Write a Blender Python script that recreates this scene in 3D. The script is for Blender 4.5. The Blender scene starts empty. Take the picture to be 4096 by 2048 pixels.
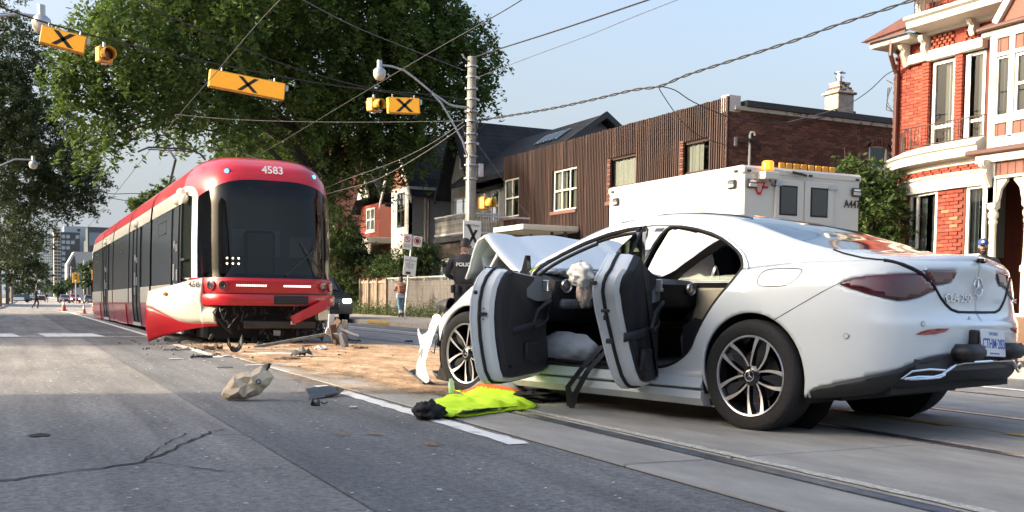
import bpy, bmesh, math, random
import numpy as np
from math import sin, cos, pi, radians as R, sqrt, atan2
from mathutils import Vector, Matrix, Euler, noise
random.seed(7)
SC = bpy.context.scene
COL = SC.collection
# ---------------------------------------------------------------- camera
cam_d = bpy.data.cameras.new('camera'); cam = bpy.data.objects.new('camera', cam_d); COL.objects.link(cam)
_yaw, _pit, _rol = R(26.2157), R(-2.7109), R(0.8116)
_F = Vector((sin(_yaw)*cos(_pit), cos(_yaw)*cos(_pit), sin(_pit))); _Rt = Vector((cos(_yaw), -sin(_yaw), 0)); _U = _Rt.cross(_F)
_R2 = _Rt*cos(_rol)+_U*sin(_rol); _U2 = -_Rt*sin(_rol)+_U*cos(_rol)
_m = Matrix((_R2, _U2, -_F)).transposed().to_4x4(); _m.translation = Vector((0, 0, .75)); cam.matrix_world = _m
cam_d.sensor_width = 36; cam_d.lens = 36*4108.06/4096; cam_d.shift_y = (1398.43-1024)/4096
cam_d.clip_start = .05; cam_d.clip_end = 3000
SC.camera = cam
# ---------------------------------------------------------------- world, sun, exposure
SUN_EL, SUN_DX, SUN_DY = 20, -1.0, .22        # the sun stands to the left and a little ahead
w = bpy.data.worlds.new('World'); SC.world = w; w.use_nodes = True
nt = w.node_tree; sky = nt.nodes.new('ShaderNodeTexSky'); sky.sky_type = 'NISHITA'; sky.sun_disc = False
sky.sun_elevation = R(SUN_EL); sky.sun_rotation = atan2(SUN_DX, SUN_DY) ; sky.air_density = 1.0; sky.dust_density = 9; sky.ozone_density = 1.2; sky.altitude = 80
bg = nt.nodes['Background']; bg.inputs['Strength'].default_value = .15; # pale haze toward the horizon, the same all the way round
tc_ = nt.nodes.new('ShaderNodeTexCoord'); sx = nt.nodes.new('ShaderNodeSeparateXYZ'); mr = nt.nodes.new('ShaderNodeMapRange'); mr.interpolation_type = 'SMOOTHSTEP'
mr.inputs['From Min'].default_value = -.02; mr.inputs['From Max'].default_value = .42; mr.inputs['To Min'].default_value = .85; mr.inputs['To Max'].default_value = .0
hz = nt.nodes.new('ShaderNodeMix'); hz.data_type = 'RGBA'; hz.inputs[7].default_value = (1.25, 1.38, 1.52, 1)
nt.links.new(tc_.outputs['Generated'], sx.inputs[0]); nt.links.new(sx.outputs[2], mr.inputs['Value']); nt.links.new(mr.outputs[0], hz.inputs[0])
nt.links.new(sky.outputs[0], hz.inputs[6]); nt.links.new(hz.outputs[2], bg.inputs[0])
sun_d = bpy.data.lights.new('sun', 'SUN'); sun = bpy.data.objects.new('sun', sun_d); COL.objects.link(sun)
sd = Vector((SUN_DX, SUN_DY, 0)).normalized()*cos(R(SUN_EL)) + Vector((0, 0, sin(R(SUN_EL))))
sun.rotation_euler = sd.to_track_quat('Z', 'Y').to_euler(); sun_d.energy = 2.0; sun_d.angle = R(1.6); sun_d.color = (1, .84, .64)
SC.view_settings.view_transform = 'Standard'; SC.view_settings.look = 'None'; SC.view_settings.gamma = 1; SC.view_settings.use_curve_mapping = False
SC.view_settings.exposure = 1.8
SC.cycles.max_bounces = 8; SC.cycles.transparent_max_bounces = 24; SC.cycles.caustics_reflective = False; SC.cycles.caustics_refractive = False
# ---------------------------------------------------------------- helpers
def mat(name, col=(.5, .5, .5), rough=.6, metal=0, var=0, vs=3.0, bump=0, bs=60, coat=0, emit=0, trans=0, alpha=1, col2=None, spec=.5, ramp=(.35, .65), stretch=None, ecol=None):
    m = bpy.data.materials.new(name); m.use_nodes = True; n = m.node_tree; b = n.nodes['Principled BSDF']
    b.inputs['Base Color'].default_value = (*col, 1); b.inputs['Roughness'].default_value = rough; b.inputs['Metallic'].default_value = metal
    b.inputs['Specular IOR Level'].default_value = spec; b.inputs['Coat Weight'].default_value = coat; b.inputs['Coat Roughness'].default_value = .03
    if trans: b.inputs['Transmission Weight'].default_value = trans
    if alpha < 1: b.inputs['Alpha'].default_value = alpha
    if emit: b.inputs['Emission Color'].default_value = (*(ecol or col), 1); b.inputs['Emission Strength'].default_value = emit
    if var or col2 or bump:
        tc = n.nodes.new('ShaderNodeTexCoord'); src = tc.outputs['Object']
        if stretch:
            mp = n.nodes.new('ShaderNodeMapping'); mp.inputs['Scale'].default_value = stretch; n.links.new(src, mp.inputs[0]); src = mp.outputs[0]
    if var or col2:
        tx = n.nodes.new('ShaderNodeTexNoise'); tx.inputs['Scale'].default_value = vs; tx.inputs['Detail'].default_value = 6; tx.inputs['Roughness'].default_value = .62
        n.links.new(src, tx.inputs['Vector'])
        cr = n.nodes.new('ShaderNodeValToRGB'); e = cr.color_ramp.elements; e[0].position, e[1].position = ramp
        c2 = col2 or tuple(min(1, c*(1+var)) for c in col); c1 = col if col2 else tuple(c*(1-var) for c in col)
        e[0].color = (*c1, 1); e[1].color = (*c2, 1)
        n.links.new(tx.outputs[0], cr.inputs[0]); n.links.new(cr.outputs[0], b.inputs['Base Color'])
    if bump:
        t2 = n.nodes.new('ShaderNodeTexNoise'); t2.inputs['Scale'].default_value = bs; t2.inputs['Detail'].default_value = 5; n.links.new(src, t2.inputs['Vector'])
        bp = n.nodes.new('ShaderNodeBump'); bp.inputs['Strength'].default_value = bump; bp.inputs['Distance'].default_value = .02
        n.links.new(t2.outputs[0], bp.inputs['Height']); n.links.new(bp.outputs[0], b.inputs['Normal'])
    return m

def frame_of(d):
    d = Vector(d).normalized(); u = Vector((0, 0, 1)) if abs(d.z) < .95 else Vector((0, 1, 0))
    s = d.cross(u).normalized(); return s, s.cross(d)

class MB:
    def __init__(s): s.v = []; s.f = []; s.mi = []; s.m = 0
    def add(s, vs, fs):
        o = len(s.v); s.v += [tuple(p) for p in vs]; s.f += [tuple(i+o for i in f) for f in fs]; s.mi += [s.m]*len(fs); return s
    def box(s, x0, x1, y0, y1, z0, z1, T=None):
        vs = [(x, y, z) for x in (x0, x1) for y in (y0, y1) for z in (z0, z1)]
        if T: vs = [T @ Vector(p) for p in vs]
        return s.add(vs, [(0, 1, 3, 2), (4, 6, 7, 5), (0, 4, 5, 1), (2, 3, 7, 6), (0, 2, 6, 4), (1, 5, 7, 3)])
    def bbox(s, x0, x1, y0, y1, z0, z1, c=.01, T=None):      # box with chamfered edges
        x0, x1 = sorted((x0, x1)); y0, y1 = sorted((y0, y1)); z0, z1 = sorted((z0, z1)); vs = []; fs = []
        hx, hy, hz = (x1-x0)/2, (y1-y0)/2, (z1-z0)/2; cx, cy, cz = (x0+x1)/2, (y0+y1)/2, (z0+z1)/2
        c = min(c, hx*.9, hy*.9, hz*.9); idx = {}
        for sx in (-1, 1):
            for sy in (-1, 1):
                for sz in (-1, 1):
                    for k in range(3):
                        h = [hx, hy, hz]; q = [h[i]-(c if i != k else 0) for i in range(3)]
                        idx[sx, sy, sz, k] = len(vs); vs.append((cx+sx*q[0], cy+sy*q[1], cz+sz*q[2]))
        I = idx
        for a in (-1, 1):
            fs += [(I[a, -1, -1, 0], I[a, 1, -1, 0], I[a, 1, 1, 0], I[a, -1, 1, 0]), (I[-1, a, -1, 1], I[1, a, -1, 1], I[1, a, 1, 1], I[-1, a, 1, 1]), (I[-1, -1, a, 2], I[1, -1, a, 2], I[1, 1, a, 2], I[-1, 1, a, 2])]
            for b in (-1, 1):
                fs += [(I[-1, a, b, 1], I[1, a, b, 1], I[1, a, b, 2], I[-1, a, b, 2]), (I[a, -1, b, 0], I[a, 1, b, 0], I[a, 1, b, 2], I[a, -1, b, 2]), (I[a, b, -1, 0], I[a, b, 1, 0], I[a, b, 1, 1], I[a, b, -1, 1])]
                for d in (-1, 1): fs.append((I[a, b, d, 0], I[a, b, d, 1], I[a, b, d, 2]))
        if T: vs = [T @ Vector(p) for p in vs]
        return s.add(vs, fs)
    def prism(s, poly, d0, d1, ax='y'):                      # polygon in the other two axes, extruded along ax
        n = len(poly); f = {'x': lambda a, b, t: (t, a, b), 'y': lambda a, b, t: (a, t, b), 'z': lambda a, b, t: (a, b, t)}[ax]
        vs = [f(a, b, d0) for a, b in poly]+[f(a, b, d1) for a, b in poly]
        return s.add(vs, [tuple(range(n)), tuple(range(2*n-1, n-1, -1))]+[(i, (i+1) % n, n+(i+1) % n, n+i) for i in range(n)])
    def loft(s, rings, closed=True, cap=True):
        n = len(rings[0]); vs = [p for r in rings for p in r]; fs = []
        for k in range(len(rings)-1):
            for i in range(n if closed else n-1):
                j = (i+1) % n; fs.append((k*n+i, k*n+j, (k+1)*n+j, (k+1)*n+i))
        if cap and closed: fs += [tuple(range(n-1, -1, -1)), tuple(range((len(rings)-1)*n, len(rings)*n))]
        return s.add(vs, fs)
    def tube(s, pts, r, n=8, cap=True):
        pts = [Vector(p) for p in pts]; rr = r if isinstance(r, (list, tuple)) else [r]*len(pts); rings = []; pa = None
        for i, p in enumerate(pts):
            d = (pts[min(i+1, len(pts)-1)]-pts[max(i-1, 0)]).normalized()
            if pa is None: a, b = frame_of(d)
            else: b = (pb-d*pb.dot(d)).normalized(); a = d.cross(b)
            pa, pb = a, b
            rings.append([p+(a*cos(2*pi*k/n)+b*sin(2*pi*k/n))*rr[i] for k in range(n)])
        return s.loft(rings, True, cap)
    def lathe(s, prof, n=24, o=(0, 0, 0), ax='z', cap=True):  # prof: (radius, height)
        f = {'x': lambda c, q, h: (h, c, q), 'y': lambda c, q, h: (c, h, q), 'z': lambda c, q, h: (c, q, h)}[ax]; o = Vector(o)
        return s.loft([[o+Vector(f(r*cos(2*pi*k/n), r*sin(2*pi*k/n), h)) for k in range(n)] for r, h in prof], True, cap)
    def grid(s, P):
        n = len(P[0]); return s.add([p for r in P for p in r], [(k*n+i, k*n+i+1, (k+1)*n+i+1, (k+1)*n+i) for k in range(len(P)-1) for i in range(n-1)])
    def ball(s, o, r, n=12, m=8, sc=(1, 1, 1)):
        o = Vector(o); return s.loft([[o+Vector((r*sc[0]*sin(pi*(j+.02)/(m+.04))*cos(2*pi*k/n), r*sc[1]*sin(pi*(j+.02)/(m+.04))*sin(2*pi*k/n), r*sc[2]*cos(pi*(j+.02)/(m+.04)))) for k in range(n)] for j in range(m+1)])
    def obj(s, name, mats, parent=None, smooth=False, ang=40, bevel=0, solid=0, sub=0, label=None, kind=None):
        me = bpy.data.meshes.new(name); me.from_pydata(s.v, [], s.f)
        bm = bmesh.new(); bm.from_mesh(me); bmesh.ops.remove_doubles(bm, verts=bm.verts, dist=1e-5); 
        lay = bm.faces.layers.int.get('mi')
        bmesh.ops.recalc_face_normals(bm, faces=bm.faces)
        bm.to_mesh(me); bm.free()
        if not isinstance(mats, (list, tuple)): mats = [mats]
        for m in mats: me.materials.append(m)
        if len(mats) > 1 and len(me.polygons) == len(s.mi): me.polygons.foreach_set('material_index', s.mi)
        if smooth: me.shade_smooth(); me.set_sharp_from_angle(angle=R(ang))
        o = bpy.data.objects.new(name, me); COL.objects.link(o)
        if parent: o.parent = parent
        if solid:
            q = o.modifiers.new('solid', 'SOLIDIFY'); q.thickness = solid; q.offset = -1
        if sub:
            q = o.modifiers.new('sub', 'SUBSURF'); q.levels = q.render_levels = sub
        if bevel:
            q = o.modifiers.new('bevel', 'BEVEL'); q.width = bevel; q.segments = 2; q.limit_method = 'ANGLE'; q.angle_limit = R(35)
        if label: o['label'] = label
        if kind: o['kind'] = kind
        return o
def tag(o, label, cat, group=None, kind=None):
    if label: o['label'] = label
    if cat: o['category'] = cat
    if group: o['group'] = group
    if kind: o['kind'] = kind
    return o
def thing(name, label, cat, loc=(0, 0, 0), rz=0, group=None):
    o = bpy.data.objects.new(name, None); COL.objects.link(o); o.location = loc; o.rotation_euler = (0, 0, rz); o.empty_display_size = .2
    return tag(o, label, cat, group)
def struct(o): o['kind'] = 'structure'; return o
def inst(o, parent=None, loc=None, rot=None, scale=None, label=None):
    c = o.copy(); COL.objects.link(c); c.parent = parent if parent else o.parent
    if loc is not None: c.location = loc
    if rot is not None: c.rotation_euler = rot
    if scale is not None: c.scale = scale
    if label: c['label'] = label
    return c
def dup(root, loc=None, rz=None, label=None, group=None):
    r = root.copy(); COL.objects.link(r)
    if loc is not None: r.location = loc
    if rz is not None: r.rotation_euler = (0, 0, rz)
    if label: r['label'] = label
    if group: r['group'] = group
    for ch in list(root.children):
        c = ch.copy(); COL.objects.link(c); c.parent = r
        for g in list(ch.children):
            d = g.copy(); COL.objects.link(d); d.parent = c
    return r
def text(name, s, size, mtl, parent, M, depth=.002, align='CENTER', bold=0, squash=1):
    cu = bpy.data.curves.new(name, 'FONT'); cu.body = s; cu.size = size; cu.extrude = depth; cu.align_x = align; cu.align_y = 'CENTER'; cu.offset = bold
    cu.materials.append(mtl); o = bpy.data.objects.new(name, cu); COL.objects.link(o)
    bpy.context.view_layer.update(); me = bpy.data.meshes.new_from_object(o.evaluated_get(bpy.context.evaluated_depsgraph_get())); bpy.data.objects.remove(o)
    o = bpy.data.objects.new(name, me); COL.objects.link(o)
    if not me.materials: me.materials.append(mtl)
    if parent: o.parent = parent
    o.matrix_local = M @ Matrix.Diagonal((squash, 1, 1, 1)); return o
def face_m(o, right, up):                                     # matrix whose X is right, Y is up
    r = Vector(right).normalized(); u = Vector(up); u = (u-r*u.dot(r)).normalized(); n = r.cross(u)
    M = Matrix((r, u, n)).transposed().to_4x4(); M.translation = Vector(o); return M
def g(y):                                                     # height of the street along its length
    return float(np.interp(y, [-1000, 45, 95, 240, 3000], [0, 0, -.5, -.85, -.85]))
def cx(y):                                                    # the street bears slightly right in the distance
    return float(np.interp(y, [-1000, 45, 95, 240, 1500], [0, 0, 1.75, 4.0, 20]))
YS = [-30, -10, 0, 3, 6, 9, 12, 15, 20, 25, 30, 36, 45, 55, 65, 80, 95, 130, 180, 240, 400, 700, 1500]
def strip(name, x0, x1, m, dz=0, y0=-30, y1=1500, parent=None, thick=0):
    ys = [y for y in YS if y0 < y < y1]; ys = [y0]+ys+[y1]; b = MB()
    if thick:
        b.loft([[(x0+cx(y), y, g(y)+dz), (x1+cx(y), y, g(y)+dz), (x1+cx(y), y, g(y)+dz-thick), (x0+cx(y), y, g(y)+dz-thick)] for y in ys])
    else: b.grid([[(x0+cx(y), y, g(y)+dz), (x1+cx(y), y, g(y)+dz)] for y in ys])
    return b.obj(name, m, parent)
# ================================================================ ground
def asphalt(name, c0, c1, sp, bump=.6):
    m = mat(name, c0, .85, bump=bump, bs=140); n = m.node_tree; L = n.links; b = n.nodes['Principled BSDF']
    tc = n.nodes.new('ShaderNodeTexCoord'); a = n.nodes.new('ShaderNodeTexNoise'); a.inputs['Scale'].default_value = .55; a.inputs['Detail'].default_value = 7; a.inputs['Roughness'].default_value = .6
    mp = n.nodes.new('ShaderNodeMapping'); mp.inputs['Scale'].default_value = (1.6, .7, 1); L.new(tc.outputs['Object'], mp.inputs[0]); L.new(mp.outputs[0], a.inputs['Vector'])
    r = n.nodes.new('ShaderNodeValToRGB'); r.color_ramp.elements[0].position = .38; r.color_ramp.elements[1].position = .66; r.color_ramp.elements[0].color = (*c0, 1); r.color_ramp.elements[1].color = (*c1, 1); L.new(a.outputs[0], r.inputs[0])
    v = n.nodes.new('ShaderNodeTexVoronoi'); v.inputs['Scale'].default_value = 58; L.new(tc.outputs['Object'], v.inputs['Vector'])
    r2 = n.nodes.new('ShaderNodeValToRGB'); r2.color_ramp.elements[0].color = (1, 1, 1, 1); r2.color_ramp.elements[1].color = (0, 0, 0, 1); r2.color_ramp.elements[0].position = .08; r2.color_ramp.elements[1].position = .3; L.new(v.outputs['Distance'], r2.inputs[0])
    f = n.nodes.new('ShaderNodeTexNoise'); f.inputs['Scale'].default_value = 28; f.inputs['Detail'].default_value = 6; f.inputs['Roughness'].default_value = .8; L.new(tc.outputs['Object'], f.inputs['Vector'])
    r3 = n.nodes.new('ShaderNodeValToRGB'); r3.color_ramp.elements[0].position = .4; r3.color_ramp.elements[1].position = .62; r3.color_ramp.elements[0].color = (.62, .62, .62, 1); r3.color_ramp.elements[1].color = (1.25, 1.25, 1.25, 1); L.new(f.outputs[0], r3.inputs[0])
    mu = n.nodes.new('ShaderNodeMix'); mu.data_type = 'RGBA'; mu.blend_type = 'MULTIPLY'; mu.inputs[0].default_value = 1; L.new(r.outputs[0], mu.inputs[6]); L.new(r3.outputs[0], mu.inputs[7])
    m2 = n.nodes.new('ShaderNodeMath'); m2.operation = 'MULTIPLY'; m2.inputs[1].default_value = sp; L.new(r2.outputs[0], m2.inputs[0])
    mx = n.nodes.new('ShaderNodeMix'); mx.data_type = 'RGBA'; L.new(m2.outputs[0], mx.inputs[0]); L.new(mu.outputs[2], mx.inputs[6]); mx.inputs[7].default_value = (.42, .42, .44, 1)
    # wheel tracks and oily stains drawn out along the street
    m3 = n.nodes.new('ShaderNodeMapping'); m3.inputs['Scale'].default_value = (2.6, .16, 1); L.new(tc.outputs['Object'], m3.inputs[0]); s3 = n.nodes.new('ShaderNodeTexNoise'); s3.inputs['Scale'].default_value = 1.4; s3.inputs['Detail'].default_value = 8; s3.inputs['Roughness'].default_value = .66; L.new(m3.outputs[0], s3.inputs['Vector'])
    r5 = n.nodes.new('ShaderNodeValToRGB'); r5.color_ramp.elements[0].position = .34; r5.color_ramp.elements[1].position = .60; r5.color_ramp.elements[0].color = (.70, .70, .71, 1); r5.color_ramp.elements[1].color = (1.06, 1.06, 1.05, 1); L.new(s3.outputs[0], r5.inputs[0])
    m4 = n.nodes.new('ShaderNodeMix'); m4.data_type = 'RGBA'; m4.blend_type = 'MULTIPLY'; m4.inputs[0].default_value = 1; L.new(mx.outputs[2], m4.inputs[6]); L.new(r5.outputs[0], m4.inputs[7])
    L.new(m4.outputs[2], b.inputs['Base Color']); return m
M_road = asphalt('old_asphalt', (.27, .262, .25), (.40, .385, .36), .5, .9)
M_road2 = asphalt('new_asphalt', (.16, .165, .17), (.235, .237, .236), .34, .7)
M_conc = mat('track_concrete', (.30, .29, .265), .9, var=.30, vs=1.6, bump=.35, bs=90, stretch=(1.8, .6, 1), ramp=(.3, .7))
M_conc2 = mat('pale_concrete', (.36, .335, .29), .9, var=.18, vs=6, bump=.3, bs=60)
M_side = mat('sidewalk_concrete', (.33, .30, .26), .9, var=.18, vs=1.7, bump=.3, bs=60)
M_steel = mat('rail_steel', (.23, .25, .29), .32, .85, var=.25, vs=14)
M_groove = mat('rail_groove', (.02, .02, .02), .8)
M_paint = mat('road_paint', (.78, .77, .73), .75, col2=(.33, .33, .32), vs=5, ramp=(.56, .72), bump=.3, bs=90)
M_paintw = mat('worn_paint', (.62, .61, .58), .8, col2=(.17, .17, .17), vs=7, ramp=(.45, .62))
M_yel = mat('yellow_paint', (.55, .33, .06), .8, col2=(.25, .18, .08), vs=9)
M_dark = mat('dark_joint', (.022, .021, .02), .9)
M_ground = mat('soil', (.11, .1, .07), .95, var=.3, vs=.6)

b = MB(); b.grid([[(x, y, (-1.4 if y > 100 else -.08)) for x in (-900, -6, 22, 900)] for y in (-900, 10, 45, 99, 240, 3000)])
b.v = [(x, y, g(y)-.09 if -900 < y < 2000 else g(y)-.09) for x, y, z in b.v]
struct(b.obj('ground', M_ground))
struct(strip('road', -2.2, 9.6, M_road, 0))
struct(strip('asphalt_patch', 1.16, 2.5, M_road2, .004, -30, 45))
struct(strip('right_lane', 8.02, 9.6, M_road2, .004))
# concrete track bed: slabs with recessed joints near the camera, one sheet far off
tb = strip('track_bed', 2.5, 8.05, M_dark, .003, -30, 60); struct(tb)
struct(strip('far_track_bed', 2.5, 8.05, M_conc, .006, 60, 1500))
def slab_row(x0, x1, L, off, dz=.012, y0=-4, y1=60, m=M_conc, parent=tb, name='slab'):
    b = MB(); w = x1-x0; b.bbox(0, w, 0, L-.012, -.03, 0, .006)
    o = b.obj(name, m, parent); o.location = (x0, y0+off, dz); y = y0+off+L
    while y < y1:
        inst(o, parent, (x0, y, dz+g(y))); y += L
for x0, x1, off in ((2.52, 2.985, .55), (3.125, 4.49, 1.75), (4.625, 5.29, .9), (5.3, 6.0, 1.4), (6.14, 7.48, .2), (7.62, 8.05, 1.1)):
    slab_row(x0, x1, 1.85 if x0 < 3 else 3.1, off)
for k, x in enumerate((3.03, 4.54, 6.05, 7.55)):
    rl = strip('rail', x-.036, x+.036, M_steel, .0155, -30, 400, None, .05); struct(rl)
    s = 1 if k % 2 == 0 else -1
    rc = strip('rail_flange', x+s*.036+(0 if s > 0 else -.014)+s*.032, x+s*.036+(.014 if s > 0 else 0)+s*.032, M_steel, .009, -30, 200, None, .03); struct(rc)
b = MB()                                                       # rough pale mortar beside the near rail
for s in range(150):
    y = -2+s*.12; j = lambda: random.uniform(-.012, .012)
    b.add([(3.135+j()*.4, y, .0165), (3.2+j(), y, .016), (3.2+j(), y+.12, .016), (3.135+j()*.4, y+.12, .0165)], [(0, 1, 2, 3)])
struct(b.obj('mortar_strip', mat('mortar', (.5, .48, .42), .95, var=.3, vs=40, bump=.8, bs=60)))
def ragged(name, x0, x1, y0, y1, m, dz, jit=.012, step=.1):
    b = MB(); P = []; n = max(2, int((y1-y0)/step)); 
    for k in range(n+1):
        y = y0+(y1-y0)*k/n; jj = random.uniform(-jit, jit); P.append([(x0+jj+cx(y), y, g(y)+dz), (x1+random.uniform(-jit, jit)+cx(y), y, g(y)+dz)])
    return struct(b.grid(P).obj(name, m))
ragged('lane_line', 2.335, 2.455, 4.75, 8.55, M_paint, .0082)
ragged('lane_line', 2.28, 2.4, 12.9, 16.6, M_paint, .0082)
ragged('lane_line', 2.32, 2.44, 18.8, 48, M_paint, .0082, .006, .4)
for k in range(26): ragged('lane_dash', 2.32, 2.44, 56+k*4, 57.6+k*4, M_paint, .009, .004, 1)
ragged('far_lane_line', 8.2, 8.31, -4, 60, M_paint, .0082, .004, 1)
for y0, y1 in ((2.9, 4.1), (4.5, 6.4), (9, 11), (14, 16), (19, 21)): ragged('centre_line', 5.22, 5.31, y0, y1, M_yel, .0175, .008)
# painted crossing band in front of the stopped tram
def rect(name, x0, x1, y0, y1, m, dz=.0085): return struct(MB().add([(x0, y0, dz), (x1, y0+.05, dz), (x1, y1+.05, dz), (x0, y1, dz)], [(0, 1, 2, 3)]).obj(name, m))
rect('crossing_line', -2.1, 2.3, 19.6, 19.78, M_paintw); rect('crossing_line', -2.1, 2.3, 21.5, 21.66, M_paintw)
for x0, x1 in ((-.35, .12), (.62, .86), (.96, 1.5), (-1.6, -1.0)):
    struct(MB().add([(x0, 19.85, .0085), (x1+.1, 19.85, .0085), (x1-.02, 21.4, .0085), (x0-.1, 21.4, .0085)], [(0, 1, 2, 3)]).obj('crossing_block', M_paint))
# transverse joints and wandering cracks in the old asphalt
def crack(pts, w, name='road_crack', dz=.0045, m=M_dark, wob=.02):
    P = [Vector((*p, 0)) for p in pts]; b = MB(); row = []
    for i in range(len(P)-1):
        a, c = P[i], P[i+1]; n = max(2, int((c-a).length/.06))
        for k in range(n):
            q = a.lerp(c, k/n); d = (c-a).normalized(); s = Vector((-d.y, d.x, 0)); q = q+s*random.uniform(-wob, wob); ww = w*random.uniform(.25, 1)
            row.append([(q+s*ww).to_tuple()[:2]+(dz,), (q-s*ww).to_tuple()[:2]+(dz,)])
    return struct(b.grid(row).obj(name, m))
crack([(-2, 10.9), (.2, 11.15), (1.14, 11.4)], .008, wob=.006)
crack([(-.3, 4.5), (.02, 4.58), (.3, 4.72), (.55, 4.85), (.72, 5.2), (.98, 5.75), (1.12, 5.98)], .012)
crack([(.55, 4.85), (.7, 5.35), (.9, 5.85)], .006); crack([(.98, 5.75), (1.12, 5.6), (1.2, 5.62)], .007)
crack([(.55, 4.85), (.72, 4.66), (.86, 4.45), (1.15, 4.5)], .006)
crack([(.9, 2.6), (1.0, 2.9), (1.02, 3.1)], .006); crack([(1.0, 2.9), (1.15, 3.0)], .004)
crack([(2.525, 3.95), (3.0, 3.9)], .004, dz=.017, wob=.003)
crack([(1.6, 9.0), (2.2, 9.2), (2.5, 9.25)], .004, dz=.0085)
b = MB(); n = 22                                              # pothole with a dark hollow and a weed
b.add([(.15+.055*cos(2*pi*k/n)*(1+.2*sin(3*k)), 5.97+.07*sin(2*pi*k/n)*(1+.3*cos(5*k)), .0048) for k in range(n)], [tuple(range(n))])
struct(b.obj('pothole', M_dark))
# far kerbs and pavements
M_curb = mat('kerb_concrete', (.36, .33, .28), .85, var=.15, vs=4, bump=.2)
struct(strip('kerb', 9.6, 9.75, M_curb, .12, -30, 1500, None, .2)); struct(strip('left_kerb', -2.35, -2.2, M_curb, .12, -30, 1500, None, .2))
sw = struct(strip('sidewalk', 9.75, 14.4, M_dark, .105, -30, 1500)); struct(strip('left_sidewalk', -6.5, -2.35, M_side, .12))
struct(strip('far_sidewalk', 9.75, 14.4, M_side, .12, 60, 1500)); struct(strip('yard', 14.4, 40, M_ground, .1, -30, 300))
for x0, x1 in ((9.76, 11.25), (11.26, 12.75), (12.76, 14.4)): slab_row(x0, x1, 1.6, .3, .122, 8, 60, M_side, sw, 'paving_slab')
yk = MB(); yk.bbox(9.58, 9.78, 27.3, 29.2, .02, .13, .02); struct(yk.obj('yellow_kerb', M_yel))
# ---------------------------------------------------------------- absorbent sand over the spill
def sand_mat():
    m = mat('absorbent_sand', (.55, .33, .17), .95, bump=1.0, bs=22); n = m.node_tree; L = n.links; b = n.nodes['Principled BSDF']
    tc = n.nodes.new('ShaderNodeTexCoord'); mp = n.nodes.new('ShaderNodeMapping'); mp.inputs['Scale'].default_value = (1.5, .62, 1); mp.inputs['Rotation'].default_value = (0, 0, -.25); L.new(tc.outputs['Object'], mp.inputs[0])
    a = n.nodes.new('ShaderNodeTexNoise'); a.inputs['Scale'].default_value = 2.1; a.inputs['Detail'].default_value = 10; a.inputs['Roughness'].default_value = .78; L.new(mp.outputs[0], a.inputs['Vector'])
    r = n.nodes.new('ShaderNodeValToRGB'); e = r.color_ramp.elements; e[0].position = .34; e[0].color = (.13, .085, .05, 1); e[1].position = .66; e[1].color = (.55, .45, .32, 1); x = e.new(.49); x.color = (.36, .225, .12, 1)
    L.new(a.outputs[0], r.inputs[0]); L.new(r.outputs[0], b.inputs['Base Color'])
    at = n.nodes.new('ShaderNodeAttribute'); at.attribute_name = 'dens'
    f = n.nodes.new('ShaderNodeTexNoise'); f.inputs['Scale'].default_value = 22; f.inputs['Detail'].default_value = 6; f.inputs['Roughness'].default_value = .75; L.new(mp.outputs[0], f.inputs['Vector'])
    ad = n.nodes.new('ShaderNodeMath'); ad.operation = 'ADD'; L.new(at.outputs['Fac'], ad.inputs[0]); L.new(f.outputs[0], ad.inputs[1])
    r4 = n.nodes.new('ShaderNodeMapRange'); r4.inputs['From Min'].default_value = .90; r4.inputs['From Max'].default_value = 1.22; L.new(ad.outputs[0], r4.inputs['Value']); L.new(r4.outputs[0], b.inputs['Alpha']); return m
def field(name, x0, x1, y0, y1, st, fn, m, dz, hmax):
    nx, ny = int((x1-x0)/st)+1, int((y1-y0)/st)+1; xs = np.linspace(x0, x1, nx); ys = np.linspace(y0, y1, ny); V = []; D = []
    for y in ys:
        for x in xs:
            d = fn(x, y); D.append(d); V.append((x, y, dz+max(0, min(1, d))*hmax*(.4+.6*noise.noise((x*3, y*3, 1))**2+.25*noise.noise((x*9, y*9, 3)))))
    F = [(j*nx+i, j*nx+i+1, (j+1)*nx+i+1, (j+1)*nx+i) for j in range(ny-1) for i in range(nx-1) if max(D[j*nx+i], D[(j+1)*nx+i+1], D[j*nx+i+1], D[(j+1)*nx+i]) > .25]
    me = bpy.data.meshes.new(name); me.from_pydata(V, [], F); at = me.attributes.new('dens', 'FLOAT', 'POINT'); at.data.foreach_set('value', D); me.materials.append(m); me.shade_smooth()
    o = bpy.data.objects.new(name, me); COL.objects.link(o); o['kind'] = 'stuff'; return o
# ================================================================ white sedan: body surfaces
_PO = [(3.17, .855), (3.0, .88), (2.74, .897), (2.35, .90), (1.9, .90), (1.4, .90), (.9, .90), (.5, .903), (.2, .912), (-.1, .915), (-.35, .905), (-.55, .872), (-.70, .815), (-.80, .74), (-.86, .64), (-.905, .50), (-.933, .34), (-.947, .17), (-.95, 0)]
_ZS = [.16, .20, .25, .30, .40, .50, .58, .65, .72, .78, .84, .89, .93, .95]
_OS = [.10, .075, .05, .035, .02, .008, .002, 0, .002, .008, .018, .032, .05, .065]
_ZQ = [.235, .25, .27, .30, .40, .5, .58, .65, .72, .79, .86, .92, .97, 1.0]
_OQ = [.05, .035, .025, .018, .005, 0, 0, 0, .004, .015, .03, .05, .075, .10]
_ZK = [.30, .32, .35, .385, .46, .54, .61, .66, .70, .76, .84, .91, .97, 1.0]
_OK = [.10, .06, .03, .015, .003, 0, 0, .003, .02, .032, .04, .05, .062, .085]
_ZC = [.34, .37, .43, .49, .54, .59, .63, .655, .695, .74, .82, .90, .985, 1.02]
_OC = [.16, .09, .045, .025, .01, 0, 0, .002, .035, .055, .055, .05, .04, .06]
_seg = [0]
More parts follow.
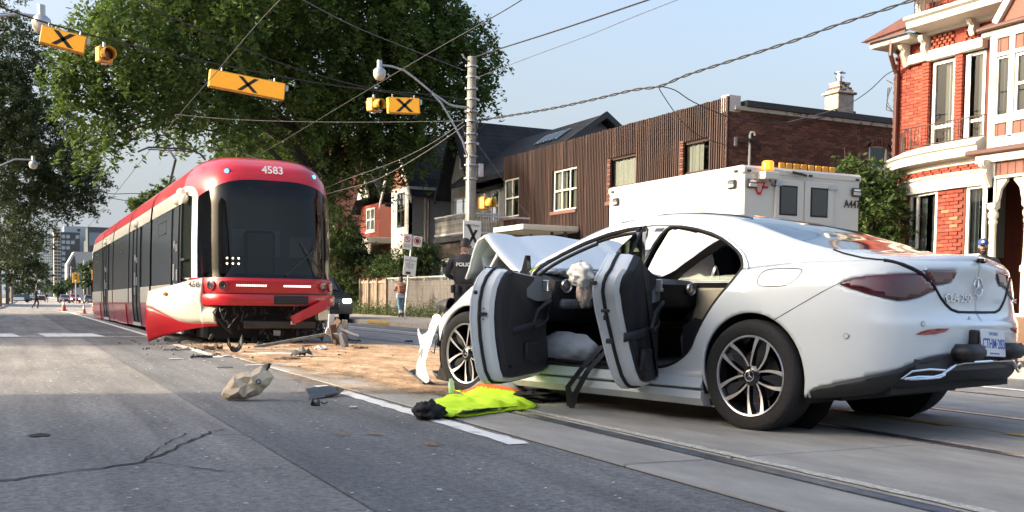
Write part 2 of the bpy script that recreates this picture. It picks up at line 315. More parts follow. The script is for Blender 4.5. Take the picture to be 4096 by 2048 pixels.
for _i in range(1, len(_PO)): _seg.append(_seg[-1]+math.hypot(_PO[_i][0]-_PO[_i-1][0], _PO[_i][1]-_PO[_i-1][1]))
_sv = [_PO[0][0]-q for q in _seg]                              # s: equals x on the flank, arc length round the tail
def _cr(xs, ys, x):                                            # smooth interpolation (monotone cubic)
    xs = np.array(xs, float); ys = np.array(ys, float)
    if xs[0] > xs[-1]: xs, ys = xs[::-1], ys[::-1]
    x = np.clip(x, xs[0], xs[-1]); h = np.diff(xs); d = np.diff(ys)/h; m = np.zeros(len(xs)); m[0] = d[0]; m[-1] = d[-1]
    for i in range(1, len(xs)-1): m[i] = 0 if d[i-1]*d[i] <= 0 else 2*d[i-1]*d[i]/(d[i-1]+d[i])
    i = np.clip(np.searchsorted(xs, x)-1, 0, len(h)-1); t = (x-xs[i])/h[i]
    return ys[i]*(2*t**3-3*t**2+1)+h[i]*m[i]*(t**3-2*t**2+t)+ys[i+1]*(-2*t**3+3*t**2)+h[i]*m[i+1]*(t**3-t**2)
def _cr2(xs, ys, x):
    xs = np.array(xs, float); ys = np.array(ys, float)
    if xs[0] > xs[-1]: xs, ys = xs[::-1], ys[::-1]
    x = float(np.clip(x, xs[0], xs[-1])); n = len(xs); m = np.zeros(n)
    for i in range(n):
        a, c = max(i-1, 0), min(i+1, n-1); m[i] = (ys[c]-ys[a])/(xs[c]-xs[a])
    i = int(np.clip(np.searchsorted(xs, x)-1, 0, n-2)); h = xs[i+1]-xs[i]; t = (x-xs[i])/h
    return float(ys[i]*(2*t**3-3*t**2+1)+h*m[i]*(t**3-2*t**2+t)+ys[i+1]*(-2*t**3+3*t**2)+h*m[i+1]*(t**3-t**2))
SMIN, SMAX = _sv[-1], _sv[0]
_ZF = [.16, .20, .25, .30, .36, .42, .47, .515, .545, .575, .60, .62, .64, .655]
_KS = [_sv[0], 2.45, .35, -.45, -.96, SMIN]
def plan(s):
    x = _cr2(_sv, [q[0] for q in _PO], s); y = _cr2(_sv, [q[1] for q in _PO], s)
    e = .01; x1 = _cr2(_sv, [q[0] for q in _PO], s-e); y1 = _cr2(_sv, [q[1] for q in _PO], s-e); x0 = _cr2(_sv, [q[0] for q in _PO], s+e); y0 = _cr2(_sv, [q[1] for q in _PO], s+e)
    tx, ty = x1-x0, y1-y0; l = math.hypot(tx, ty) or 1; return x, y, ty/l, -tx/l   # outward normal (tail direction = -x, so normal = (ty,-tx))
def lowS(s, k):                                                # k: fractional row 0..13
    i = np.arange(14); z = [_cr(_KS, [_ZF[j], _ZS[j], _ZS[j], _ZQ[j], _ZK[j], _ZC[j]], s) for j in (int(math.floor(k)), min(13, int(math.floor(k))+1))]
    if not hasattr(lowS, 'c'): lowS.c = {}
    key = round(s, 4)
    if key not in lowS.c:
        zz = [float(_cr(_KS, [_ZF[j], _ZS[j], _ZS[j], _ZQ[j], _ZK[j], _ZC[j]], s)) for j in range(14)]; oo = [float(_cr(_KS, [_OS[j], _OS[j], _OS[j], _OQ[j], _OK[j], _OC[j]], s)) for j in range(14)]
        lowS.c[key] = (zz, oo, plan(s))
    zz, oo, (x, y, nx, ny) = lowS.c[key]
    z = _cr2(list(range(14)), zz, k); o = _cr2(list(range(14)), oo, k)
    return x-nx*o*(1 if nx < 0 else 1), y-ny*o, z
_RX = [2.3, 2.1, 1.9, 1.5, 1.2, .9, .5, .184, 0, -.2, -.42, -.63, -.80, -.955]
_RY = [.80, .79, .745, .655, .61, .595, .615, .664, .695, .725, .745, .735, .64, .30]
_RZ = [.965, 1.02, 1.105, 1.265, 1.325, 1.345, 1.315, 1.25, 1.19, 1.125, 1.07, 1.035, 1.015, 1.008]
_CX = [2.3, 2.15, 1.9, 1.6, 1.4, 1.2, .9, .6, .3, 0, -.2, -.45, -.55, -.72, -.83, -.90, -.955]
_CZ = [.98, 1.05, 1.18, 1.305, 1.36, 1.38, 1.383, 1.357, 1.303, 1.222, 1.152, 1.09, 1.072, 1.06, 1.055, 1.045, 1.025]
_top = None
def topcurve(x):
    global _top
    if _top is None:
        q = [lowS(SMAX+(SMIN-SMAX)*i/160, 13) for i in range(161)]; _top = ([a[0] for a in q][::-1], [a[1] for a in q][::-1], [a[2] for a in q][::-1])
    return float(np.interp(x, _top[0], _top[1])), float(np.interp(x, _top[0], _top[2]))
UR = .5
def upS(x, u):                                                 # u 0 at the waist, .5 at the roof rail, 1 at the centre line
    yp, zp = topcurve(x); yr, zr, zc = _cr2(_RX, _RY, x), _cr2(_RX, _RZ, x), _cr2(_CX, _CZ, x)
    yr = min(yr, yp*.93); zr = max(zr, zp+.012)
    if u < UR:
        t = u/UR; b = .022*4*t*(1-t)*min(1, max(0, (zr-zp)/.2)); y = yp+(yr-yp)*t+b; z = zp+(zr-zp)*t**1.06+b*.3
        return x, y, z
    t = (u-UR)/(1-UR); y = yr*(1-t); z = zr+(zc-zr)*(1-(1-t)**2.1)
    return x, y, z
# ================================================================ white sedan: build
M_white = mat('white_car_paint', (.69, .745, .77), .22, coat=1, var=.03, vs=1.5); M_jamb = mat('white_jamb', (.70, .74, .75), .32, coat=.5)
M_blk = mat('black_plastic', (.016, .017, .019), .5, bump=.15, bs=300); M_trim = mat('black_trim', (.012, .013, .018), .62); M_trim2 = mat('door_card_insert', (.15, .17, .19), .55)
M_seal = mat('rubber_seal', (.008, .008, .009), .7); M_chrome = mat('chrome', (.8, .81, .83), .12, 1); M_tyre = mat('tyre_rubber', (.018, .018, .019), .82, bump=.3, bs=90)
M_alu = mat('machined_alloy', (.66, .66, .67), .3, .9); M_glb = mat('gloss_black', (.01, .01, .012), .15, coat=1)
M_lamp = mat('red_lamp', (.11, .004, .012), .08, coat=1, col2=(.035, .002, .006), vs=9); M_refl = mat('red_reflector', (.3, .006, .012), .15, coat=1)
M_gl = mat('tinted_glass', (.03, .045, .06), .05, coat=.15, spec=.35); M_int = mat('cabin_black', (.008, .008, .011), .7); M_cream = mat('cream_trim', (.42, .40, .33), .5)
M_cloth = mat('airbag_cloth', (.74, .76, .76), .85, bump=.4, bs=20, var=.06, vs=12); M_brk = mat('torn_black_plastic', (.02, .02, .021), .6, var=.5, vs=20)
M_win = bpy.data.materials.new('window_glass'); M_win.use_nodes = True
_n = M_win.node_tree; _n.nodes.clear(); _o = _n.nodes.new('ShaderNodeOutputMaterial'); _mx = _n.nodes.new('ShaderNodeMixShader'); _t = _n.nodes.new('ShaderNodeBsdfTransparent'); _g = _n.nodes.new('ShaderNodeBsdfGlossy'); _fr = _n.nodes.new('ShaderNodeFresnel')
_t.inputs[0].default_value = (.50, .62, .57, 1); _g.inputs['Roughness'].default_value = .02; _fr.inputs[0].default_value = 1.5
_n.links.new(_fr.outputs[0], _mx.inputs[0]); _n.links.new(_t.outputs[0], _mx.inputs[1]); _n.links.new(_g.outputs[0], _mx.inputs[2]); _n.links.new(_mx.outputs[0], _o.inputs[0])
M_crack = mat('shattered_glass', (.5, .62, .6), .15, col2=(.75, .82, .8), vs=26, alpha=.12)
CAR = thing('sedan', 'white sedan with crumpled front, raised bonnet and both left doors hanging open', 'car')
_hd = Vector((-.65, 2.61, 0)).normalized(); _lf = Vector((-_hd.y, _hd.x, 0)); _O = Vector((3.9127, 4.7887, 0))-_lf*.915
CAR.location = _O; CAR.rotation_euler = (0, 0, atan2(_hd.y, _hd.x))

def inpoly(x, y, P):
    c = False; n = len(P); j = n-1
    for i in range(n):
        if (P[i][1] > y) != (P[j][1] > y) and x < (P[j][0]-P[i][0])*(y-P[i][1])/(P[j][1]-P[i][1])+P[i][0]: c = not c
        j = i
    return c
def near(x, y, P):
    bd = 1e9; br = (x, y)
    for i in range(len(P)):
        a, c = P[i-1], P[i]; dx, dy = c[0]-a[0], c[1]-a[1]; l = dx*dx+dy*dy or 1e-9; t = max(0, min(1, ((x-a[0])*dx+(y-a[1])*dy)/l)); q = (a[0]+t*dx, a[1]+t*dy); d = (q[0]-x)**2+(q[1]-y)**2
        if d < bd: bd = d; br = q
    return br, sqrt(bd)
def smooth_poly(P, n=3):
    for _ in range(n):
        Q = []
        for i in range(len(P)):
            a, c = P[i-1], P[i]; Q += [(a[0]*.75+c[0]*.25, a[1]*.75+c[1]*.25), (a[0]*.25+c[0]*.75, a[1]*.25+c[1]*.75)]
        P = Q
    return P
def lowZ(s, z):
    lo, hi = 0., 13.
    for _ in range(22):
        m = (lo+hi)/2
        if lowS(s, m)[2] < z: lo = m
        else: hi = m
    return lowS(s, (lo+hi)/2)
def upZ(x, z):
    lo, hi = 0., .5
    for _ in range(22):
        m = (lo+hi)/2
        if upS(x, m)[2] < z: lo = m
        else: hi = m
    return upS(x, (lo+hi)/2)
def sideP(x, z):                                              # point of the flank skin at (x, z)
    zt = topcurve(x)[1] if x < 2.28 else 9
    return upZ(x, z) if z > zt else lowZ(x, z)
CH = [(2.13, .93), (1.98, 1.022), (1.78, 1.11), (1.6, 1.182), (1.4, 1.238), (1.216, 1.268), (1.0, 1.276), (.745, 1.262), (.6, 1.238), (.458, 1.203), (.35, 1.165), (.258, 1.121), (.185, 1.08), (.131, 1.04), (.095, .995), (.08, .965)]
FO = smooth_poly([(1.99, .90), (2.0, .34), (1.9, .295), (1.14, .295), (1.07, .36), (1.04, .9), (1.0, 1.262), (1.216, 1.256), (1.4, 1.228), (1.6, 1.17), (1.78, 1.10), (1.95, 1.02), (2.04, .955)], 2)
RO = smooth_poly([(.90, 1.258), (.965, .93), (.97, .44), (.90, .35), (.76, .33), (.62, .36), (.47, .45), (.41, .57), (.29, .744), (.15, .90), (.12, .98), (.18, 1.06), (.26, 1.105), (.35, 1.15), (.46, 1.188), (.6, 1.225), (.745, 1.248)], 2)
def arc(cx_, r, n=40): return [(cx_+r*cos(2*pi*k/n), .335+r*sin(2*pi*k/n)) for k in range(n)]
ARF, ARR = arc(2.75, .375), arc(0, .368)
DL = [(2.10, .925), (1.5, .925), (.95, .94), (.5, .955), (.13, .985)]+[q for q in CH[::-1] if q[0] > .12 and q[0] < 2.1]
DLF = [q for q in [(2.08, .935), (1.5, .935), (1.05, .945)]]+[(1.03, 1.262), (1.216, 1.256), (1.4, 1.228), (1.6, 1.17), (1.78, 1.10), (1.95, 1.02)]
DLR = [(.93, .945), (.5, .965), (.22, .985), (.16, 1.03), (.26, 1.105), (.46, 1.185), (.6, 1.222), (.745, 1.247), (.90, 1.256)]
TLQ = [(-.545, .872), (-.56, .879), (-.622, .901), (-.70, .912), (-.78, .919), (-.90, .926), (-1.035, .929), (-1.07, .918), (-1.12, .885), (-1.172, .846), (-1.10, .826), (-1.04, .806), (-.96, .789), (-.88, .781), (-.80, .795), (-.70, .818), (-.60, .848), (-.556, .864)]
TLT = [(-1.065, .950), (-1.194, .951), (-1.355, .953), (-1.36, .947), (-1.345, .923), (-1.325, .90), (-1.30, .886), (-1.23, .877), (-1.165, .869), (-1.11, .908)]
DIF = [(-.40, .1), (-.40, .272), (-.44, .291), (-.55, .318), (-.659, .350), (-.77, .378), (-.88, .41), (-.95, .436), (-1.01, .458), (-1.08, .474), (-1.157, .485), (-1.342, .492), (-1.7, .495), (-1.7, .1)]
def skin(side, cuts, regions, name, M, parent):
    """side +1 left, -1 right. cuts remove faces, regions split faces off into parts"""
    NS, NK = 250, 52; SS = np.linspace(SMAX, SMIN, NS); KK = np.linspace(0, 13, NK+1)
    out = {}
    def do(PT, PR, ev, upper):
        n0, n1 = len(PT), len(PT[0]); cls = np.zeros((n0-1, n1-1), int)
        for i in range(n0-1):
            for j in range(n1-1):
                c = [(PR[a][b_][0], PR[a][b_][1]) for a in (i, i+1) for b_ in (j, j+1)]; x = sum(q[0] for q in c)/4; z = sum(q[1] for q in c)/4
                if upper and (j+.5)/(n1-1) > UR+.001:
                    yq = sum(PT[a][b_][1] for a in (i, i+1) for b_ in (j, j+1))/4
                    xf = 1.47+.05*(1-abs(yq)/.6); xb = .30-.06*(1-abs(yq)/.6)*-1
                    cls[i, j] = 101 if (x > xf and x < 2.2) else 102 if (x < xb and x > -.42-.06*(1-(abs(yq)/.75)**2)) else 0
                    continue
                for q, P in enumerate(cuts):
                    if inpoly(x, z, P): cls[i, j] = -1-q; break
                else:
                    for q, P in enumerate(regions):
                        if P and inpoly(x, z, P): cls[i, j] = q+1; break
        for i in range(n0):
            for j in range(n1):
                if upper and j/(n1-1) > UR+.001: continue
                nb = {cls[a, b_] for a in (i-1, i) for b_ in (j-1, j) if 0 <= a < n0-1 and 0 <= b_ < n1-1}
                if len(nb) > 1:
                    best = None
                    for q in nb:
                        P = cuts[-1-q] if q < 0 else regions[q-1] if 0 < q < 100 else None
                        if P is None: continue
                        r, d = near(*PR[i][j], P)
                        if d < .03 and (best is None or d < best[1]): best = (r, d)
                    if best: PT[i][j] = ev(*best[0]); 
        for i in range(n0-1):
            for j in range(n1-1):
                q = cls[i, j]
                if q < 0: continue
                vs = [PT[i][j], PT[i+1][j], PT[i+1][j+1], PT[i][j+1]]
                out.setdefault(q, MB()).add([(v[0], v[1]*side, v[2]) for v in vs], [(0, 1, 2, 3)])
    PT = [[lowS(s, k) for k in KK] for s in SS]; PR = [[(s if s > -.35 else s, PT[a][b_][2]) for b_ in range(len(KK))] for a, s in enumerate(SS)]
    do(PT, PR, lowZ, False)
    XX = np.linspace(2.28, -.945, 170); UU = np.linspace(0, 1, 43); PT = [[upS(x, u) for u in UU] for x in XX]; PR = [[(x, PT[a][b_][2]) for b_ in range(len(UU))] for a, x in enumerate(XX)]
    do(PT, PR, upZ, True)
    return out
BODY = {}
for side, cuts, regs in ((1, [FO, RO, ARF, ARR], [TLQ, TLT, DIF, None, None]), (-1, [ARF, ARR], [TLQ, TLT, DIF, DLF, DLR])):
    for q, mb in skin(side, cuts, regs, '', None, None).items():
        t = BODY.setdefault(q if q not in (1, 2) else (q, side), MB()); t.add(mb.v, mb.f)
def fine(mb, name, m, ang=50, solid=0, off=0):
    o = mb.obj(name, m, CAR, True, ang)
    me = o.data; bm = bmesh.new(); bm.from_mesh(me); bmesh.ops.remove_doubles(bm, verts=bm.verts, dist=8e-4); bm.normal_update()
    # make normals face outward from the cabin centre
    flip = [f for f in bm.faces if f.normal.dot(f.calc_center_median()-Vector((.7, 0, .75))) < 0]
    bmesh.ops.reverse_faces(bm, faces=flip); bm.to_mesh(me); bm.free(); me.shade_smooth(); me.set_sharp_from_angle(angle=R(ang))
    if solid:
        s = o.modifiers.new('solid', 'SOLIDIFY'); s.thickness = solid; s.offset = -1 if off == 0 else off; s.material_offset = 1; s.use_rim_only = False
    return o
fine(BODY[0], 'body', [M_white, M_int], 45, .022)
for k in (1, 2):
    for sd in (1, -1): fine(BODY[(k, sd)], 'tail_light', [M_lamp, M_blk], 50, .006, 1)
fine(BODY[3], 'rear_diffuser', [M_blk, M_blk], 50, .012, .4)
ws = BODY[101].obj('windscreen', M_crack, CAR, True); fine(BODY[102], 'rear_window', M_gl, 60)
for k in (4, 5): fine(BODY[k], 'side_window', M_win, 60)
def tubeS(name, pts, r, m, parent=CAR, n=6, closed=False, off=0, label=None):
    P = [Vector(sideP(*q)) for q in pts]
    P = [q+Vector((0, off, 0)) for q in P]
    if closed: P += [P[0], P[1]]
    return MB().tube(P, r, n).obj(name, m, parent, True, label=label)
tubeS('window_chrome', CH, .0095, M_chrome, off=.004)
tubeS('door_seal', FO, .014, M_seal, closed=True, off=-.012); tubeS('door_seal', RO, .015, M_seal, closed=True, off=-.012)
tubeS('door_seal', [(q[0]+(.028 if q[0] < 1.5 else -.028), q[1]+(.028 if q[1] < .6 else 0 if q[1] < .95 else -.03)) for q in FO], .013, M_seal, closed=True, off=-.035)
def line(name, pts, r=.0028, m=M_seal, upper=False, closed=False):
    P = [Vector(upS(*q)) if upper else Vector(lowZ(*q)) for q in pts]; 
    if closed: P += [P[0], P[1]]
    return MB().tube(P, r, 5).obj(name, m, CAR)
line('fuel_flap_gap', smooth_poly([(-.02, .915), (-.02, .875), (-.05, .855), (-.225, .855), (-.285, .90), (-.31, .945), (-.29, .958), (-.06, .96)], 2), .0024, closed=True)
line('panel_gap', [(-.548, .875), (-.45, .822), (-.364, .772), (-.26, .713), (-.161, .659)], .0028)
for sd_ in (1, -1):
    o_ = line('boot_gap', [(-1.055, .935), (-1.10, .905), (-1.157, .862), (-1.213, .80), (-1.26, .765), (-1.31, .737), (-1.38, .723), (-1.5, .722), (-1.615, .722)], .009); o_.scale = (1, sd_, 1)
line('boot_gap', [(-.43, .47), (-.5, .36), (-.61, .17), (-.68, .07), (-.73, .0)], .007, upper=True)
P = [Vector(lowZ(s, z)) for s, z in [(-.80, 1.0), (-.86, .993), (-.93, .977), (-.991, .957), (-1.055, .933)]]; MB().tube(P, .012, 6).obj('boot_gap', M_seal, CAR)
line('roof_gap', [(1.35, .52), (1.0, .55), (.7, .58), (.45, .60), (.32, .62)], .008, upper=True)
rf = [(-.973, .600), (-1.01, .616), (-1.06, .628), (-1.14, .634), (-1.235, .633), (-1.20, .616), (-1.12, .603), (-1.04, .598)]
def patch(name, poly, m, off, side=1, n=10):                  # thin raised patch on the tail skin
    b = MB(); c = [Vector(lowZ(s, z)) for s, z in poly]; ctr = sum(c, Vector())/len(c); nn = (c[1]-c[0]).cross(c[2]-c[0]).normalized()
    if nn.x > 0: nn = -nn
    c = [q+nn*off for q in c]; V = [(q.x, q.y*side, q.z) for q in c]; ct = ctr+nn*(off+.004); V.append((ct.x, ct.y*side, ct.z)); k = len(c); b.add(V, [(i, (i+1) % k, k) for i in range(k)]); return b.obj(name, m, CAR)
for sd in (1, -1): patch('bumper_reflector', rf, M_refl, .005, sd)
for s_, z_ in ((-.604, .585), (-1.028, .658), (-1.471, .685)):
    q = Vector(lowZ(s_, z_)); x, y, nx, ny = plan(s_); o = MB().lathe([(.0125, 0), (.0125, .003)], 14, ax='z').obj('parking_sensor', M_white, CAR); o.matrix_local = face_m(q+Vector((nx if nx < 0 else nx, ny, 0))*.003, (-ny, nx, 0), (0, 0, 1)); MB().lathe([(.0145, 0), (.0145, .0012)], 14, ax='z').obj('sensor_ring', M_seal, o)
# badge, lettering and plate on the boot
def tailM(s_, z_, up_=(0, 0, 1)):
    q = Vector(lowZ(s_, z_)); a = Vector(lowZ(s_-.03, z_)); r_ = (a-q).normalized(); u = (Vector(lowZ(s_, z_+.03))-Vector(lowZ(s_, z_-.03))).normalized(); n_ = r_.cross(u).normalized(); return face_m(q+n_*.004, r_, u)
ctrZ = lowZ(SMIN, .872)
bd = bpy.data.objects.new('star_badge', None); COL.objects.link(bd); bd.parent = CAR; bd.matrix_local = face_m(Vector((ctrZ[0]-.008, 0.0, .868)), (0, -1, 0), (.05, 0, 1))
def star(par, r, m=M_chrome, ring=True, pre='badge'):
    b = MB()
    if ring: b.tube([(r*cos(2*pi*k/28), r*sin(2*pi*k/28), 0) for k in range(30)], r*.075, 6, False)
    for k in range(3):
        a = pi/2+2*pi*k/3; d = Vector((cos(a), sin(a), 0)); t = Vector((-d.y, d.x, 0)); 
        b.add([d*r, t*r*.16-d*.0, -t*r*.16, Vector((0, 0, r*.16)), -d*r*.1], [(0, 1, 3), (0, 3, 2), (1, 4, 3), (4, 2, 3)])
    return b.obj(pre+'_star', m, par)
star(bd, .052)
text('model_lettering', 'CLA 250', .062, M_chrome, CAR, tailM(-1.385, .80), .0035, bold=.0006, squash=1.25)
text('model_lettering', '4MATIC', .036, M_chrome, CAR, face_m(Vector((-.935, -.40, .79)), (.25, -1, 0), (0, 0, 1)), .003)
M_plate = mat('plate_white', (.75, .76, .78), .4); M_blue = mat('plate_blue', (.03, .09, .38), .5)
pl = MB().bbox(-.152, .152, -.076, .076, -.004, .004, .003).obj('number_plate', M_plate, CAR, label='white number plate with blue characters')
pl.matrix_local = face_m(Vector((-1.003, .0, .548)), (.03, -1, -.05), (.12, 0, 1))
text('plate_text', 'CTHM·283', .078, M_blue, pl, face_m((0, -.006, .0045), (1, 0, 0), (0, 1, 0)), .0008, bold=.0012, squash=.82)
text('plate_text', 'ONTARIO', .026, M_blue, pl, face_m((0, .052, .0045), (1, 0, 0), (0, 1, 0)), .0005)
text('plate_text', 'YOURS TO DISCOVER', .013, M_blue, pl, face_m((0, -.06, .0045), (1, 0, 0), (0, 1, 0)), .0005)
MB().bbox(-.99, -.94, .13, .18, .47, .625, .01).obj('plate_holder', M_blk, CAR)
for y_ in (.25, -.25): MB().bbox(-1.045, -.88, y_-.12, y_+.09, .455, .545, .032).obj('bumper_pad', M_blk, CAR, True, 60)
# lower tail: diffuser body, chrome strip and exhaust trims
b = MB(); b.loft([[(x_, y_, z_) for x_, z_ in ((-.80+dx, .47), (-.955+dx, .47), (-.97+dx, .40), (-.90+dx, .335), (-.7, .31))] for y_, dx in ((.62, .09), (.45, .04), (.2, .01), (0, 0), (-.2, .01), (-.45, .04), (-.62, .09))], True); b.obj('diffuser', M_blk, CAR, True)
def tailpt(y, z, o=.0): return (-.983+.10*(abs(y)/.62)**2.4-o, y, z)
MB().tube([tailpt(y, z, .006) for y, z in [(.70, .362), (.62, .372), (.52, .370), (.46, .382), (.40, .41), (.35, .435), (.28, .443), (0, .445), (-.28, .443), (-.35, .435), (-.40, .41), (-.46, .382), (-.52, .37), (-.64, .37)]], .0085, 8).obj('chrome_strip', M_chrome, CAR, True)
for sd in (1, -1):
    b = MB(); pts = [tailpt(sd*y, z, .008) for y, z in [(.44, .405), (.55, .412), (.66, .402), (.72, .362), (.66, .360), (.56, .362), (.48, .366), (.44, .38)]]; b.tube(pts+pts[:2], .0075, 8).obj('exhaust_trim', M_chrome, CAR, True)
    b = MB(); k = len(pts); b.add(pts, [tuple(range(k))]).obj('exhaust_hollow', M_seal, CAR)
# underside, arches and floor
b = MB(); b.box(-.78, .0-.40, -.70, .70, .27, .40); b.box(.40, 2.33, -.80, .80, .17, .28); b.box(-.42, .42, -.60, .60, .2, .42); b.box(2.3, 3.1, -.55, .55, .2, .62); b.obj('underbody', M_int, CAR)
for x0_, sd in ((0, 1), (0, -1), (2.75, 1), (2.75, -1)):
    b = MB(); b.loft([[(x0_+.385*cos(a), sd*y, .335+.385*sin(a)) for a in [pi*(-.12+1.24*k/20) for k in range(21)]] for y in (.875, .58)], False, False)
    b.add([(x0_+.385*cos(2*pi*k/20), sd*.58, .335+.385*sin(2*pi*k/20)) for k in range(20)], [tuple(range(20))]); b.obj('arch_liner', M_int, CAR)
sl = MB(); sl.loft([[(x, .84, .215), (x, .895, .21), (x, .905, .165), (x, .87, .118), (x, .80, .115)] for x in (.37, .6, 1.2, 1.8, 2.36)]); sl.obj('sill_cover', M_jamb, CAR, True, 30)
sl = MB(); sl.loft([[(x, .84, .30), (x, .865, .295), (x, .885, .255), (x, .893, .235), (x, .885, .225), (x, .80, .22)] for x in (.38, .6, 1.2, 1.8, 2.36)]); sl.obj('sill_step', M_white, CAR, True, 30)
MB().bbox(1.15, 1.9, .845, .872, .294, .306, .003).obj('scuff_plate', M_blk, CAR)
# wheels: tyre, rim, ten spokes, hub
def wheel(parent, x, y, sd, steer=0):
    wroot = bpy.data.objects.new('wheel', None); COL.objects.link(wroot); wroot.parent = parent; wroot.location = (x, y, .33); wroot.rotation_euler = (0, 0, steer)
    # local: axis is y, outward = +sd
    o = sd; T = MB(); T.lathe([(.232, -.19*o), (.245, -.20*o), (.30, -.212*o), (.322, -.205*o), (.331, -.18*o), (.333, -.10*o), (.331, -.03*o), (.322, -.004*o), (.30, .004*o), (.262, .002*o), (.243, -.006*o), (.236, -.014*o), (.230, -.03*o)], 64, ax='y', cap=False)
    for rr in (-.165, -.125, -.085, -.045): T.m = 0
    t = T.obj('tyre', M_tyre, wroot, True, 60)
    b = MB(); 
    for rr in (-.155, -.115, -.08, -.045): b.lathe([(.3325, (rr-.004)*o), (.3342, (rr-.0035)*o), (.3342, (rr+.0035)*o), (.3325, (rr+.004)*o)], 48, ax='y', cap=False)
    b.obj('tread_groove', M_seal, wroot)
    b = MB(); b.lathe([(.236, -.012*o), (.241, -.004*o), (.238, .0*o), (.229, -.004*o), (.226, -.012*o)], 64, ax='y', cap=False); b.obj('rim_lip', M_alu, wroot, True)
    b = MB(); b.lathe([(.228, -.01*o), (.215, -.05*o), (.20, -.19*o)], 40, ax='y', cap=False); b.lathe([(.20, -.15*o), (.0, -.15*o)], 40, ax='y', cap=False); b.obj('rim_barrel', M_glb, wroot, True)
    b = MB(); b.lathe([(.15, -.10*o), (.15, -.09*o), (.0, -.09*o)], 32, ax='y', cap=False); b.obj('brake_disc', mat_disc, wroot)
    face = MB(); back = MB(); first = None
    def arm(side_):
        a0, a1 = side_*R(5), side_*R(25.5); rows = []; brow = []
        for k in range(9):
            t = k/8; r = .052+(.229-.052)*t; a = a0+(a1-a0)*t**.8; wd = .0055+.0088*t**2; yy = (-.022+.016*t-.006*sin(pi*t))
            d = Vector((sin(a), 0, cos(a))); e = Vector((cos(a), 0, -sin(a)))
            rows.append((d*r-e*wd, d*r+e*wd, yy)); 
        b = MB(); q = []
        for (l, rr, yy) in rows: q.append([(l.x, yy*o, l.z), (rr.x, yy*o, rr.z), (rr.x*.99, (yy-.05)*o, rr.z*.99), (l.x*.99, (yy-.05)*o, l.z*.99)])
        b.loft(q); b.mi = []
        for f in b.f: b.mi.append(0)
        return b
    for k in range(5):
        for s2 in (1, -1):
            ang = R(13)+k*2*pi/5
            b = arm(s2); M_ = Matrix.Rotation(ang, 4, 'Y'); b.v = [tuple(M_ @ Vector(v)) for v in b.v]
            ob = b.obj('spoke', [M_glb, M_alu], wroot)
            for pz in ob.data.polygons:
                if pz.normal.y*o > .93: pz.material_index = 1
        # dark web between the two arms
        b = MB(); M_ = Matrix.Rotation(R(13)+k*2*pi/5+pi/5, 4, 'Y'); b.add([M_ @ Vector((sin(a)*r, (-.035)*o, cos(a)*r)) for a, r in ((-R(12), .228), (-R(3), .05), (R(3), .05), (R(12), .228))], [(0, 1, 2, 3)]); b.obj('rim_web', M_glb, wroot)
    b = MB(); b.lathe([(.062, -.05*o), (.06, -.022*o), (.045, -.012*o), (.036, -.008*o), (0, -.008*o)], 28, ax='y'); b.obj('hub', M_glb, wroot, True)
    b = MB(); b.lathe([(.034, -.009*o), (.034, -.003*o), (.028, -.002*o)], 28, ax='y', cap=False); b.obj('hub_cap', M_chrome, wroot)
    e = star(wroot, .026, M_alu, False, 'hub'); e.matrix_local = face_m((0, -.004*o, 0), (-o, 0, 0), (0, 0, 1))
    return wroot
mat_disc = mat('brake_disc', (.12, .12, .12), .4, .8)
wheel(CAR, 0, .915, 1); wheel(CAR, 2.75, .905, 1, R(1.5)); wheel(CAR, 0, -.915, -1); wheel(CAR, 2.75, -.905, -1)
# ---------------------------------------------------------------- doors (hinge at local origin, door runs to -x, inside faces -y before opening)
def door(hx, outline, ang, name, top):
    root = bpy.data.objects.new(name, None); COL.objects.link(root); root.parent = CAR; hy = .885
    root.location = (hx, hy, 0); root.rotation_euler = (0, 0, -R(ang))
    O_ = smooth_poly(outline, 1); c = (sum(q[0] for q in O_)/len(O_), sum(q[1] for q in O_)/len(O_))
    def ins(d, up_=0):
        Q = []; n = len(O_)
        for i in range(n):
            a, b_ = O_[i-1], O_[(i+1) % n]; tx, tz = b_[0]-a[0], b_[1]-a[1]; l = math.hypot(tx, tz); nx, nz = tz/l, -tx/l
            if (c[0]-O_[i][0])*nx+(c[1]-O_[i][1])*nz < 0: nx, nz = -nx, -nz
            Q.append((O_[i][0]+nx*d, O_[i][1]+nz*d*(1 if O_[i][1] < .8 else .35)))
        return Q
    def ysk(x, z): return sideP(hx+x, min(z, .945))[1]-hy
    def ring(d, dep): return [(x, ysk(x, z)-dep, z) for x, z in ins(d)]
    # outer skin as a grid clipped to the outline
    b = MB(); n = len(O_); rings = [[(c[0]+(x-c[0])*f, c[1]+(z-c[1])*f) for x, z in O_] for f in (.02, .3, .6, .85, 1)]
    b.loft([[(x, ysk(x, z), z) for x, z in r_] for r_ in rings], True, False); b.add([(x, ysk(x, z), z) for x, z in rings[0]], [tuple(range(n))])
    b.loft([ring(0, 0), ring(0, .008), ring(.006, .012), ring(.010, .05), ring(.014, .056)], True, False)
    b.obj('door_skin', M_white, root, True, 30)
    b = MB(); b.loft([ring(.020, .058), ring(.024, .125), ring(.045, .15), ring(.10, .152)], True, False); b.obj('door_jamb', M_jamb, root, True, 30)
    b = MB(); r1, r2 = ring(.010, .052), ring(.021, .06); pth = [((Vector(a)+Vector(d))/2+Vector((0, -.004, 0))) for a, d in zip(r1, r2)]; b.tube(pth+pth[:2], .0115, 7, False); b.obj('weather_strip', M_seal, root, True)
    # trim card
    k = [ring(.05, .135), ring(.052, .165), ring(.075, .19), ring(.13, .20)]; 
    b = MB(); b.loft(k, True, False); b.add(k[-1], [tuple(range(n))]); b.obj('door_card', M_trim, root, True, 35)
    return root, ysk
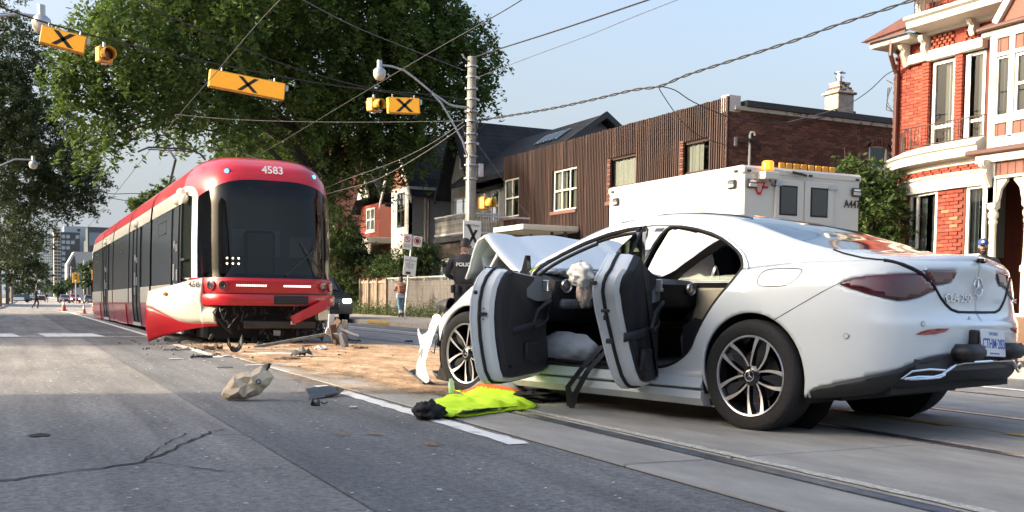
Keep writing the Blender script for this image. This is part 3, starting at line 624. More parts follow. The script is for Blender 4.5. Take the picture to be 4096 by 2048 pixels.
def trimbits(root, ysk, L_, fr):
    yb = lambda x: ysk(x, .6)
    f = lambda x, z, d: (x, yb(x)-d, z)
    b = MB(); b.loft([[f(x, z0_, .17), f(x, z0_, .25-.02*abs(2*t-1)), f(x, z1_, .24-.02*abs(2*t-1)), f(x, z1_, .17)] for t, x, z0_, z1_ in [(0, -.08, .78, .90), (.25, -.16, .76, .925), (.6, -.42*L_, .75, .925), (1, -.60*L_, .78, .91)]]); b.obj('trim_insert', M_trim2, root, True)
    pts = [f(-.16*L_, .67, .22), f(-.17*L_, .74, .25), f(-.22*L_, .755, .27), f(-.38*L_, .73, .285), f(-.55*L_, .68, .285), f(-.6*L_, .60, .28), f(-.5*L_, .575, .265), f(-.3*L_, .60, .25), f(-.18*L_, .63, .235)]
    b = MB(); b.tube(pts+pts[:2], .0135, 8).obj('grab_handle', M_trim, root, True)
    b = MB(); b.loft([[f(-.12*L_, z+.05, .19), f(-.3*L_, z+.03, .22+w_), f(-.6*L_, z, .235+w_), f(-.8*L_, z-.02, .215), f(-.88*L_, z-.03, .18)] for z, w_ in ((.545, 0), (.57, .02), (.60, .0))], False, False); b.obj('armrest', M_trim, root, True, solid=.01)
    b = MB(); b.bbox(-.25*L_-.03, -.25*L_+.03, yb(-.25)-.275, yb(-.25)-.24, .82, .845, .004); b.bbox(-.30*L_-.014, -.30*L_+.012, yb(-.25)-.28, yb(-.25)-.24, .82, .90, .004); b.obj('inner_handle', M_chrome if fr else M_alu, root)
    b = MB(); b.bbox(-.62*L_, -.35*L_, yb(-.5)-.245, yb(-.5)-.21, .33, .47, .02); b.obj('door_pocket', M_trim, root, True)
    b = MB(); b.lathe([(.045, 0), (.045, .012), (.03, .014)], 20, ax='y', o=(0, 0, 0)); s = b.obj('speaker', M_trim2, root); s.location = f(-.2*L_, .42, .21)
def latch(root, pts, ysk, dep=.09):
    for x, z, w_, h_ in pts:
        b = MB(); b.bbox(x-.012, x+.010, ysk(x, z)-dep-w_/2, ysk(x, z)-dep+w_/2, z-h_/2, z+h_/2, .004); b.obj('latch', M_seal, root)
FD = [(0, .92), (-.005, .60), (-.015, .30), (-.06, .205), (-.5, .195), (-.93, .195), (-1.0, .24), (-1.035, .45), (-1.05, .7), (-1.03, .88), (-.955, .968), (-.80, .955), (-.4, .94)]
fd, ysk = door(2.03, FD, 61, 'front_door', 0); trimbits(fd, ysk, 1.0, True)
latch(fd, [(-1.03, .665, .05, .02), (-1.03, .70, .008, .008), (-1.03, .63, .008, .008)], ysk); 
b = MB(); b.bbox(-1.04, -1.022, ysk(-1.03, .8)-.038, ysk(-1.03, .8)-.012, .79, .815, .006).obj('grommet', M_seal, fd)
RD = [(0, .93), (0, .6), (-.01, .26), (-.05, .205), (-.36, .20), (-.46, .25), (-.56, .42), (-.62, .56), (-.74, .72), (-.84, .84), (-.835, .93), (-.72, 1.02), (-.64, 1.055), (-.5, .985), (-.3, .955)]
rd, ysk2 = door(.985, RD, 62, 'rear_door', 0); trimbits(rd, ysk2, .8, False)
latch(rd, [(-.80, .70, .05, .02), (-.815, .745, .008, .008), (-.81, .66, .012, .03), (-.72, .52, .045, .03)], ysk2)
b = MB(); b.bbox(-.855, -.835, ysk2(-.8, .8)-.04, ysk2(-.8, .8)-.01, .85, .875, .006).obj('grommet', M_seal, rd)
b = MB(); b.prism([(-.10, .95), (-.08, 1.235), (-.14, 1.22), (-.30, 1.16), (-.50, 1.10), (-.64, 1.04), (-.5, .98)], -.075, -.07, 'y').obj('door_glass', M_win, rd)
b = MB(); b.tube([(-.42, -.07, .96), (-.30, -.08, 1.07), (-.16, -.10, 1.2), (-.085, -.11, 1.245)], .009, 6).obj('glass_guide', M_seal, rd)
b = MB(); b.prism([(.0, .94), (.03, 1.24), (-.06, 1.245), (-.07, .95)], -.085, -.06, 'y').obj('pillar_cover', M_glb, rd)
for rt, yk_, x_ in ((fd, ysk, -.98), (rd, ysk2, -.7)):
    pass
MB().tube([(-.3, -.03, .955), (-.7, -.035, .965), (-.92, -.04, .965)], .008, 6).obj('waist_seal', M_seal, fd)
# ---------------------------------------------------------------- bonnet, buckled upward
b = MB(); PRO = [(2.16, .99), (2.28, 1.03), (2.42, 1.12), (2.55, 1.215), (2.65, 1.292), (2.66, 1.292), (2.75, 1.25), (2.80, 1.17), (2.83, 1.09), (2.86, 1.0), (2.90, .93)]; P = []
for i, (x, z) in enumerate(PRO):
    row = []
    for j in range(29):
        y = .80-1.6*j/28; t = abs(y)/.8; q = i/(len(PRO)-1)
        k = noise.noise((x*3, y*2.3, 0))*.006+(.010*sin(y*9+1) if i > 3 else 0); dz = -.05*t**4*(1-q)-.012*(t > .93)+k
        xx = x+.05*(1-t**2)*(.2 if i < 3 else .6)+noise.noise((y*2.5, 4, z*2))*.012
        row.append((xx, y, z+dz-(.014*(1-abs(t-.55)/.1) if abs(t-.55) < .1 and i < 6 else 0)))
    P.append(row)
b.grid(P); o = b.obj('bonnet', [M_white, M_jamb], CAR, True, 13, solid=.02)
b = MB(); b.tube([(2.63, .72, 1.20), (2.55, .735, 1.12), (2.66, .74, .98), (2.8, .73, .93)], .02, 6); b.loft([[(2.5, y, 1.10), (2.62, y, 1.20), (2.74, y, 1.10), (2.70, y, .98)] for y in (.76, .62, .5)], False, False); b.obj('bonnet_frame', M_jamb, CAR, True)
b = MB(); b.grid([[(x, y+.0, z) for y, z in ((.80, z0_), (.845, z0_-.01), (.865, z0_-.05))] for x, z0_ in ((2.08, .975), (2.25, .955), (2.45, .905), (2.6, .86), (2.75, .82))]); b.obj('fender_edge', M_white, CAR, True, solid=.006)
b = MB(); b.prism([(2.06, .93), (2.2, .935), (2.13, .98), (2.09, 1.09), (2.075, 1.09)], .82, .86, 'y').obj('mirror_base', M_glb, CAR)
# ---------------------------------------------------------------- torn front corner
MP = smooth_poly([(3.148, .615), (3.20, .527), (3.257, .416), (3.276, .306), (3.34, .205), (3.323, .065), (3.40, .04), (3.493, .041), (3.60, .06), (3.636, .087), (3.55, .206), (3.585, .329), (3.617, .403), (3.625, .484), (3.585, .51), (3.555, .486), (3.543, .443), (3.47, .452), (3.394, .47), (3.32, .536), (3.25, .64)], 1)
HO = smooth_poly([(3.562, .23), (3.552, .305), (3.477, .335), (3.39, .330), (3.405, .275), (3.475, .228)], 2)
b = MB(); st = .011; nx, nz = 60, 60
def bp(x, z): return (x, .865-1.5*max(0, x-3.2)**2*.4+.02*sin(z*13+x*7)+.012*noise.noise((x*14, z*14, 0))-.05*max(0, .16-z), z)
V = {}
def vid(i, j):
    x, z = 3.12+i*st, .02+j*st
    for P_ in (MP, HO):
        r, d = near(x, z, P_)
        if d < st*.75: x, z = r; break
    return bp(x, z)
for i in range(52):
    for j in range(60):
        x, z = 3.12+(i+.5)*st, .02+(j+.5)*st
        if inpoly(x, z, MP) and not inpoly(x, z, HO): b.add([vid(i, j), vid(i+1, j), vid(i+1, j+1), vid(i, j+1)], [(0, 1, 2, 3)])
b.obj('torn_bumper_corner', M_white, CAR, True, 60, solid=.004, label='torn white bumper corner hanging with an empty fog lamp hole')
hh = [Vector(bp(*q))+Vector((0, -.02, 0)) for q in HO]; MB().tube(hh+hh[:2], .014, 6).obj('fog_lamp_bezel', M_white, CAR, True)
b = MB(); P = []
for i in range(14):
    t = i/13; x, z = 3.72-.32*t, .13-.12*t; P.append([(x+.02*((i % 2)), .84, z+.03), (x, .78, z-.012), (x-.02, .72, z+.005)])
b.grid(P).obj('torn_grille_strip', M_brk, CAR, solid=.012)
b = MB(); P = []
for i in range(10):                                            # headlamp stub and crushed carrier behind the arch
    a = i/9*2*pi; P.append([(3.18+.10*t_, .72+.06*cos(a)*(1-t_*.3), .70+.075*sin(a)*(1-.3*t_)+.02*noise.noise((a*3, t_*5, 0))) for t_ in (0, .5, 1, 1.9)])
b.grid(P+[P[0]]).obj('headlamp_housing', M_brk, CAR, True, solid=.004)
random.seed(5)
b = MB()
for i in range(46):
    x, y, z = random.uniform(3.05, 3.3), random.uniform(.45, .82), random.uniform(.2, .68); s = random.uniform(.015, .05); T = Matrix.Translation((x, y, z)) @ Euler((random.random()*3, random.random()*3, random.random()*3)).to_matrix().to_4x4(); b.bbox(-s, s, -s*.5, s*.5, -s*.25, s*.25, .004, T)
b.obj('crushed_carrier', M_brk, CAR, kind='stuff')
b = MB()
for k in range(9):
    p0 = Vector((random.uniform(3.08, 3.3), random.uniform(.5, .8), random.uniform(.45, .75))); pts = [p0]
    for q in range(4): pts.append(pts[-1]+Vector((random.uniform(.0, .07), random.uniform(-.04, .04), random.uniform(-.12, .03))))
    b.tube(pts, .005, 5)
b.obj('dangling_wire', M_blk, CAR, kind='stuff')
MB().tube([(3.18, .6, .79), (3.05, .5, .83), (2.92, .35, .86), (2.8, .2, .85)], .006, 6).obj('bonnet_cable', M_brk, CAR)
b = MB(); b.prism([(3.04, .5), (3.12, .55), (3.16, .3), (3.12, .1), (3.3, .16), (3.22, .09), (3.08, .08), (3.02, .3)], .70, .84, 'y').obj('arch_liner_remnant', M_brk, CAR, bevel=.01)
# engine bay mass
b = MB(); b.bbox(2.25, 3.05, -.70, .62, .5, .80, .05); b.bbox(2.4, 2.9, -.4, .35, .78, .9, .04); b.obj('engine', M_int, CAR)
# ---------------------------------------------------------------- cabin
b = MB(); b.loft([[(1.84, y, .72), (1.82, y, .90), (1.90, y, .935+h), (2.05, y, .95), (2.2, y, .96), (2.2, y, .62), (2.0, y, .60)] for y, h in ((.80, 0), (.6, .0), (.5, .035), (.25, .035), (.15, 0), (-.8, 0))]); b.obj('dashboard', M_trim, CAR, True, 40)
for y_, z_ in ((.70, .865), (.12, .85), (-.12, .85), (-.70, .865)):
    v = MB(); v.lathe([(.042, 0), (.047, -.012), (.042, -.02), (.036, -.014)], 24, ax='x', cap=False); 
    for k in range(6): v.box(-.012, -.008, -.003, .003, -.036, .036, Matrix.Rotation(k*pi/6, 4, 'X'))
    v.lathe([(.014, -.018), (.012, -.012)], 16, ax='x'); o = v.obj('air_vent', M_alu, CAR, True); o.location = (1.825, y_, z_); o.scale = (1.5, 1.1, 1.1)
MB().bbox(1.80, 1.88, .42, .74, .70, .77, .02).obj('light_switch_panel', M_trim2, CAR); MB().lathe([(.02, 0), (.018, -.02)], 16, ax='x', o=(1.8, .62, .735)).obj('light_switch', M_alu, CAR)
MB().bbox(1.88, 2.0, .76, .84, .78, .88, .02).obj('side_trim', M_cream, CAR, True)
MB().tube([(1.62+.035*cos(a), .38+.185*sin(a)*1, .84+.185*cos(a)) for a in [2*pi*k/24 for k in range(26)]], .015, 8).obj('steering_wheel', M_trim, CAR, True)
def rag(name, c, r, m, seed, n=22, sx=1, sy=1, sz=1, amp=.35, parent=CAR):
    b = MB(); P = []
    for i in range(n+1):
        th = pi*(.02+.96*i/n); row = []
        for j in range(n*2):
            ph = pi*j/n; d = Vector((sin(th)*cos(ph), sin(th)*sin(ph), cos(th))); f = 1+amp*noise.noise(d*2.1+Vector((seed, 0, 0)))+amp*.6*noise.noise(d*5+Vector((0, seed, 0)))+amp*.25*abs(noise.noise(d*11)); row.append((c[0]+d.x*r*sx*f, c[1]+d.y*r*sy*f, c[2]+d.z*r*sz*f))
        P.append(row+[row[0]])
    b.grid(P); return b.obj(name, m, parent, True, 75)
rag('steering_airbag', (1.66, .69, .95), .085, M_cloth, 3, sx=1.3, sy=.8, sz=1.0, amp=.32); rag('steering_airbag', (1.66, .66, .82), .07, mat('stained_airbag', (.62, .50, .42), .85, bump=.6, bs=26, var=.12, vs=12), 9, sx=.6, sz=1.45, amp=.3); rag('knee_airbag', (1.95, .66, .965), .06, M_cloth, 5, sx=2.0, sy=1.2, sz=.35)
rag('white_sheet', (1.90, .60, .38), .25, mat('grey_white_cloth', (.55, .57, .58), .9, bump=.5, bs=14, var=.1, vs=6), 1, sx=1.12, sy=.75, sz=.58, amp=.10)
def seat(x, y, back=True):
    b = MB(); b.loft([[(x-.28, yy, .34), (x-.28, yy, .50), (x-.1, yy, .53), (x+.22, yy, .55-h), (x+.27, yy, .50-h), (x+.25, yy, .34)] for yy, h in ((y-.25, .0), (y-.2, .0), (y-.1, .02), (y+.1, .02), (y+.2, .0), (y+.25, 0))]); b.obj('seat', M_int, CAR, True)
    b = MB(); b.loft([[(x-.24-.32*t, yy*(1-.12*t)+y*.12*t, .48+.62*t), (x-.12-.30*t-h, yy*(1-.12*t)+y*.12*t, .50+.60*t)] for yy, h in ((y-.24, 0), (y+.24, 0)) for t in (0, 1)][:0] or [[(x-.26-.28*t, y-wd, .48+.58*t), (x-.16-.26*t, y-wd, .48+.58*t), (x-.12-.26*t, y, .48+.58*t), (x-.16-.26*t, y+wd, .48+.58*t), (x-.26-.28*t, y+wd, .48+.58*t)] for t, wd in ((0, .25), (.3, .26), (.7, .24), (.95, .2), (1, .15))]); b.obj('backrest', M_int, CAR, True, 60)
    MB().bbox(x-.56, x-.46, y-.12, y+.12, 1.06, 1.22, .03).obj('headrest', M_int, CAR, True)
seat(1.15, -.38)
b = MB(); b.loft([[(-.05, y, .30), (-.05, y, .56), (.25, y, .60), (.58, y, .66-.02*k), (.68, y, .60), (.66, y, .30)] for k, y in enumerate((.72, .60, .3, 0, -.3, -.72))]); b.obj('rear_bench', M_int, CAR, True)
b = MB(); b.loft([[(-.05, y, .5), (.12, y, .55), (-.12, y, 1.0), (-.2, y, 1.06), (-.35, y, 1.0)] for y in (.72, .6, .3, 0, -.3, -.72)]); b.obj('rear_backrest', M_int, CAR, True)
MB().bbox(.3, 2.2, -.78, .80, .2, .30, .02).obj('cabin_floor', M_int, CAR)
MB().bbox(1.35, 1.95, -.84, -.80, .60, .88, .02).obj('passenger_door_card', M_cream, CAR, True); MB().bbox(1.5, 1.62, -.80, -.77, .74, .78, .008).obj('passenger_door_handle', M_chrome, CAR); MB().bbox(.2, 1.0, -.84, -.80, .5, .9, .02).obj('passenger_door_card', M_trim, CAR)
b = MB(); b.loft([[(x, .80, z0), (x+.05, .80, z0), (x+.05, .76, z0), (x, .76, z0)] for x, z0 in ((1.0, .25), (.985, .5), (.975, .92))]); b.obj('pillar_base', M_jamb, CAR)
b = MB(); pp = [(.965, .93), (.94, 1.08), (.905, 1.25)]; b.loft([[(x-.012, y, z), (x+.065, y, z), (x+.065, y-.06, z), (x-.012, y-.06, z)] for x, z in pp for y in [sideP(x, z)[1]+.002]]); b.obj('centre_pillar', M_glb, CAR)
for pts in ([(1.30, .80, .45), (1.36, .93, .30), (1.47, .96, .16), (1.46, .95, .02)], [(1.26, .80, .42), (1.29, .95, .28), (1.36, .98, .14), (1.42, .97, .015)]):
    b = MB(); b.grid([[(x, y, z), (x+.045, y+.01, z)] for x, y, z in pts]).obj('seat_belt', M_trim, CAR, solid=.003, sub=0)
# ================================================================ streetcar
M_red = mat('tram_red', (.40, .006, .014), .3, coat=.45, var=.06, vs=2); M_redd = mat('dusty_tram_red', (.30, .018, .03), .35, coat=.4, var=.15, vs=2.5); M_crm = mat('tram_cream', (.70, .66, .54), .35, coat=.4, var=.05, vs=1.2)
M_tgl = mat('tram_dark_glass', (.010, .013, .011), .2, spec=.14); M_tfr = mat('tram_frame', (.028, .03, .032), .4); M_bel = mat('bellows', (.07, .07, .068), .7); M_grey = mat('grey_metal', (.2, .2, .19), .5, .3, var=.3, vs=8)
M_greyl = mat('light_grey_paint', (.5, .5, .48), .5); M_led = mat('led_strip', (.9, .85, .8), .4, emit=.6); M_bluel = mat('blue_marker_lamp', (.05, .3, .9), .3, emit=2.2, ecol=(.05, .35, 1)); M_amb = mat('amber_lens', (.55, .14, .01), .3, coat=.5); M_hl = mat('headlamp_glass', (.02, .02, .022), .1, coat=1)
M_ws = bpy.data.materials.new('tram_windscreen'); M_ws.use_nodes = True
_n = M_ws.node_tree; _n.nodes.clear(); _o = _n.nodes.new('ShaderNodeOutputMaterial'); _mx = _n.nodes.new('ShaderNodeMixShader'); _t = _n.nodes.new('ShaderNodeBsdfTransparent'); _g = _n.nodes.new('ShaderNodeBsdfGlossy'); _fr = _n.nodes.new('ShaderNodeFresnel')
_t.inputs[0].default_value = (.42, .47, .47, 1); _g.inputs['Roughness'].default_value = .015; _fr.inputs[0].default_value = 1.45
_n.links.new(_fr.outputs[0], _mx.inputs[0]); _n.links.new(_t.outputs[0], _mx.inputs[1]); _n.links.new(_g.outputs[0], _mx.inputs[2]); _n.links.new(_mx.outputs[0], _o.inputs[0])
TX, TY = 3.735, 15.95
TR = thing('streetcar', 'red and cream articulated streetcar with smashed lower front, halted in its lane', 'streetcar', (TX, TY, 0)); TR.rotation_euler = (R(-.35), 0, 0)
HWP = [(.15, 1.17), (.4, 1.20), (.65, 1.215), (.97, 1.215), (1.6, 1.21), (2.25, 1.19), (2.5, 1.16), (2.65, 1.12), (2.8, 1.03), (2.93, .88), (3.01, .66), (3.04, .4), (3.05, 0.0)]
def hw(z): return float(np.interp(z, [q[0] for q in HWP], [q[1] for q in HWP]))
def band(name, y0, y1, z0, z1, m, side, off=0, par=None, n=4, solid=0):
    zs = [z0+(z1-z0)*k/n for k in range(n+1)]; b = MB(); b.grid([[(side*(hw(z)+off), y, z) for z in zs] for y in (y0, y1)])
    if off > 0.004: b.loft([[(side*(hw(z)+off), y, z) for z in zs] + [(side*(hw(z)-.01), y, z) for z in zs[::-1]] for y in (y0, y1)])
    return b.obj(name, m, par or TR)
MODS = [(1.35, 5.1, 'front'), (5.38, 9.15, 'door'), (9.35, 13.1, 'win'), (13.3, 16.55, 'door'), (16.75, 20.3, 'win')]
ROOFZ = [2.5, 2.58, 2.65, 2.73, 2.8, 2.87, 2.93, 2.98, 3.01, 3.03, 3.045, 3.05]
for mi, (a, c, kind) in enumerate(MODS):
    md = bpy.data.objects.new('car_section', None); COL.objects.link(md); md.parent = TR
    b = MB(); prof = [(hw(z), z) for z in ROOFZ]; b.loft([[(x, y, z) for x, z in prof]+[(-x, y, z) for x, z in prof[::-1][1:]] for y in (a, c)], False, False); b.obj('roof_shell', M_red, md, True, 50)
    for sd in (-1, 1):
        band('upper_panel', a, c, 2.25, 2.5, M_crm, sd, 0, md)
        band('window_band', a, c, .97, 2.25, M_tgl, sd, -.012, md, 6)
        for k in range(1, 3): y = a+(c-a)*k/3; band('panel_joint', y-.006, y+.006, 2.25, 2.5, M_tfr, sd, .001, md)
        drs = [(6.95, 8.35)] if mi == 1 else [(14.55, 16.05)] if mi == 3 else [(1.28, 2.35)] if mi == 0 else []
        segs = [(a, c)]
        for d0, d1 in drs: segs = [(a, d0), (d1, c)] if d0 > a+.2 else [(d1, c)]
        for s0, s1 in segs:
            band('cream_panel', s0, s1, .65, .97, M_crm, sd, 0, md); band('skirt_panel', s0, s1, .15, .65, M_redd, sd, 0, md)
        if kind != 'front' and kind != 'door': band('skirt_cover', a+.35, c-1.1, .14, .61, M_red, sd, .022, md)
        elif mi == 0: band('skirt_cover', 3.0, 4.6, .14, .61, M_red, sd, .022, md)
        for d0, d1 in (drs if not (mi == 0 and sd == 1) else []):
            d = band('door', d0, d1, .22, 2.22, M_tgl, sd, -.004, md, 6)
            ymid = (d0+d1)/2
            for y in ([d0, ymid, d1] if mi else [d0, d1, d0+.28]): band('door_frame', y-.03, y+.03, .2, 2.25, M_tfr, sd, .012, md, 6)
            band('step_sill', d0, d1, .15, .22, M_greyl, sd, .03, md)
            for (z0, z1, yy) in ((1.55, 1.68, .12), (1.5, 1.62, -.12), (1.02, 1.2, -.16), (.82, .98, .15), (1.02, 1.3, .2)): band('door_sticker', ymid+yy-.035, ymid+yy+.035, z0, z1, M_greyl, sd, .016, md)
            o = MB().ball((0, 0, 0), .085, 14, 10, (.9, 1, .9)).obj('camera_dome', M_crm, md, True); o.location = (sd*1.2, ymid-.1, 2.33)
        if kind != 'door':
            ys = [a+1.2 if mi == 0 else a+.05, c-.05]
            y0_, y1_ = (2.5, 4.95) if mi == 0 else (a+.15, c-.15)
            for z in (1.87, 2.1): band('window_rail', (y0_+y1_)/2-.55, (y0_+y1_)/2+.5, z, z+.022, M_tfr, sd, -.004, md)
            for y in ((y0_+y1_)/2-.55, (y0_+y1_)/2+.5): band('window_rail', y, y+.03, 1.87, 2.12, M_tfr, sd, -.003, md)
    for y0_, y1_ in ((a+.3, (a+c)/2-.1), ((a+c)/2+.1, c-.3)): MB().bbox(-.5, .5, y0_, y1_, 2.92, 3.075, .05).obj('roof_unit', M_greyl, md)
    if mi in (0, 2, 4):
        MB().bbox(-.95, .95, a+.6, c-.6, .12, .5, .05).obj('bogie', M_int, md)
for a, c in ((5.1, 5.38), (9.15, 9.35), (13.1, 13.3), (16.55, 16.75)):
    b = MB(); prof = [(hw(z)-.05, z) for z in [.2, .65, 1.6, 2.25]+ROOFZ]; n = 7
    b.loft([[(x-(.025 if k % 2 else 0), a+(c-a)*k/(n-1), z) for x, z in prof]+[(-x+(.025 if k % 2 else 0), a+(c-a)*k/(n-1), z) for x, z in prof[::-1]] for k in range(n)], False, False); b.obj('bellows', M_bel, TR)
    for sd in (-1, 1): b = MB(); b.grid([[(sd*(hw(z)+.004), y, z) for z in (.15, .4, .65)] for y in (a, c)]).obj('joint_cover', M_redd, TR)
    b = MB(); rp = [(hw(z)+.006, z) for z in ROOFZ[:9]]
    b.loft([[(x, y, z) for x, z in rp]+[(-x, y, z) for x, z in rp[::-1]] for y in (a-.02, (a+c)/2-.03)], False, False); b.obj('joint_hood', M_red, TR, True)
# rear end closure
b = MB(); prof = [(hw(z), z) for z in [.15, .65, 1.6, 2.25]+ROOFZ]; b.add([(x, 20.3, z) for x, z in prof]+[(-x, 20.3, z) for x, z in prof[::-1]], [tuple(range(2*len(prof)))]).obj('rear_end', M_redd, TR)
# nose: point on the shell for u in -1..1 across the front
def nose(u, z):
    base = float(np.interp(z, [.15, 1.02, 1.06, 2.3, 2.6, 2.8, 2.93, 3.01, 3.05], [.03, .0, .05, .16, .24, .42, .68, 1.0, 1.35])); d = float(np.interp(z, [0, 2.5, 2.8, 3.0, 3.05], [1.32, 1.2, .9, .35, 0])); d = min(d, 1.36-base) if z < 3.04 else 0
    H = hw(z); return (u*H*1.0, base+(1.36-base if abs(u) > .9999 else min(1.36-base, (1.36-base)*abs(u)**6)), z)
def ztop(u): return 2.58-.26*(abs(u)/.875)**3.6
def zb(u): au = abs(u); return ztop(u) if au <= .875 else 2.32+.20*(1-math.exp(-(au-.875)/.03))
_uh = [0, .08, .16, .24, .32, .40, .48, .55, .61, .66, .70, .74, .78, .82, .85, .875, .89, .905, .92, .935, .95, .97, .985, 1.0]; U_ = [-q for q in _uh[::-1]][:-1]+_uh; BB = {}
def zrow(u, i):                                                # rows: 0-6 nose, 6-26 glass, 26-38 hood
    if i <= 6: return .62+.43*i/6
    if i <= 26: return 1.05+(zb(u)-1.05)*(i-6)/20
    t = (i-26)/13; return zb(u)+(3.05-zb(u))*(1-(1-t)**1.7)
for i in range(39):
    for j in range(len(U_)-1):
        au = abs((U_[j]+U_[j+1])/2)
        if i < 6: k = 'nose_panel' if au < .93 else 'corner_panel'
        elif i < 26: k = 'windscreen' if au < .875 else 'pillar_cream' if au < .915 or i > 23 else 'cab_window'
        else: k = 'front_hood'
        BB.setdefault(k, MB()).add([nose(U_[j], zrow(U_[j], i)), nose(U_[j+1], zrow(U_[j+1], i)), nose(U_[j+1], zrow(U_[j+1], i+1)), nose(U_[j], zrow(U_[j], i+1))], [(0, 1, 2, 3)])
MM = dict(nose_panel=M_red, corner_panel=M_crm, windscreen=M_ws, pillar_cream=M_crm, cab_window=M_tgl, front_hood=M_red)
for k, q in BB.items(): q.obj(k, MM[k], TR, True, 50)
def noseb(name, u0, u1, z0, z1, off, m, n=30, par=TR, dp=.05):
    b = MB(); rows = []
    for k in range(n+1):
        u = u0+(u1-u0)*k/n; p = Vector(nose(u, z0)); q = Vector(nose(u+.004, z0)); t = (q-p).normalized(); nn = Vector((t.y, -t.x, 0)); f = lambda z, o: (Vector(nose(u, z))+nn*o).to_tuple()
        rows.append([f(z0, -dp), f(z0, off*.8), f(z0+(z1-z0)*.15, off), f(z1-(z1-z0)*.15, off), f(z1, off*.8), f(z1, -dp)])
    b.loft(rows); return b.obj(name, m, par, True, 35)
noseb('bumper_beam', -.95, .97, .625, .795, .075, M_red); noseb('headlamp_panel', -.93, .96, .815, 1.035, .035, M_red)
noseb('bumper_groove', -.9, .93, .795, .815, .02, M_tfr)
for u in (-.735, -.62, .62, .735):
    p = Vector(nose(u, .93)); q = Vector(nose(u+.01, .93)); t = (q-p).normalized(); nn = Vector((t.y, -t.x, 0)); M_ = face_m(p+nn*.05, t, (0, 0, 1))
    o = MB().lathe([(.078, -.02), (.078, .008), (.064, .012)], 24, cap=False).obj('headlamp_ring', M_redd, TR); o.matrix_local = M_
    o = MB().lathe([(.062, 0), (.062, .012), (.04, .014), (.03, .005), (0, .005)], 24).obj('headlamp', M_hl, TR); o.matrix_local = M_
for u0, u1 in ((-.47, -.12), (.12, .45)):
    for k in range(14):
        u = u0+(u1-u0)*k/13; noseb('running_light', u-.009, u+.009, .915, .945, .045, M_led, 1)
noseb('side_marker', -.91, -.81, .915, .95, .045, M_amb, 4); noseb('side_marker', .83, .93, .915, .95, .045, M_amb, 4)
b = MB(); 
for k in range(6): z = .64+.024*k; noseb('grille_slat', -.02, .42, z, z+.014, .082, M_tfr, 8)
noseb('grille_back', -.02, .42, .635, .79, .078, M_int, 8)
for u in (-.60, .66):
    p = Vector(nose(u, 2.70)); q = Vector(nose(u+.01, 2.70)); t = (q-p).normalized(); nn = Vector((t.y, -t.x, .25)).normalized(); o = MB().lathe([(.052, -.01), (.05, .01), (.036, .014)], 20).obj('lamp_bezel', M_tfr, TR); o.matrix_local = face_m(p+nn*.0, t, (0, .3, 1)); o2 = MB().lathe([(.036, .012), (.03, .02), (0, .022)], 18).obj('marker_lamp', M_bluel, o)
M_num = mat('number_white', (.8, .8, .78), .5); M_numb = mat('number_black', (.03, .03, .03), .5)
p = Vector(nose(.04, 2.73)); text('fleet_number', '4583', .185, M_num, TR, face_m(p+Vector((0, -.03, .02)), (1, .015, 0), (0, .42, 1)), .003, bold=.003, squash=.92)
# wiper, dash, seat and cab furniture behind the windscreen
MB().tube([(.78, -.02, 1.1), (.62, .0, 1.32), (.42, .06, 1.62)], .012, 6).obj('wiper_arm', M_blk, TR); MB().tube([(.18, .0, 1.1), (.70, .05, 1.56)], .01, 6).obj('wiper_blade', M_blk, TR)
b = MB(); b.loft([[(-.95, .6, 1.0), (-.85, .42, 1.12), (.85, .42, 1.12), (.95, .6, 1.0)], [(-1.0, .9, 1.0), (-.9, .9, 1.14), (.9, .9, 1.14), (1.0, .9, 1.0)]]); b.obj('cab_console', M_tfr, TR)
MB().bbox(-.25, .25, 1.0, 1.15, .9, 1.85, .05).obj('driver_seat', M_tfr, TR); MB().box(-1.1, 1.1, 1.6, 1.62, .6, 2.6).obj('cab_bulkhead', mat('cab_bulkhead', (.22, .24, .25), .6), TR)
MB().box(-.35, .45, 1.575, 1.585, 1.45, 1.9).obj('bulkhead_window', mat('bulkhead_glass', (.3, .33, .35), .3), TR); MB().box(.62, 1.0, 1.575, 1.585, 1.45, 1.8).obj('bulkhead_window', M_greyl, TR)
for i in range(3):
    for j in range(2): MB().ball((-.62+.09*i, .55, 1.28+.085*j), .016, 8, 6).obj('console_light', mat('warm_led', (1, .6, .4), .5, emit=4) if (i, j) == (0, 0) else bpy.data.materials['warm_led'], TR)
MB().tube([(-.66, .12, 1.06), (-.66, .17, 1.5), (-.65, .27, 2.3), (-.64, .33, 2.42)], .014, 6).obj('glazing_bar', M_tfr, TR)
MB().bbox(-.95, .95, .6, 1.36, .62, .98, .02).obj('cab_floor', M_int, TR)
for i in range(2): MB().bbox(-1.22, -1.19, 1.0, 1.33, 1.0+.0, 1.05, .005).obj('window_sill', M_tfr, TR)
MB().bbox(-1.225, -1.2, .92, 1.3, 1.32, 1.36, .004).obj('window_sill', M_tfr, TR)
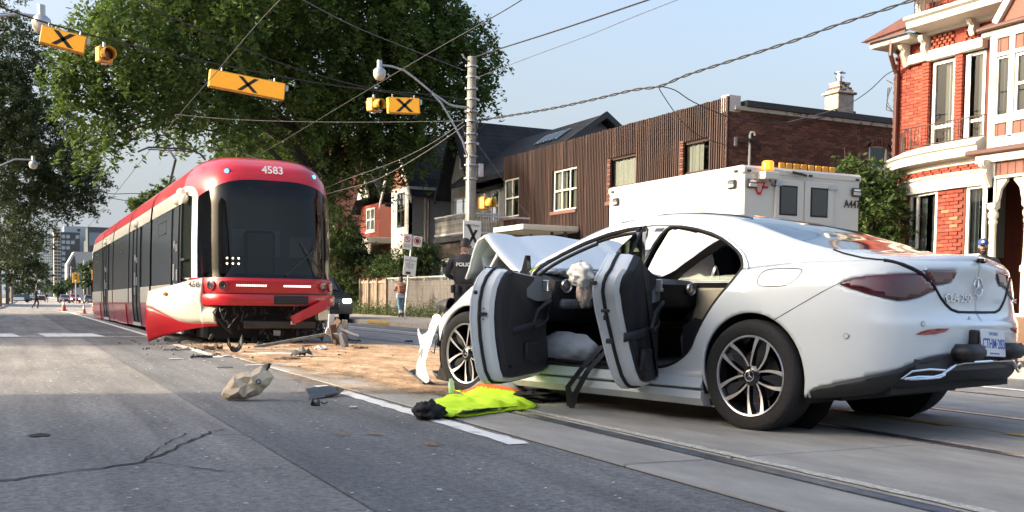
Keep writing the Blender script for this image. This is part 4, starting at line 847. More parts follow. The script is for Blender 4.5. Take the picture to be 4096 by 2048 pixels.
# broken lower front
b = MB(); b.box(-.92, .92, .55, 1.6, .1, .62); b.obj('front_underframe', M_int, TR)
MB().bbox(-.05, .05, -.45, .45, -.06, .06, .01, Matrix.Translation((.12, .15, .33)) @ Euler((0, R(-9), R(90))).to_matrix().to_4x4() @ Matrix.Diagonal((1, 1.25, 1, 1))).obj('bent_coupler_beam', M_tfr, TR)
MB().bbox(-.07, .07, -.1, .1, -.05, .05, .01, Matrix.Translation((.78, .1, .44))).obj('coupler_end', M_grey, TR); MB().bbox(-.04, .04, -.02, .02, -.03, .03, .004, Matrix.Translation((.3, .03, .36))).obj('beam_plate', M_greyl, TR); MB().bbox(-.05, .05, -.03, .03, -.04, .04, .004, Matrix.Translation((.05, .05, .2))).obj('beam_plate', M_grey, TR)
b = MB(); b.prism([(.0, 0), (.56, .28), (.60, .19), (.57, .11), (.05, -.13)], -.02, .02, 'y'); o = b.obj('hanging_red_panel', M_red, TR, bevel=.006); o.location = (.22, -.10, .46)
b = MB(); b.prism([(0, 0), (.16, .02), (.17, .15), (.12, .17), (.06, .16), (-.01, .17)], -.02, .02, 'y'); o = b.obj('torn_white_panel', M_crm, TR); o.location = (.70, .0, .40)
random.seed(11); b = MB()
for i in range(70):
    x, y, z = random.uniform(-.95, .95), random.uniform(.15, .4), random.uniform(.1, .58); s = random.uniform(.02, .06); T = Matrix.Translation((x, y, z)) @ Euler((random.random()*3, random.random()*3, random.random()*3)).to_matrix().to_4x4(); b.bbox(-s, s, -s*.5, s*.5, -s*.3, s*.3, .005, T)
b.obj('mangled_undergear', M_tfr, TR, kind='stuff')
b = MB()
for k in range(12):
    x = random.uniform(-.9, .9); p0 = Vector((x, .15, .6)); pts = [p0]
    for q in range(4): pts.append(pts[-1]+Vector((random.uniform(-.12, .12), random.uniform(-.04, .04), random.uniform(-.14, 0))))
    b.tube(pts, .012, 5)
b.obj('dangling_hose', M_blk, TR, kind='stuff')
for sd in (1,):
    b = MB(); b.grid([[nose(u, z) for z in (.36, .5, .63)] for u in (.90, .94, .97, 1.0)]).obj('corner_piece', M_crm, TR, solid=.01); b = MB(); b.grid([[nose(u, z) for z in (.16, .25, .36)] for u in (.90, .94, .97, 1.0)]).obj('corner_piece', M_redd, TR, solid=.01)
# skirt panel knocked loose and swung outward at the near corner
def sk(t, v):                                                  # t 0 rear .. 1 front, v 0 bottom .. 1 top
    x = -1.74+.92*t**1.1; y = 1.05-.80*t-.25*sin(pi*t)*.25; zb = float(np.interp(t, [0, .25, .6, .85, 1], [.03, .13, .24, .29, .30])); zt = float(np.interp(t, [0, .3, .62, .8, .82, 1], [.83, .90, 1.0, 1.04, .63, .60])); return (x+.05*sin(pi*v)*-1, y-.04*sin(pi*v), zb+(zt-zb)*v)
def bnd(t): return float(np.interp(t, [0, .12, .3, .5, .65, 1], [.60, .58, .48, .37, .34, .335]))
up, lo = MB(), MB(); NT = 36; TT = sorted(set([k/NT for k in range(NT+1)]+[.8, .82]))
def skz(t, z):
    a = sk(t, 0)[2]; c = sk(t, 1)[2]; return sk(t, (z-a)/(c-a))
up.grid([[skz(t, bnd(t)+(sk(t, 1)[2]-bnd(t))*k/8) for k in range(9)] for t in TT]); lo.grid([[skz(t, sk(t, 0)[2]+(bnd(t)-sk(t, 0)[2])*k/8) for k in range(9)] for t in TT])
lp = up.obj('loose_skirt', M_crm, TR, True, 40, solid=.03, label='cream and red skirt panel swung out from the corner'); lo.obj('loose_skirt_base', M_red, lp, True, 40, solid=.03)
a_ = Vector(skz(.72, .93)); b_ = Vector(skz(.78, .93)); nrm = (b_-a_).normalized().cross(Vector((0, 0, 1))); text('skirt_number', '458', .13, M_numb, lp, face_m(Vector(skz(.70, .935))+nrm*.02, b_-a_, (0, 0, 1)), .002, bold=.001)
c_ = Vector(skz(.3, .79)); o = MB().lathe([(.035, 0), (.035, .02), (.02, .028)], 16).obj('side_lamp', M_amb, lp, True); o.matrix_local = face_m(c_+nrm*.01, b_-a_, (0, 0, 1))
o = MB().ball((0, 0, 0), .08, 14, 10, (1, 1.2, 1)).obj('mirror_dome', M_crm, TR, True); o.location = (-1.22, 1.15, 2.40)
o = MB().ball((0, 0, 0), .07, 14, 10, (1, 1.1, 1.1)).obj('mirror_dome', M_crm, TR, True); o.location = (-1.2, 1.02, 2.30)
# small yellow-white ticket lights: pantograph
b = MB(); b.tube([(-.1, 10.2, 3.1), (-.1, 10.9, 3.5)], .05, 6); b.tube([(-.1, 10.9, 3.45), (-.05, 10.0, 4.1), (-.13, 10.6, 4.42)], .03, 6); b.obj('pantograph_arm', M_tfr, TR)
MB().tube([(-.85, 10.6, 4.30), (-.6, 10.6, 4.43), (.35, 10.6, 4.46), (.62, 10.6, 4.36), (.75, 10.6, 4.22)], .025, 6).obj('pantograph_head', M_tfr, TR); MB().tube([(-.6, 10.75, 4.40), (.5, 10.75, 4.43)], .015, 6).obj('pantograph_head', M_tfr, TR)
MB().bbox(-.22, .05, 9.7, 10.4, 3.1, 3.42, .03).obj('pantograph_base', M_tfr, TR)
# ================================================================ overhead wires (world coordinates in metres)
WIRES = [
  ('span_wire', 'black span wire carrying the hanging yellow X signs', [(-0.31, 21.50, 6.12), (0.57, 21.72, 5.94), (1.69, 21.98, 5.81), (3.15, 22.29, 5.70), (4.68, 22.59, 5.63), (6.43, 22.90, 5.57), (8.46, 23.24, 5.60), (10.20, 23.50, 5.50)], 0.022, 'dark'),
  ('span_wire', 'upper black cable running above the hanging signs to the concrete pole', [(2.14, 20.50, 6.27), (2.96, 20.89, 6.08), (4.27, 21.48, 5.84), (5.69, 22.05, 5.64), (7.49, 22.71, 5.55), (9.09, 23.23, 5.66), (10.28, 23.60, 5.71)], 0.018, 'dark'),
  ('span_wire', 'thin guy cable with a pale insulator crossing the crown of the big tree', [(4.11, 16.00, 5.40), (5.88, 18.60, 5.76), (8.36, 21.54, 6.16), (10.09, 23.30, 6.35)], 0.012, 'grey'),
  ('trolley_wire', 'trolley wire over the near track above the streetcar', [(3.78, 15.62, 5.28), (3.78, 17.54, 5.29), (3.78, 20.77, 5.22), (3.78, 26.75, 5.11), (3.78, 34.19, 4.91), (3.78, 44.04, 4.60), (3.78, 61.35, 4.18), (3.78, 92.26, 3.99)], 0.012, 'dark'),
  ('trolley_wire', 'trolley wire over the far track running under the big tree', [(6.80, 13.47, 5.16), (6.80, 14.39, 5.14), (6.80, 17.53, 5.14), (6.80, 22.03, 5.09), (6.80, 30.20, 5.01), (6.80, 48.15, 4.94), (6.80, 89.29, 4.59)], 0.012, 'dark'),
  ('service_cable', 'upper of the two pale cables leaving the pole toward the white gabled house', [(10.30, 23.83, 5.21), (10.30, 26.20, 4.94), (10.30, 29.33, 4.79), (10.30, 33.32, 4.77), (10.30, 36.64, 4.71), (10.30, 48.99, 4.61), (10.30, 72.96, 4.48)], 0.014, 'grey'),
  ('service_cable', 'lower twisted cable leaving the pole past the white gabled house', [(10.30, 23.75, 5.12), (10.30, 26.20, 4.80), (10.30, 29.33, 4.51), (10.30, 31.71, 4.42), (10.30, 36.63, 4.47), (10.30, 48.99, 4.32), (10.30, 72.96, 4.14)], 0.018, 'grey'),
  ('service_cable', 'sagging cable from the lower pole cable to the grey stucco house', [(10.50, 31.81, 4.55), (11.74, 33.42, 4.44), (13.92, 35.73, 4.48), (15.47, 37.05, 4.53), (18.50, 39.03, 5.04)], 0.012, 'dark'),
  ('twisted_cable', 'thick twisted cable climbing from the pole across the sky to the red brick house', [(10.60, 23.44, 5.22), (10.87, 20.56, 5.04), (11.07, 18.81, 4.99), (11.25, 17.50, 4.98), (11.36, 16.76, 4.93), (11.47, 16.04, 5.02), (11.74, 14.52, 5.12), (11.95, 13.51, 5.20), (12.09, 12.89, 5.28), (12.30, 12.05, 5.36), (12.50, 11.33, 5.45)], 0.024, 'dark'),
  ('service_cable', 'right hand drop cable from the junction to the slatted building side wall', [(10.90, 16.08, 4.76), (11.51, 16.47, 4.82), (12.27, 16.91, 4.74), (13.61, 17.59, 4.69), (14.55, 17.99, 4.73), (16.08, 18.54, 4.92), (17.60, 18.98, 5.24)], 0.014, 'dark'),
  ('service_cable', 'left hand drop cable from the junction down to the window of the slatted building', [(10.90, 16.08, 4.76), (11.03, 16.23, 4.69), (12.87, 18.13, 4.59), (14.61, 19.79, 4.64), (16.80, 21.68, 4.86)], 0.012, 'dark'),
  ('service_cable', 'cable from the brick side wall up to the corner bracket of the red house', [(17.60, 20.30, 5.32), (17.65, 18.58, 5.40), (17.67, 17.73, 5.62), (17.69, 17.19, 5.92), (17.70, 16.87, 5.97)], 0.014, 'dark'),
  ('power_cable', 'straight black cable from the pole top to the upper right', [(10.30, 23.61, 6.69), (10.30, 22.46, 6.63), (10.30, 18.78, 6.35), (10.30, 15.49, 6.13), (10.30, 14.81, 6.08)], 0.022, 'dark'),
  ('guy_cable', 'thin cable with a white insulator rising to the right of the pole', [(10.30, 23.32, 6.16), (10.24, 22.32, 6.11), (10.05, 19.40, 5.93), (9.85, 16.96, 5.75), (9.68, 15.17, 5.64), (9.50, 13.52, 5.51)], 0.009, 'grey'),
  ('guy_cable', 'pale stay from the pole down to the canopy of the slatted building', [(10.50, 23.50, 4.68), (12.13, 25.98, 4.49), (13.15, 27.43, 4.30), (14.26, 28.91, 3.98), (15.60, 30.56, 3.57)], 0.014, 'grey'),
  ('span_wire', 'level wire from the pole leftward behind the tree branches', [(4.38, 31.00, 5.96), (5.54, 29.70, 5.74), (6.91, 28.08, 5.55), (8.60, 25.86, 5.35), (10.16, 23.50, 5.17)], 0.01, 'grey'),
  ('service_cable', 'dark sagging cable low across the gable of the white house', [(17.20, 51.25, 4.85), (17.20, 47.46, 4.46), (17.20, 44.12, 4.16), (17.20, 42.89, 4.04)], 0.01, 'dark'),
  ('span_wire', 'faint wire crossing the sky left of the streetcar roof', [(0.58, 70.00, 14.93), (3.06, 66.48, 13.63), (5.13, 63.33, 12.63), (7.16, 60.00, 11.77)], 0.03, 'dark'),
  ('span_wire', 'wire meeting the trolley wires in the distance beyond the pantograph', [(3.16, 45.00, 5.02), (3.86, 45.00, 4.88), (4.97, 45.00, 4.95), (6.36, 45.00, 4.87)], 0.02, 'dark'),
  ('span_wire', 'crossing wire beyond the pantograph', [(3.25, 45.00, 4.90), (3.86, 45.00, 4.71), (4.58, 45.00, 4.62)], 0.018, 'dark'),
]
M_wire = mat('black_cable', (.015, .015, .016), .6); M_wireg = mat('grey_cable', (.07, .07, .075), .6)
for nm, lb, P, r_, c_ in WIRES:
    Q = []; V = [Vector(p) for p in P]
    for i in range(len(V)-1):                                   # smooth the sag
        a, b_, c, d = V[max(i-1, 0)], V[i], V[i+1], V[min(i+2, len(V)-1)]
        for k in range(4):
            t = k/4; Q.append(.5*((2*b_)+(c-a)*t+(2*a-5*b_+4*c-d)*t*t+(3*b_-a-3*c+d)*t**3))
    Q.append(V[-1]); b = MB(); b.tube(Q, r_*.75, 5)
    if nm == 'twisted_cable':
        b = MB()
        for ph in (0, pi):
            H = []; L = 0
            for i, q in enumerate(Q[:-1]):
                for k in range(6):
                    p = q.lerp(Q[i+1], k/6); L += (Q[i+1]-q).length/6; H.append(p+Vector((0, cos(L*9+ph), sin(L*9+ph)))*.018)
            b.tube(H, .013, 5)
    tag(b.obj(nm, M_wire if c_ == 'dark' else M_wireg, None, True), lb, 'cable', 'overhead cables')
# ================================================================ street furniture
M_cpole = mat('pole_concrete', (.23, .23, .215), .85, var=.16, vs=5, bump=.3, bs=50); M_galv = mat('galvanised', (.42, .44, .46), .38, .7, var=.12, vs=10); M_sigy = mat('signal_yellow', (.62, .33, .04), .5, var=.06, vs=9)
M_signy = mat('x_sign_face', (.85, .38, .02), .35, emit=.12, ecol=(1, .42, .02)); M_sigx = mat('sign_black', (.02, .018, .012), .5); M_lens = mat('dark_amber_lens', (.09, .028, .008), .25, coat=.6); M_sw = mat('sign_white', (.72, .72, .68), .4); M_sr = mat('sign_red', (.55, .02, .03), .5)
M_bulb = mat('lamp_diffuser', (.5, .5, .46), .25, coat=.5); M_wood = mat('pole_wood', (.17, .145, .12), .9, var=.2, vs=8, stretch=(6, 6, .5))
pole = thing('utility_pole', 'tall grey concrete utility pole wrapped in metal straps beside the police officer', 'utility pole', (10.3, 23.3, .1))
b = MB(); b.tube([(0, 0, 0), (-.02, 0, 3.3), (-.03, 0, 6.6)], [.15, .128, .105], 20); b.obj('pole_shaft', M_cpole, pole, True)
for k in range(11): z = 6.35-k*.27+.03*sin(k*3); MB().lathe([(.135+.002*k, 0), (.147+.002*k, .004), (.147+.002*k, .036), (.135+.002*k, .04)], 16, (-.028, 0, z)).obj('strap', M_galv, pole); s = 1 if k % 2 else -1; MB().bbox(-.03+s*.15-.02, -.03+s*.15+.035*s+.02, -.03, .03, z-.005, z+.05, .006).obj('bracket', M_galv, pole)
MB().tube([(-.14, -.1, 6.45), (-.3, -.14, 6.52), (-.36, -.15, 6.6)], .02, 6).obj('top_arm', M_galv, pole); MB().bbox(.14, .28, -.1, .06, 3.7, 4.02, .015).obj('junction_box', M_galv, pole); MB().tube([(-.13, -.12, 1.5), (-.135, -.12, 4.2)], .02, 6).obj('conduit', M_galv, pole)
MB().tube([(.1, 0, 2.74), (.8, -.02, 2.74), (1.6, -.05, 2.74)], .022, 8).obj('side_arm', M_galv, pole)
random.seed(3)
b = MB()
for k in range(8):
    p0 = Vector((-.1, -.12, random.uniform(4.3, 5.4))); pts = [p0]
    for q in range(5): pts.append(pts[-1]+Vector((random.uniform(-.10, .12), random.uniform(-.05, .03), random.uniform(-.25, .14))))
    b.tube(pts, .010, 5)
b.obj('loose_cable', M_wire, pole, kind='stuff')
lampm = MB(); 
def lamp(name, label, arm, head, s=1, grp='street lamps', r=.03):
    t = thing(name, label, 'street lamp', arm[0], 0, grp); o = Vector(arm[0]); P = [Vector(a)-o for a in arm]; MB().tube(P, r*s, 8).obj('lamp_arm', M_galv, t, True); h = Vector(head)-o
    MB().lathe([(.07*s, .20*s), (.07*s, .02*s), (.10*s, 0), (.16*s, -.06*s), (.175*s, -.15*s), (.17*s, -.16*s)], 22, h).obj('lamp_housing', M_galv, t, True); MB().lathe([(.17*s, -.16*s), (.16*s, -.23*s), (.12*s, -.30*s), (.05*s, -.335*s), (0, -.34*s)], 22, h).obj('lamp_globe', M_bulb, t, True); return t
lr = lamp('street_lamp', 'teardrop street lamp on the curved grey arm of the concrete pole', [(10.15, 23.2, 5.45), (9.8, 23.1, 5.42), (9.58, 23.05, 5.44), (9.12, 23, 5.66), (8.67, 23, 5.96), (8.4, 23, 6.11), (8.11, 23, 6.17), (7.84, 23, 6.17)], (7.8, 23, 6.1), .85)
MB().tube([(9.12-10.15, -.2, 5.64-5.45), (9.35-10.15, -.2, 5.44-5.45), (9.62-10.15, -.15, 5.1-5.45), (9.95-10.15, -.1, 4.62-5.45), (10.12-10.15, -.05, 4.25-5.45)], .024, 8).obj('lamp_brace', M_galv, lr, True)
lamp('street_lamp', 'street lamp at the upper left corner behind the first X sign', [(-.6, 22.5, 5.9), (-.07, 22.5, 6.12), (.25, 22.5, 6.2), (.6, 22.5, 6.2)], (.66, 22.5, 6.22), 1.05)
lamp('street_lamp', 'upper of two street lamps against the dark left tree', [(-1.6, 45, 5.3), (-.19, 45, 5.73), (.33, 45, 6.02), (.92, 45, 6.04)], (.99, 45, 6.0), .95)
lamp('street_lamp', 'lower of two street lamps against the dark left tree', [(-1.9, 60, 4.7), (-.27, 60, 5.06), (.56, 60, 5.48), (1.32, 60, 5.56)], (1.40, 60, 5.52), .95)
lamp('street_lamp', 'slender lamp arm half hidden among the leaves above the pantograph', [(9.3, 58, 8.6), (8.4, 58, 9.7), (7.0, 58, 10.3), (5.9, 58, 10.5)], (5.8, 58, 10.5), .9)
lamp('street_lamp', 'second slender lamp arm among the leaves left of the pole', [(10.2, 42, 5.6), (9.2, 42, 6.3), (8.2, 42, 6.62), (7.4, 42, 6.65)], (7.3, 42, 6.66), .7)
def xsign(x, y, z, w, h, rot, label, xw):
    t = thing('hanging_sign', label, 'sign', (x, y, z), 0, 'hanging X crossing signs'); t.rotation_euler = (0, R(rot), 0)
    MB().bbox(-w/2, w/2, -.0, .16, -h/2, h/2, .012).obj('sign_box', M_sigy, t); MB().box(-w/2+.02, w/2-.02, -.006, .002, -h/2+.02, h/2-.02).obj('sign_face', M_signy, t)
    q = h*.40; tw = .05
    for s in (1, -1): MB().prism([(-xw-tw, -q*s), (-xw+tw, -q*s), (xw+tw, q*s), (xw-tw, q*s)], -.012, -.004-.002*s, 'y').obj('cross_stroke', M_sigx, t)
    MB().bbox(w/2, w/2+.07, .02, .12, h*.1, h*.42, .008).obj('sign_end_box', M_galv, t)
    for s in (-.35, .35): MB().tube([(w*s, .06, h/2), (w*s, .04, h/2+.07)], .015, 6).obj('hanger', M_galv, t)
    return t
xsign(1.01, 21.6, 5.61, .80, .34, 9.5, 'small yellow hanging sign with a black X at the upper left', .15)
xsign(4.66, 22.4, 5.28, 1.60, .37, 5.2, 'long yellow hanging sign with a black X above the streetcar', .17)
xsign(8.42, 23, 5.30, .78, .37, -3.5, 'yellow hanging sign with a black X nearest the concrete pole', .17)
def signal(x, y, z, rz, label, s=1):
    t = thing('flashing_signal', label, 'signal', (x, y, z), rz, 'single amber signals'); t.scale = (s, s, s)
    MB().bbox(-.14, .14, -.05, .14, -.15, .15, .02).obj('signal_housing', M_sigy, t); MB().bbox(-.10, .10, .14, .2, -.11, .11, .03).obj('signal_back', M_sigy, t)
    b = MB(); b.loft([[(.125*cos(a), yy, .125*sin(a)) for a in [pi*(-.25+1.5*k/20) for k in range(21)]] for yy in (-.24, -.05)], False, False); b.obj('visor', M_sigy, t, True, solid=.008); MB().lathe([(.118, -.06), (.11, -.075), (.07, -.095), (0, -.10)], 22, ax='y').obj('lens', M_lens, t, True)
    MB().tube([(0, .04, .15), (0, .04, .24)], .03, 8).obj('mount', M_galv, t); MB().bbox(-.05, .05, .0, .08, -.19, -.15, .01).obj('signal_foot', M_galv, t); return t
signal(1.77, 21.8, 5.45, R(20), 'amber signal hanging between the first two X signs'); signal(7.66, 22.9, 5.22, R(28), 'amber signal hanging just left of the last X sign'); signal(10.60, 23.1, 3.14, R(32), 'amber signal fixed low on the side of the concrete pole')
ps = thing('pedestrian_sign', 'white PEDESTRIAN X sign on the concrete pole above the raised bonnet', 'sign', (10.15, 22.9, 2.35)); MB().bbox(-.235, .235, -.01, .01, -.33, .33, .02).obj('sign_plate', M_sw, ps)
text('sign_text', 'PEDESTRIAN', .082, M_sigx, ps, face_m((0, -.013, .21), (1, 0, 0), (0, 0, 1)), .001, squash=.82)
for s in (1, -1): MB().prism([(-.15, -.26*s-.02), (-.07, -.26*s-.02), (.15, .16*s-.05+.05*0), (.07, .16*s-.05)], -.016, -.011-.001*s, 'y').obj('cross_stroke', M_sigx, ps)
# kerbside sign post
sp = thing('sign_post', 'thin leaning metal post carrying three small parking and transit stop signs', 'sign post', (11.14, 30.27, .12)); MB().tube([(0, 0, 0), (-.02, -.02, 2.62)], .026, 8).obj('post', M_galv, sp)
sp.rotation_euler = (0, R(5.5), 0)
def plate(par, x, z, w, h, y=-.03): return MB().bbox(x-w/2, x+w/2, y-.006, y+.006, z-h/2, z+h/2, .02).obj('sign_plate', M_sw, par)
def ring(par, x, z, r, y=-.04, slash=1, m=M_sr):
    o = MB().tube([(r*cos(2*pi*k/24), 0, r*sin(2*pi*k/24)) for k in range(26)], r*.13, 6, False).obj('sign_ring', m, par); o.location = (x, y, z)
    if slash: s = MB().tube([(-r*.7, 0, r*.7), (r*.7, 0, -r*.7)], r*.1, 5).obj('sign_slash', m, par); s.location = (x, y, z)
plate(sp, -.17, 2.42, .27, .48); ring(sp, -.17, 2.5, .085); text('sign_text', 'P', .12, M_sigx, sp, face_m((-.17, -.038, 2.5), (1, 0, 0), (0, 0, 1)), .001); text('sign_text', '7AM-9AM\nMON-FRI', .05, M_sigx, sp, face_m((-.17, -.038, 2.29), (1, 0, 0), (0, 0, 1)), .001)
plate(sp, .17, 2.47, .3, .33); ring(sp, .16, 2.49, .10); MB().lathe([(.06, -.045), (.06, -.042)], 16, (.16, 0, 2.49), 'y').obj('sign_disc', M_sigx, sp)
plate(sp, .0, 1.68, .42, .60); text('sign_text', 'PERMIT PARKING\n———\n7AM - 6PM\nMON - FRI\n1 HR MAX', .055, M_sigx, sp, face_m((0, -.038, 1.74), (1, 0, 0), (0, 0, 1)), .001)
MB().bbox(-.12, .04, -.043, -.038, 1.42, 1.50, .005).obj('tow_symbol', M_sigx, sp)
# traffic cones
M_cone = mat('cone_orange', (.75, .07, .03), .5, var=.08, vs=8); M_cband = mat('cone_white_band', (.72, .70, .68), .4)
def cone(x, y, s, label):
    t = thing('traffic_cone', label, 'traffic cone', (x, y, g(y)+.01), random.random(), 'orange cones beside the streetcar'); t.scale = (s, s, s)
    MB().bbox(-.19, .19, -.19, .19, 0, .035, .01).obj('cone_base', M_blk, t); MB().lathe([(.15, .035), (.085, .36), (.083, .36)], 20, cap=False).obj('cone_body', M_cone, t, True); MB().lathe([(.087, .35), (.058, .52)], 20, cap=False).obj('cone_band', M_cband, t, True); MB().lathe([(.058, .52), (.028, .7), (.02, .7), (.0, .69)], 20).obj('cone_tip', M_cone, t, True); return t
cone(2.93, 64, .98, 'leftmost orange traffic cone with something pale above its tip'); cone(2.73, 43.7, .56, 'middle orange traffic cone standing inside the tram lane'); cone(4.3, 61, .9, 'orange traffic cone half hidden by the rear of the streetcar')
# wooden fence along the far pavement
M_fw = [mat('fence_board_%s' % n, c, .9, var=.3, vs=5, stretch=(8, 8, .7), bump=.3) for n, c in (('warm', (.20, .145, .105)), ('grey', (.16, .14, .12)), ('pale', (.30, .25, .19)))]; M_iron = mat('painted_iron', (.34, .33, .31), .6, var=.3, vs=9)
fn = thing('board_fence', 'weathered wooden board fence with leaning boards left of the iron railing', 'fence', (13.5, 38.6, .1))
bm_ = MB().bbox(-.012, .012, 0, .095, 0, 1, .004); base = None
for k in range(42):
    h = 1.42+random.uniform(-.05, .06)
    if base is None: base = bm_.obj('board', M_fw[0], fn); o = base
    else: o = inst(base, fn)
    if k: o.data = base.data if k % 3 else (o.data)
    o.location = (random.uniform(-.01, .01), k*.101, 0); o.scale = (1, 1, h); o.rotation_euler = (R(random.uniform(-1, 1)), 0, 0)
for k in range(4):
    mesh = base.data.copy(); mesh.materials[0] = M_fw[k % 3]
    for i, o in enumerate([c for c in fn.children][k::4]): o.data = mesh
for y in (0, 1.1, 2.2, 3.3, 4.2): MB().bbox(-.10, -.02, y-.035, y+.035, 0, 1.5, .006).obj('fence_post', M_fw[2], fn)
for z in (.3, 1.3): MB().bbox(-.05, -.015, 0, 4.25, z, z+.07, .005).obj('fence_rail', M_fw[2], fn)
fi = thing('iron_railing', 'grey iron railing with vertical bars backed by boards behind the sign post', 'railing', (13.45, 31.2, .1))
br = None
for k in range(56):
    if br is None: br = MB().bbox(-.009, .009, -.009, .009, 0, 1.46, .003).obj('bar', M_iron, fi); o = br
    else: o = inst(br, fi)
    o.location = (0, k*.13, 0)
for z in (.12, 1.44): MB().bbox(-.02, .02, -.02, 7.3, z, z+.05, .005).obj('rail', M_iron, fi)
for k in range(60):
    if k == 0: bd_ = MB().bbox(.03, .05, 0, .11, 0, 1.36, .004).obj('board', M_fw[1], fi); o = bd_
    else: o = inst(bd_, fi)
    o.location = (0, k*.121, 0); o.scale = (1, 1, random.uniform(.96, 1.0))
for k in range(9):
    y = .4+k*.8; MB().tube([(-.012, y+.22*sin(t*2*pi)*(.5), .35+t*.9) for t in [q/14 for q in range(15)]], .007, 5).obj('scroll', M_iron, fi)
# white box truck
M_trk = mat('truck_white', (.56, .54, .49), .35, coat=.3, var=.03, vs=1); M_trks = mat('truck_window', (.012, .012, .012), .1, coat=.8); M_tred = mat('logo_red', (.45, .03, .04), .5)
tk = thing('box_truck', 'white utility box truck with amber light bar and double rear doors', 'truck', (9.72, 10.85, 0)); W2, TH = 1.04, 2.56
b = MB(); b.bbox(-W2, W2, 0, 3.35, .75, TH, .04); b.obj('cargo_box', M_trk, tk, True, 30); MB().bbox(-W2-.012, W2+.012, -.012, 3.36, TH-.10, TH+.02, .03).obj('roof_rim', M_trk, tk, True, 30)
MB().bbox(-.98, .98, 3.5, 5.2, .5, 1.72, .18).obj('cab', M_trk, tk, True); MB().bbox(-.9, .9, .1, 5.0, .38, .75, .03).obj('chassis', M_int, tk)
for x in (-.8, .8):
    for y in (.9, 4.4): MB().lathe([(.2, -.12), (.36, -.12), (.38, -.08), (.38, .08), (.36, .12), (.2, .12)], 28, (x, y, .38), 'x').obj('truck_wheel', M_tyre, tk, True)
for x0, x1, wx0, wx1 in ((-.51, -.005, -.42, -.15), (.005, .52, .12, .39)):
    d = MB().bbox(x0, x1, -.028, 0, .9, 2.43, .012).obj('rear_door', M_trk, tk); MB().bbox(wx0, wx1, -.036, -.025, 1.97, 2.33, .008).obj('door_window', M_trks, d); MB().bbox(wx0-.02, wx1+.02, -.032, -.026, 1.95, 2.35, .01).obj('window_frame', M_seal, d)
    hx = x0+.03 if x0 < -.1 else x1-.03
    for z in (2.36, 1.82): MB().bbox(hx-.08, hx+.08, -.045, -.02, z-.025, z+.025, .006).obj('hinge', M_galv, d)
def mlight(x, y, z, ax='y'):
    o = MB().bbox(-.085, .085, -.02, .02, -.06, .06, .018).obj('marker_light', M_blk, tk); MB().bbox(-.065, .065, -.034, -.014, -.045, .0, .012).obj('marker_lens', M_bulb, o); MB().bbox(-.06, .06, -.03, -.014, .012, .042, .008).obj('marker_lens', M_chrome, o); o.location = (x, y, z)
    if ax == 'x': o.rotation_euler = (0, 0, -pi/2)
mlight(-.90, -.02, 2.34); mlight(.93, -.02, 2.33); mlight(-W2-.02, .2, 2.34, 'x'); mlight(-W2-.02, 3.1, 2.34, 'x')
for x in (-.95, .0, .1, .95): MB().bbox(x-.035, x+.035, -.03, -.01, 2.49, 2.52, .008).obj('clearance_lamp', M_blk, tk)
for y in (.12, 3.2): MB().bbox(-W2-.03, -W2-.01, y-.04, y+.04, 2.49, 2.52, .008).obj('clearance_lamp', M_blk, tk)
M_ao = mat('amber_beacon', (.85, .22, .01), .25, coat=.5, emit=.5, ecol=(1, .3, .02)); MB().lathe([(.085, 0), (.085, .03), (.08, .03), (.078, .10), (.06, .12), (0, .125)], 24, (-.66, -.04, 2.53)).obj('beacon', M_ao, tk, True); MB().bbox(-.80, -.55, -.16, 0, 2.40, 2.50, .01).obj('beacon_bracket', M_trk, tk); MB().tube([(-.68, -.1, 2.42), (-.66, -.12, 2.33), (-.6, -.12, 2.31), (-.57, -.1, 2.4)], .012, 6).obj('beacon_cable', M_blk, tk)
MB().bbox(-.42, .62, .05, .15, 2.56, 2.60, .01).obj('light_bar', M_blk, tk)
for k in range(8): MB().bbox(-.40+k*.128, -.30+k*.128, .035, .06, 2.58, 2.66, .008).obj('amber_module', mat('amber_module', (.75, .33, .02), .4) if k == 0 else bpy.data.materials['amber_module'], tk)
MB().tube([(-.27, -.06, 2.53), (-.18, -.05, 2.52), (-.1, -.06, 2.51), (-.02, -.05, 2.5)], .018, 8).obj('rear_camera', M_blk, tk)
text('truck_number', 'A447', .15, M_sigx, tk, face_m((.87, -.012, 2.16), (1, 0, 0), (0, 0, 1)), .002, bold=.002, squash=.9)
lg = thing('x', None, None); bpy.data.objects.remove(lg)
b = MB(); b.prism([(-.10, .05), (.10, .05), (.03, -.12), (-.03, -.12)], -.012, -.004, 'y'); b.prism([(-.16, .0), (-.06, .0), (-.045, -.03), (-.14, -.03)], -.012, -.004, 'y'); b.prism([(.16, .0), (.06, .0), (.045, -.03), (.14, -.03)], -.012, -.004, 'y'); o = b.obj('transit_emblem', M_tred, tk); o.location = (-.77, 0, 2.32); MB().prism([(-.06, .03), (.06, .03), (.02, -.08), (-.02, -.08)], -.014, -.010, 'y').obj('emblem_panel', mat('logo_pale', (.6, .35, .32), .5), o)
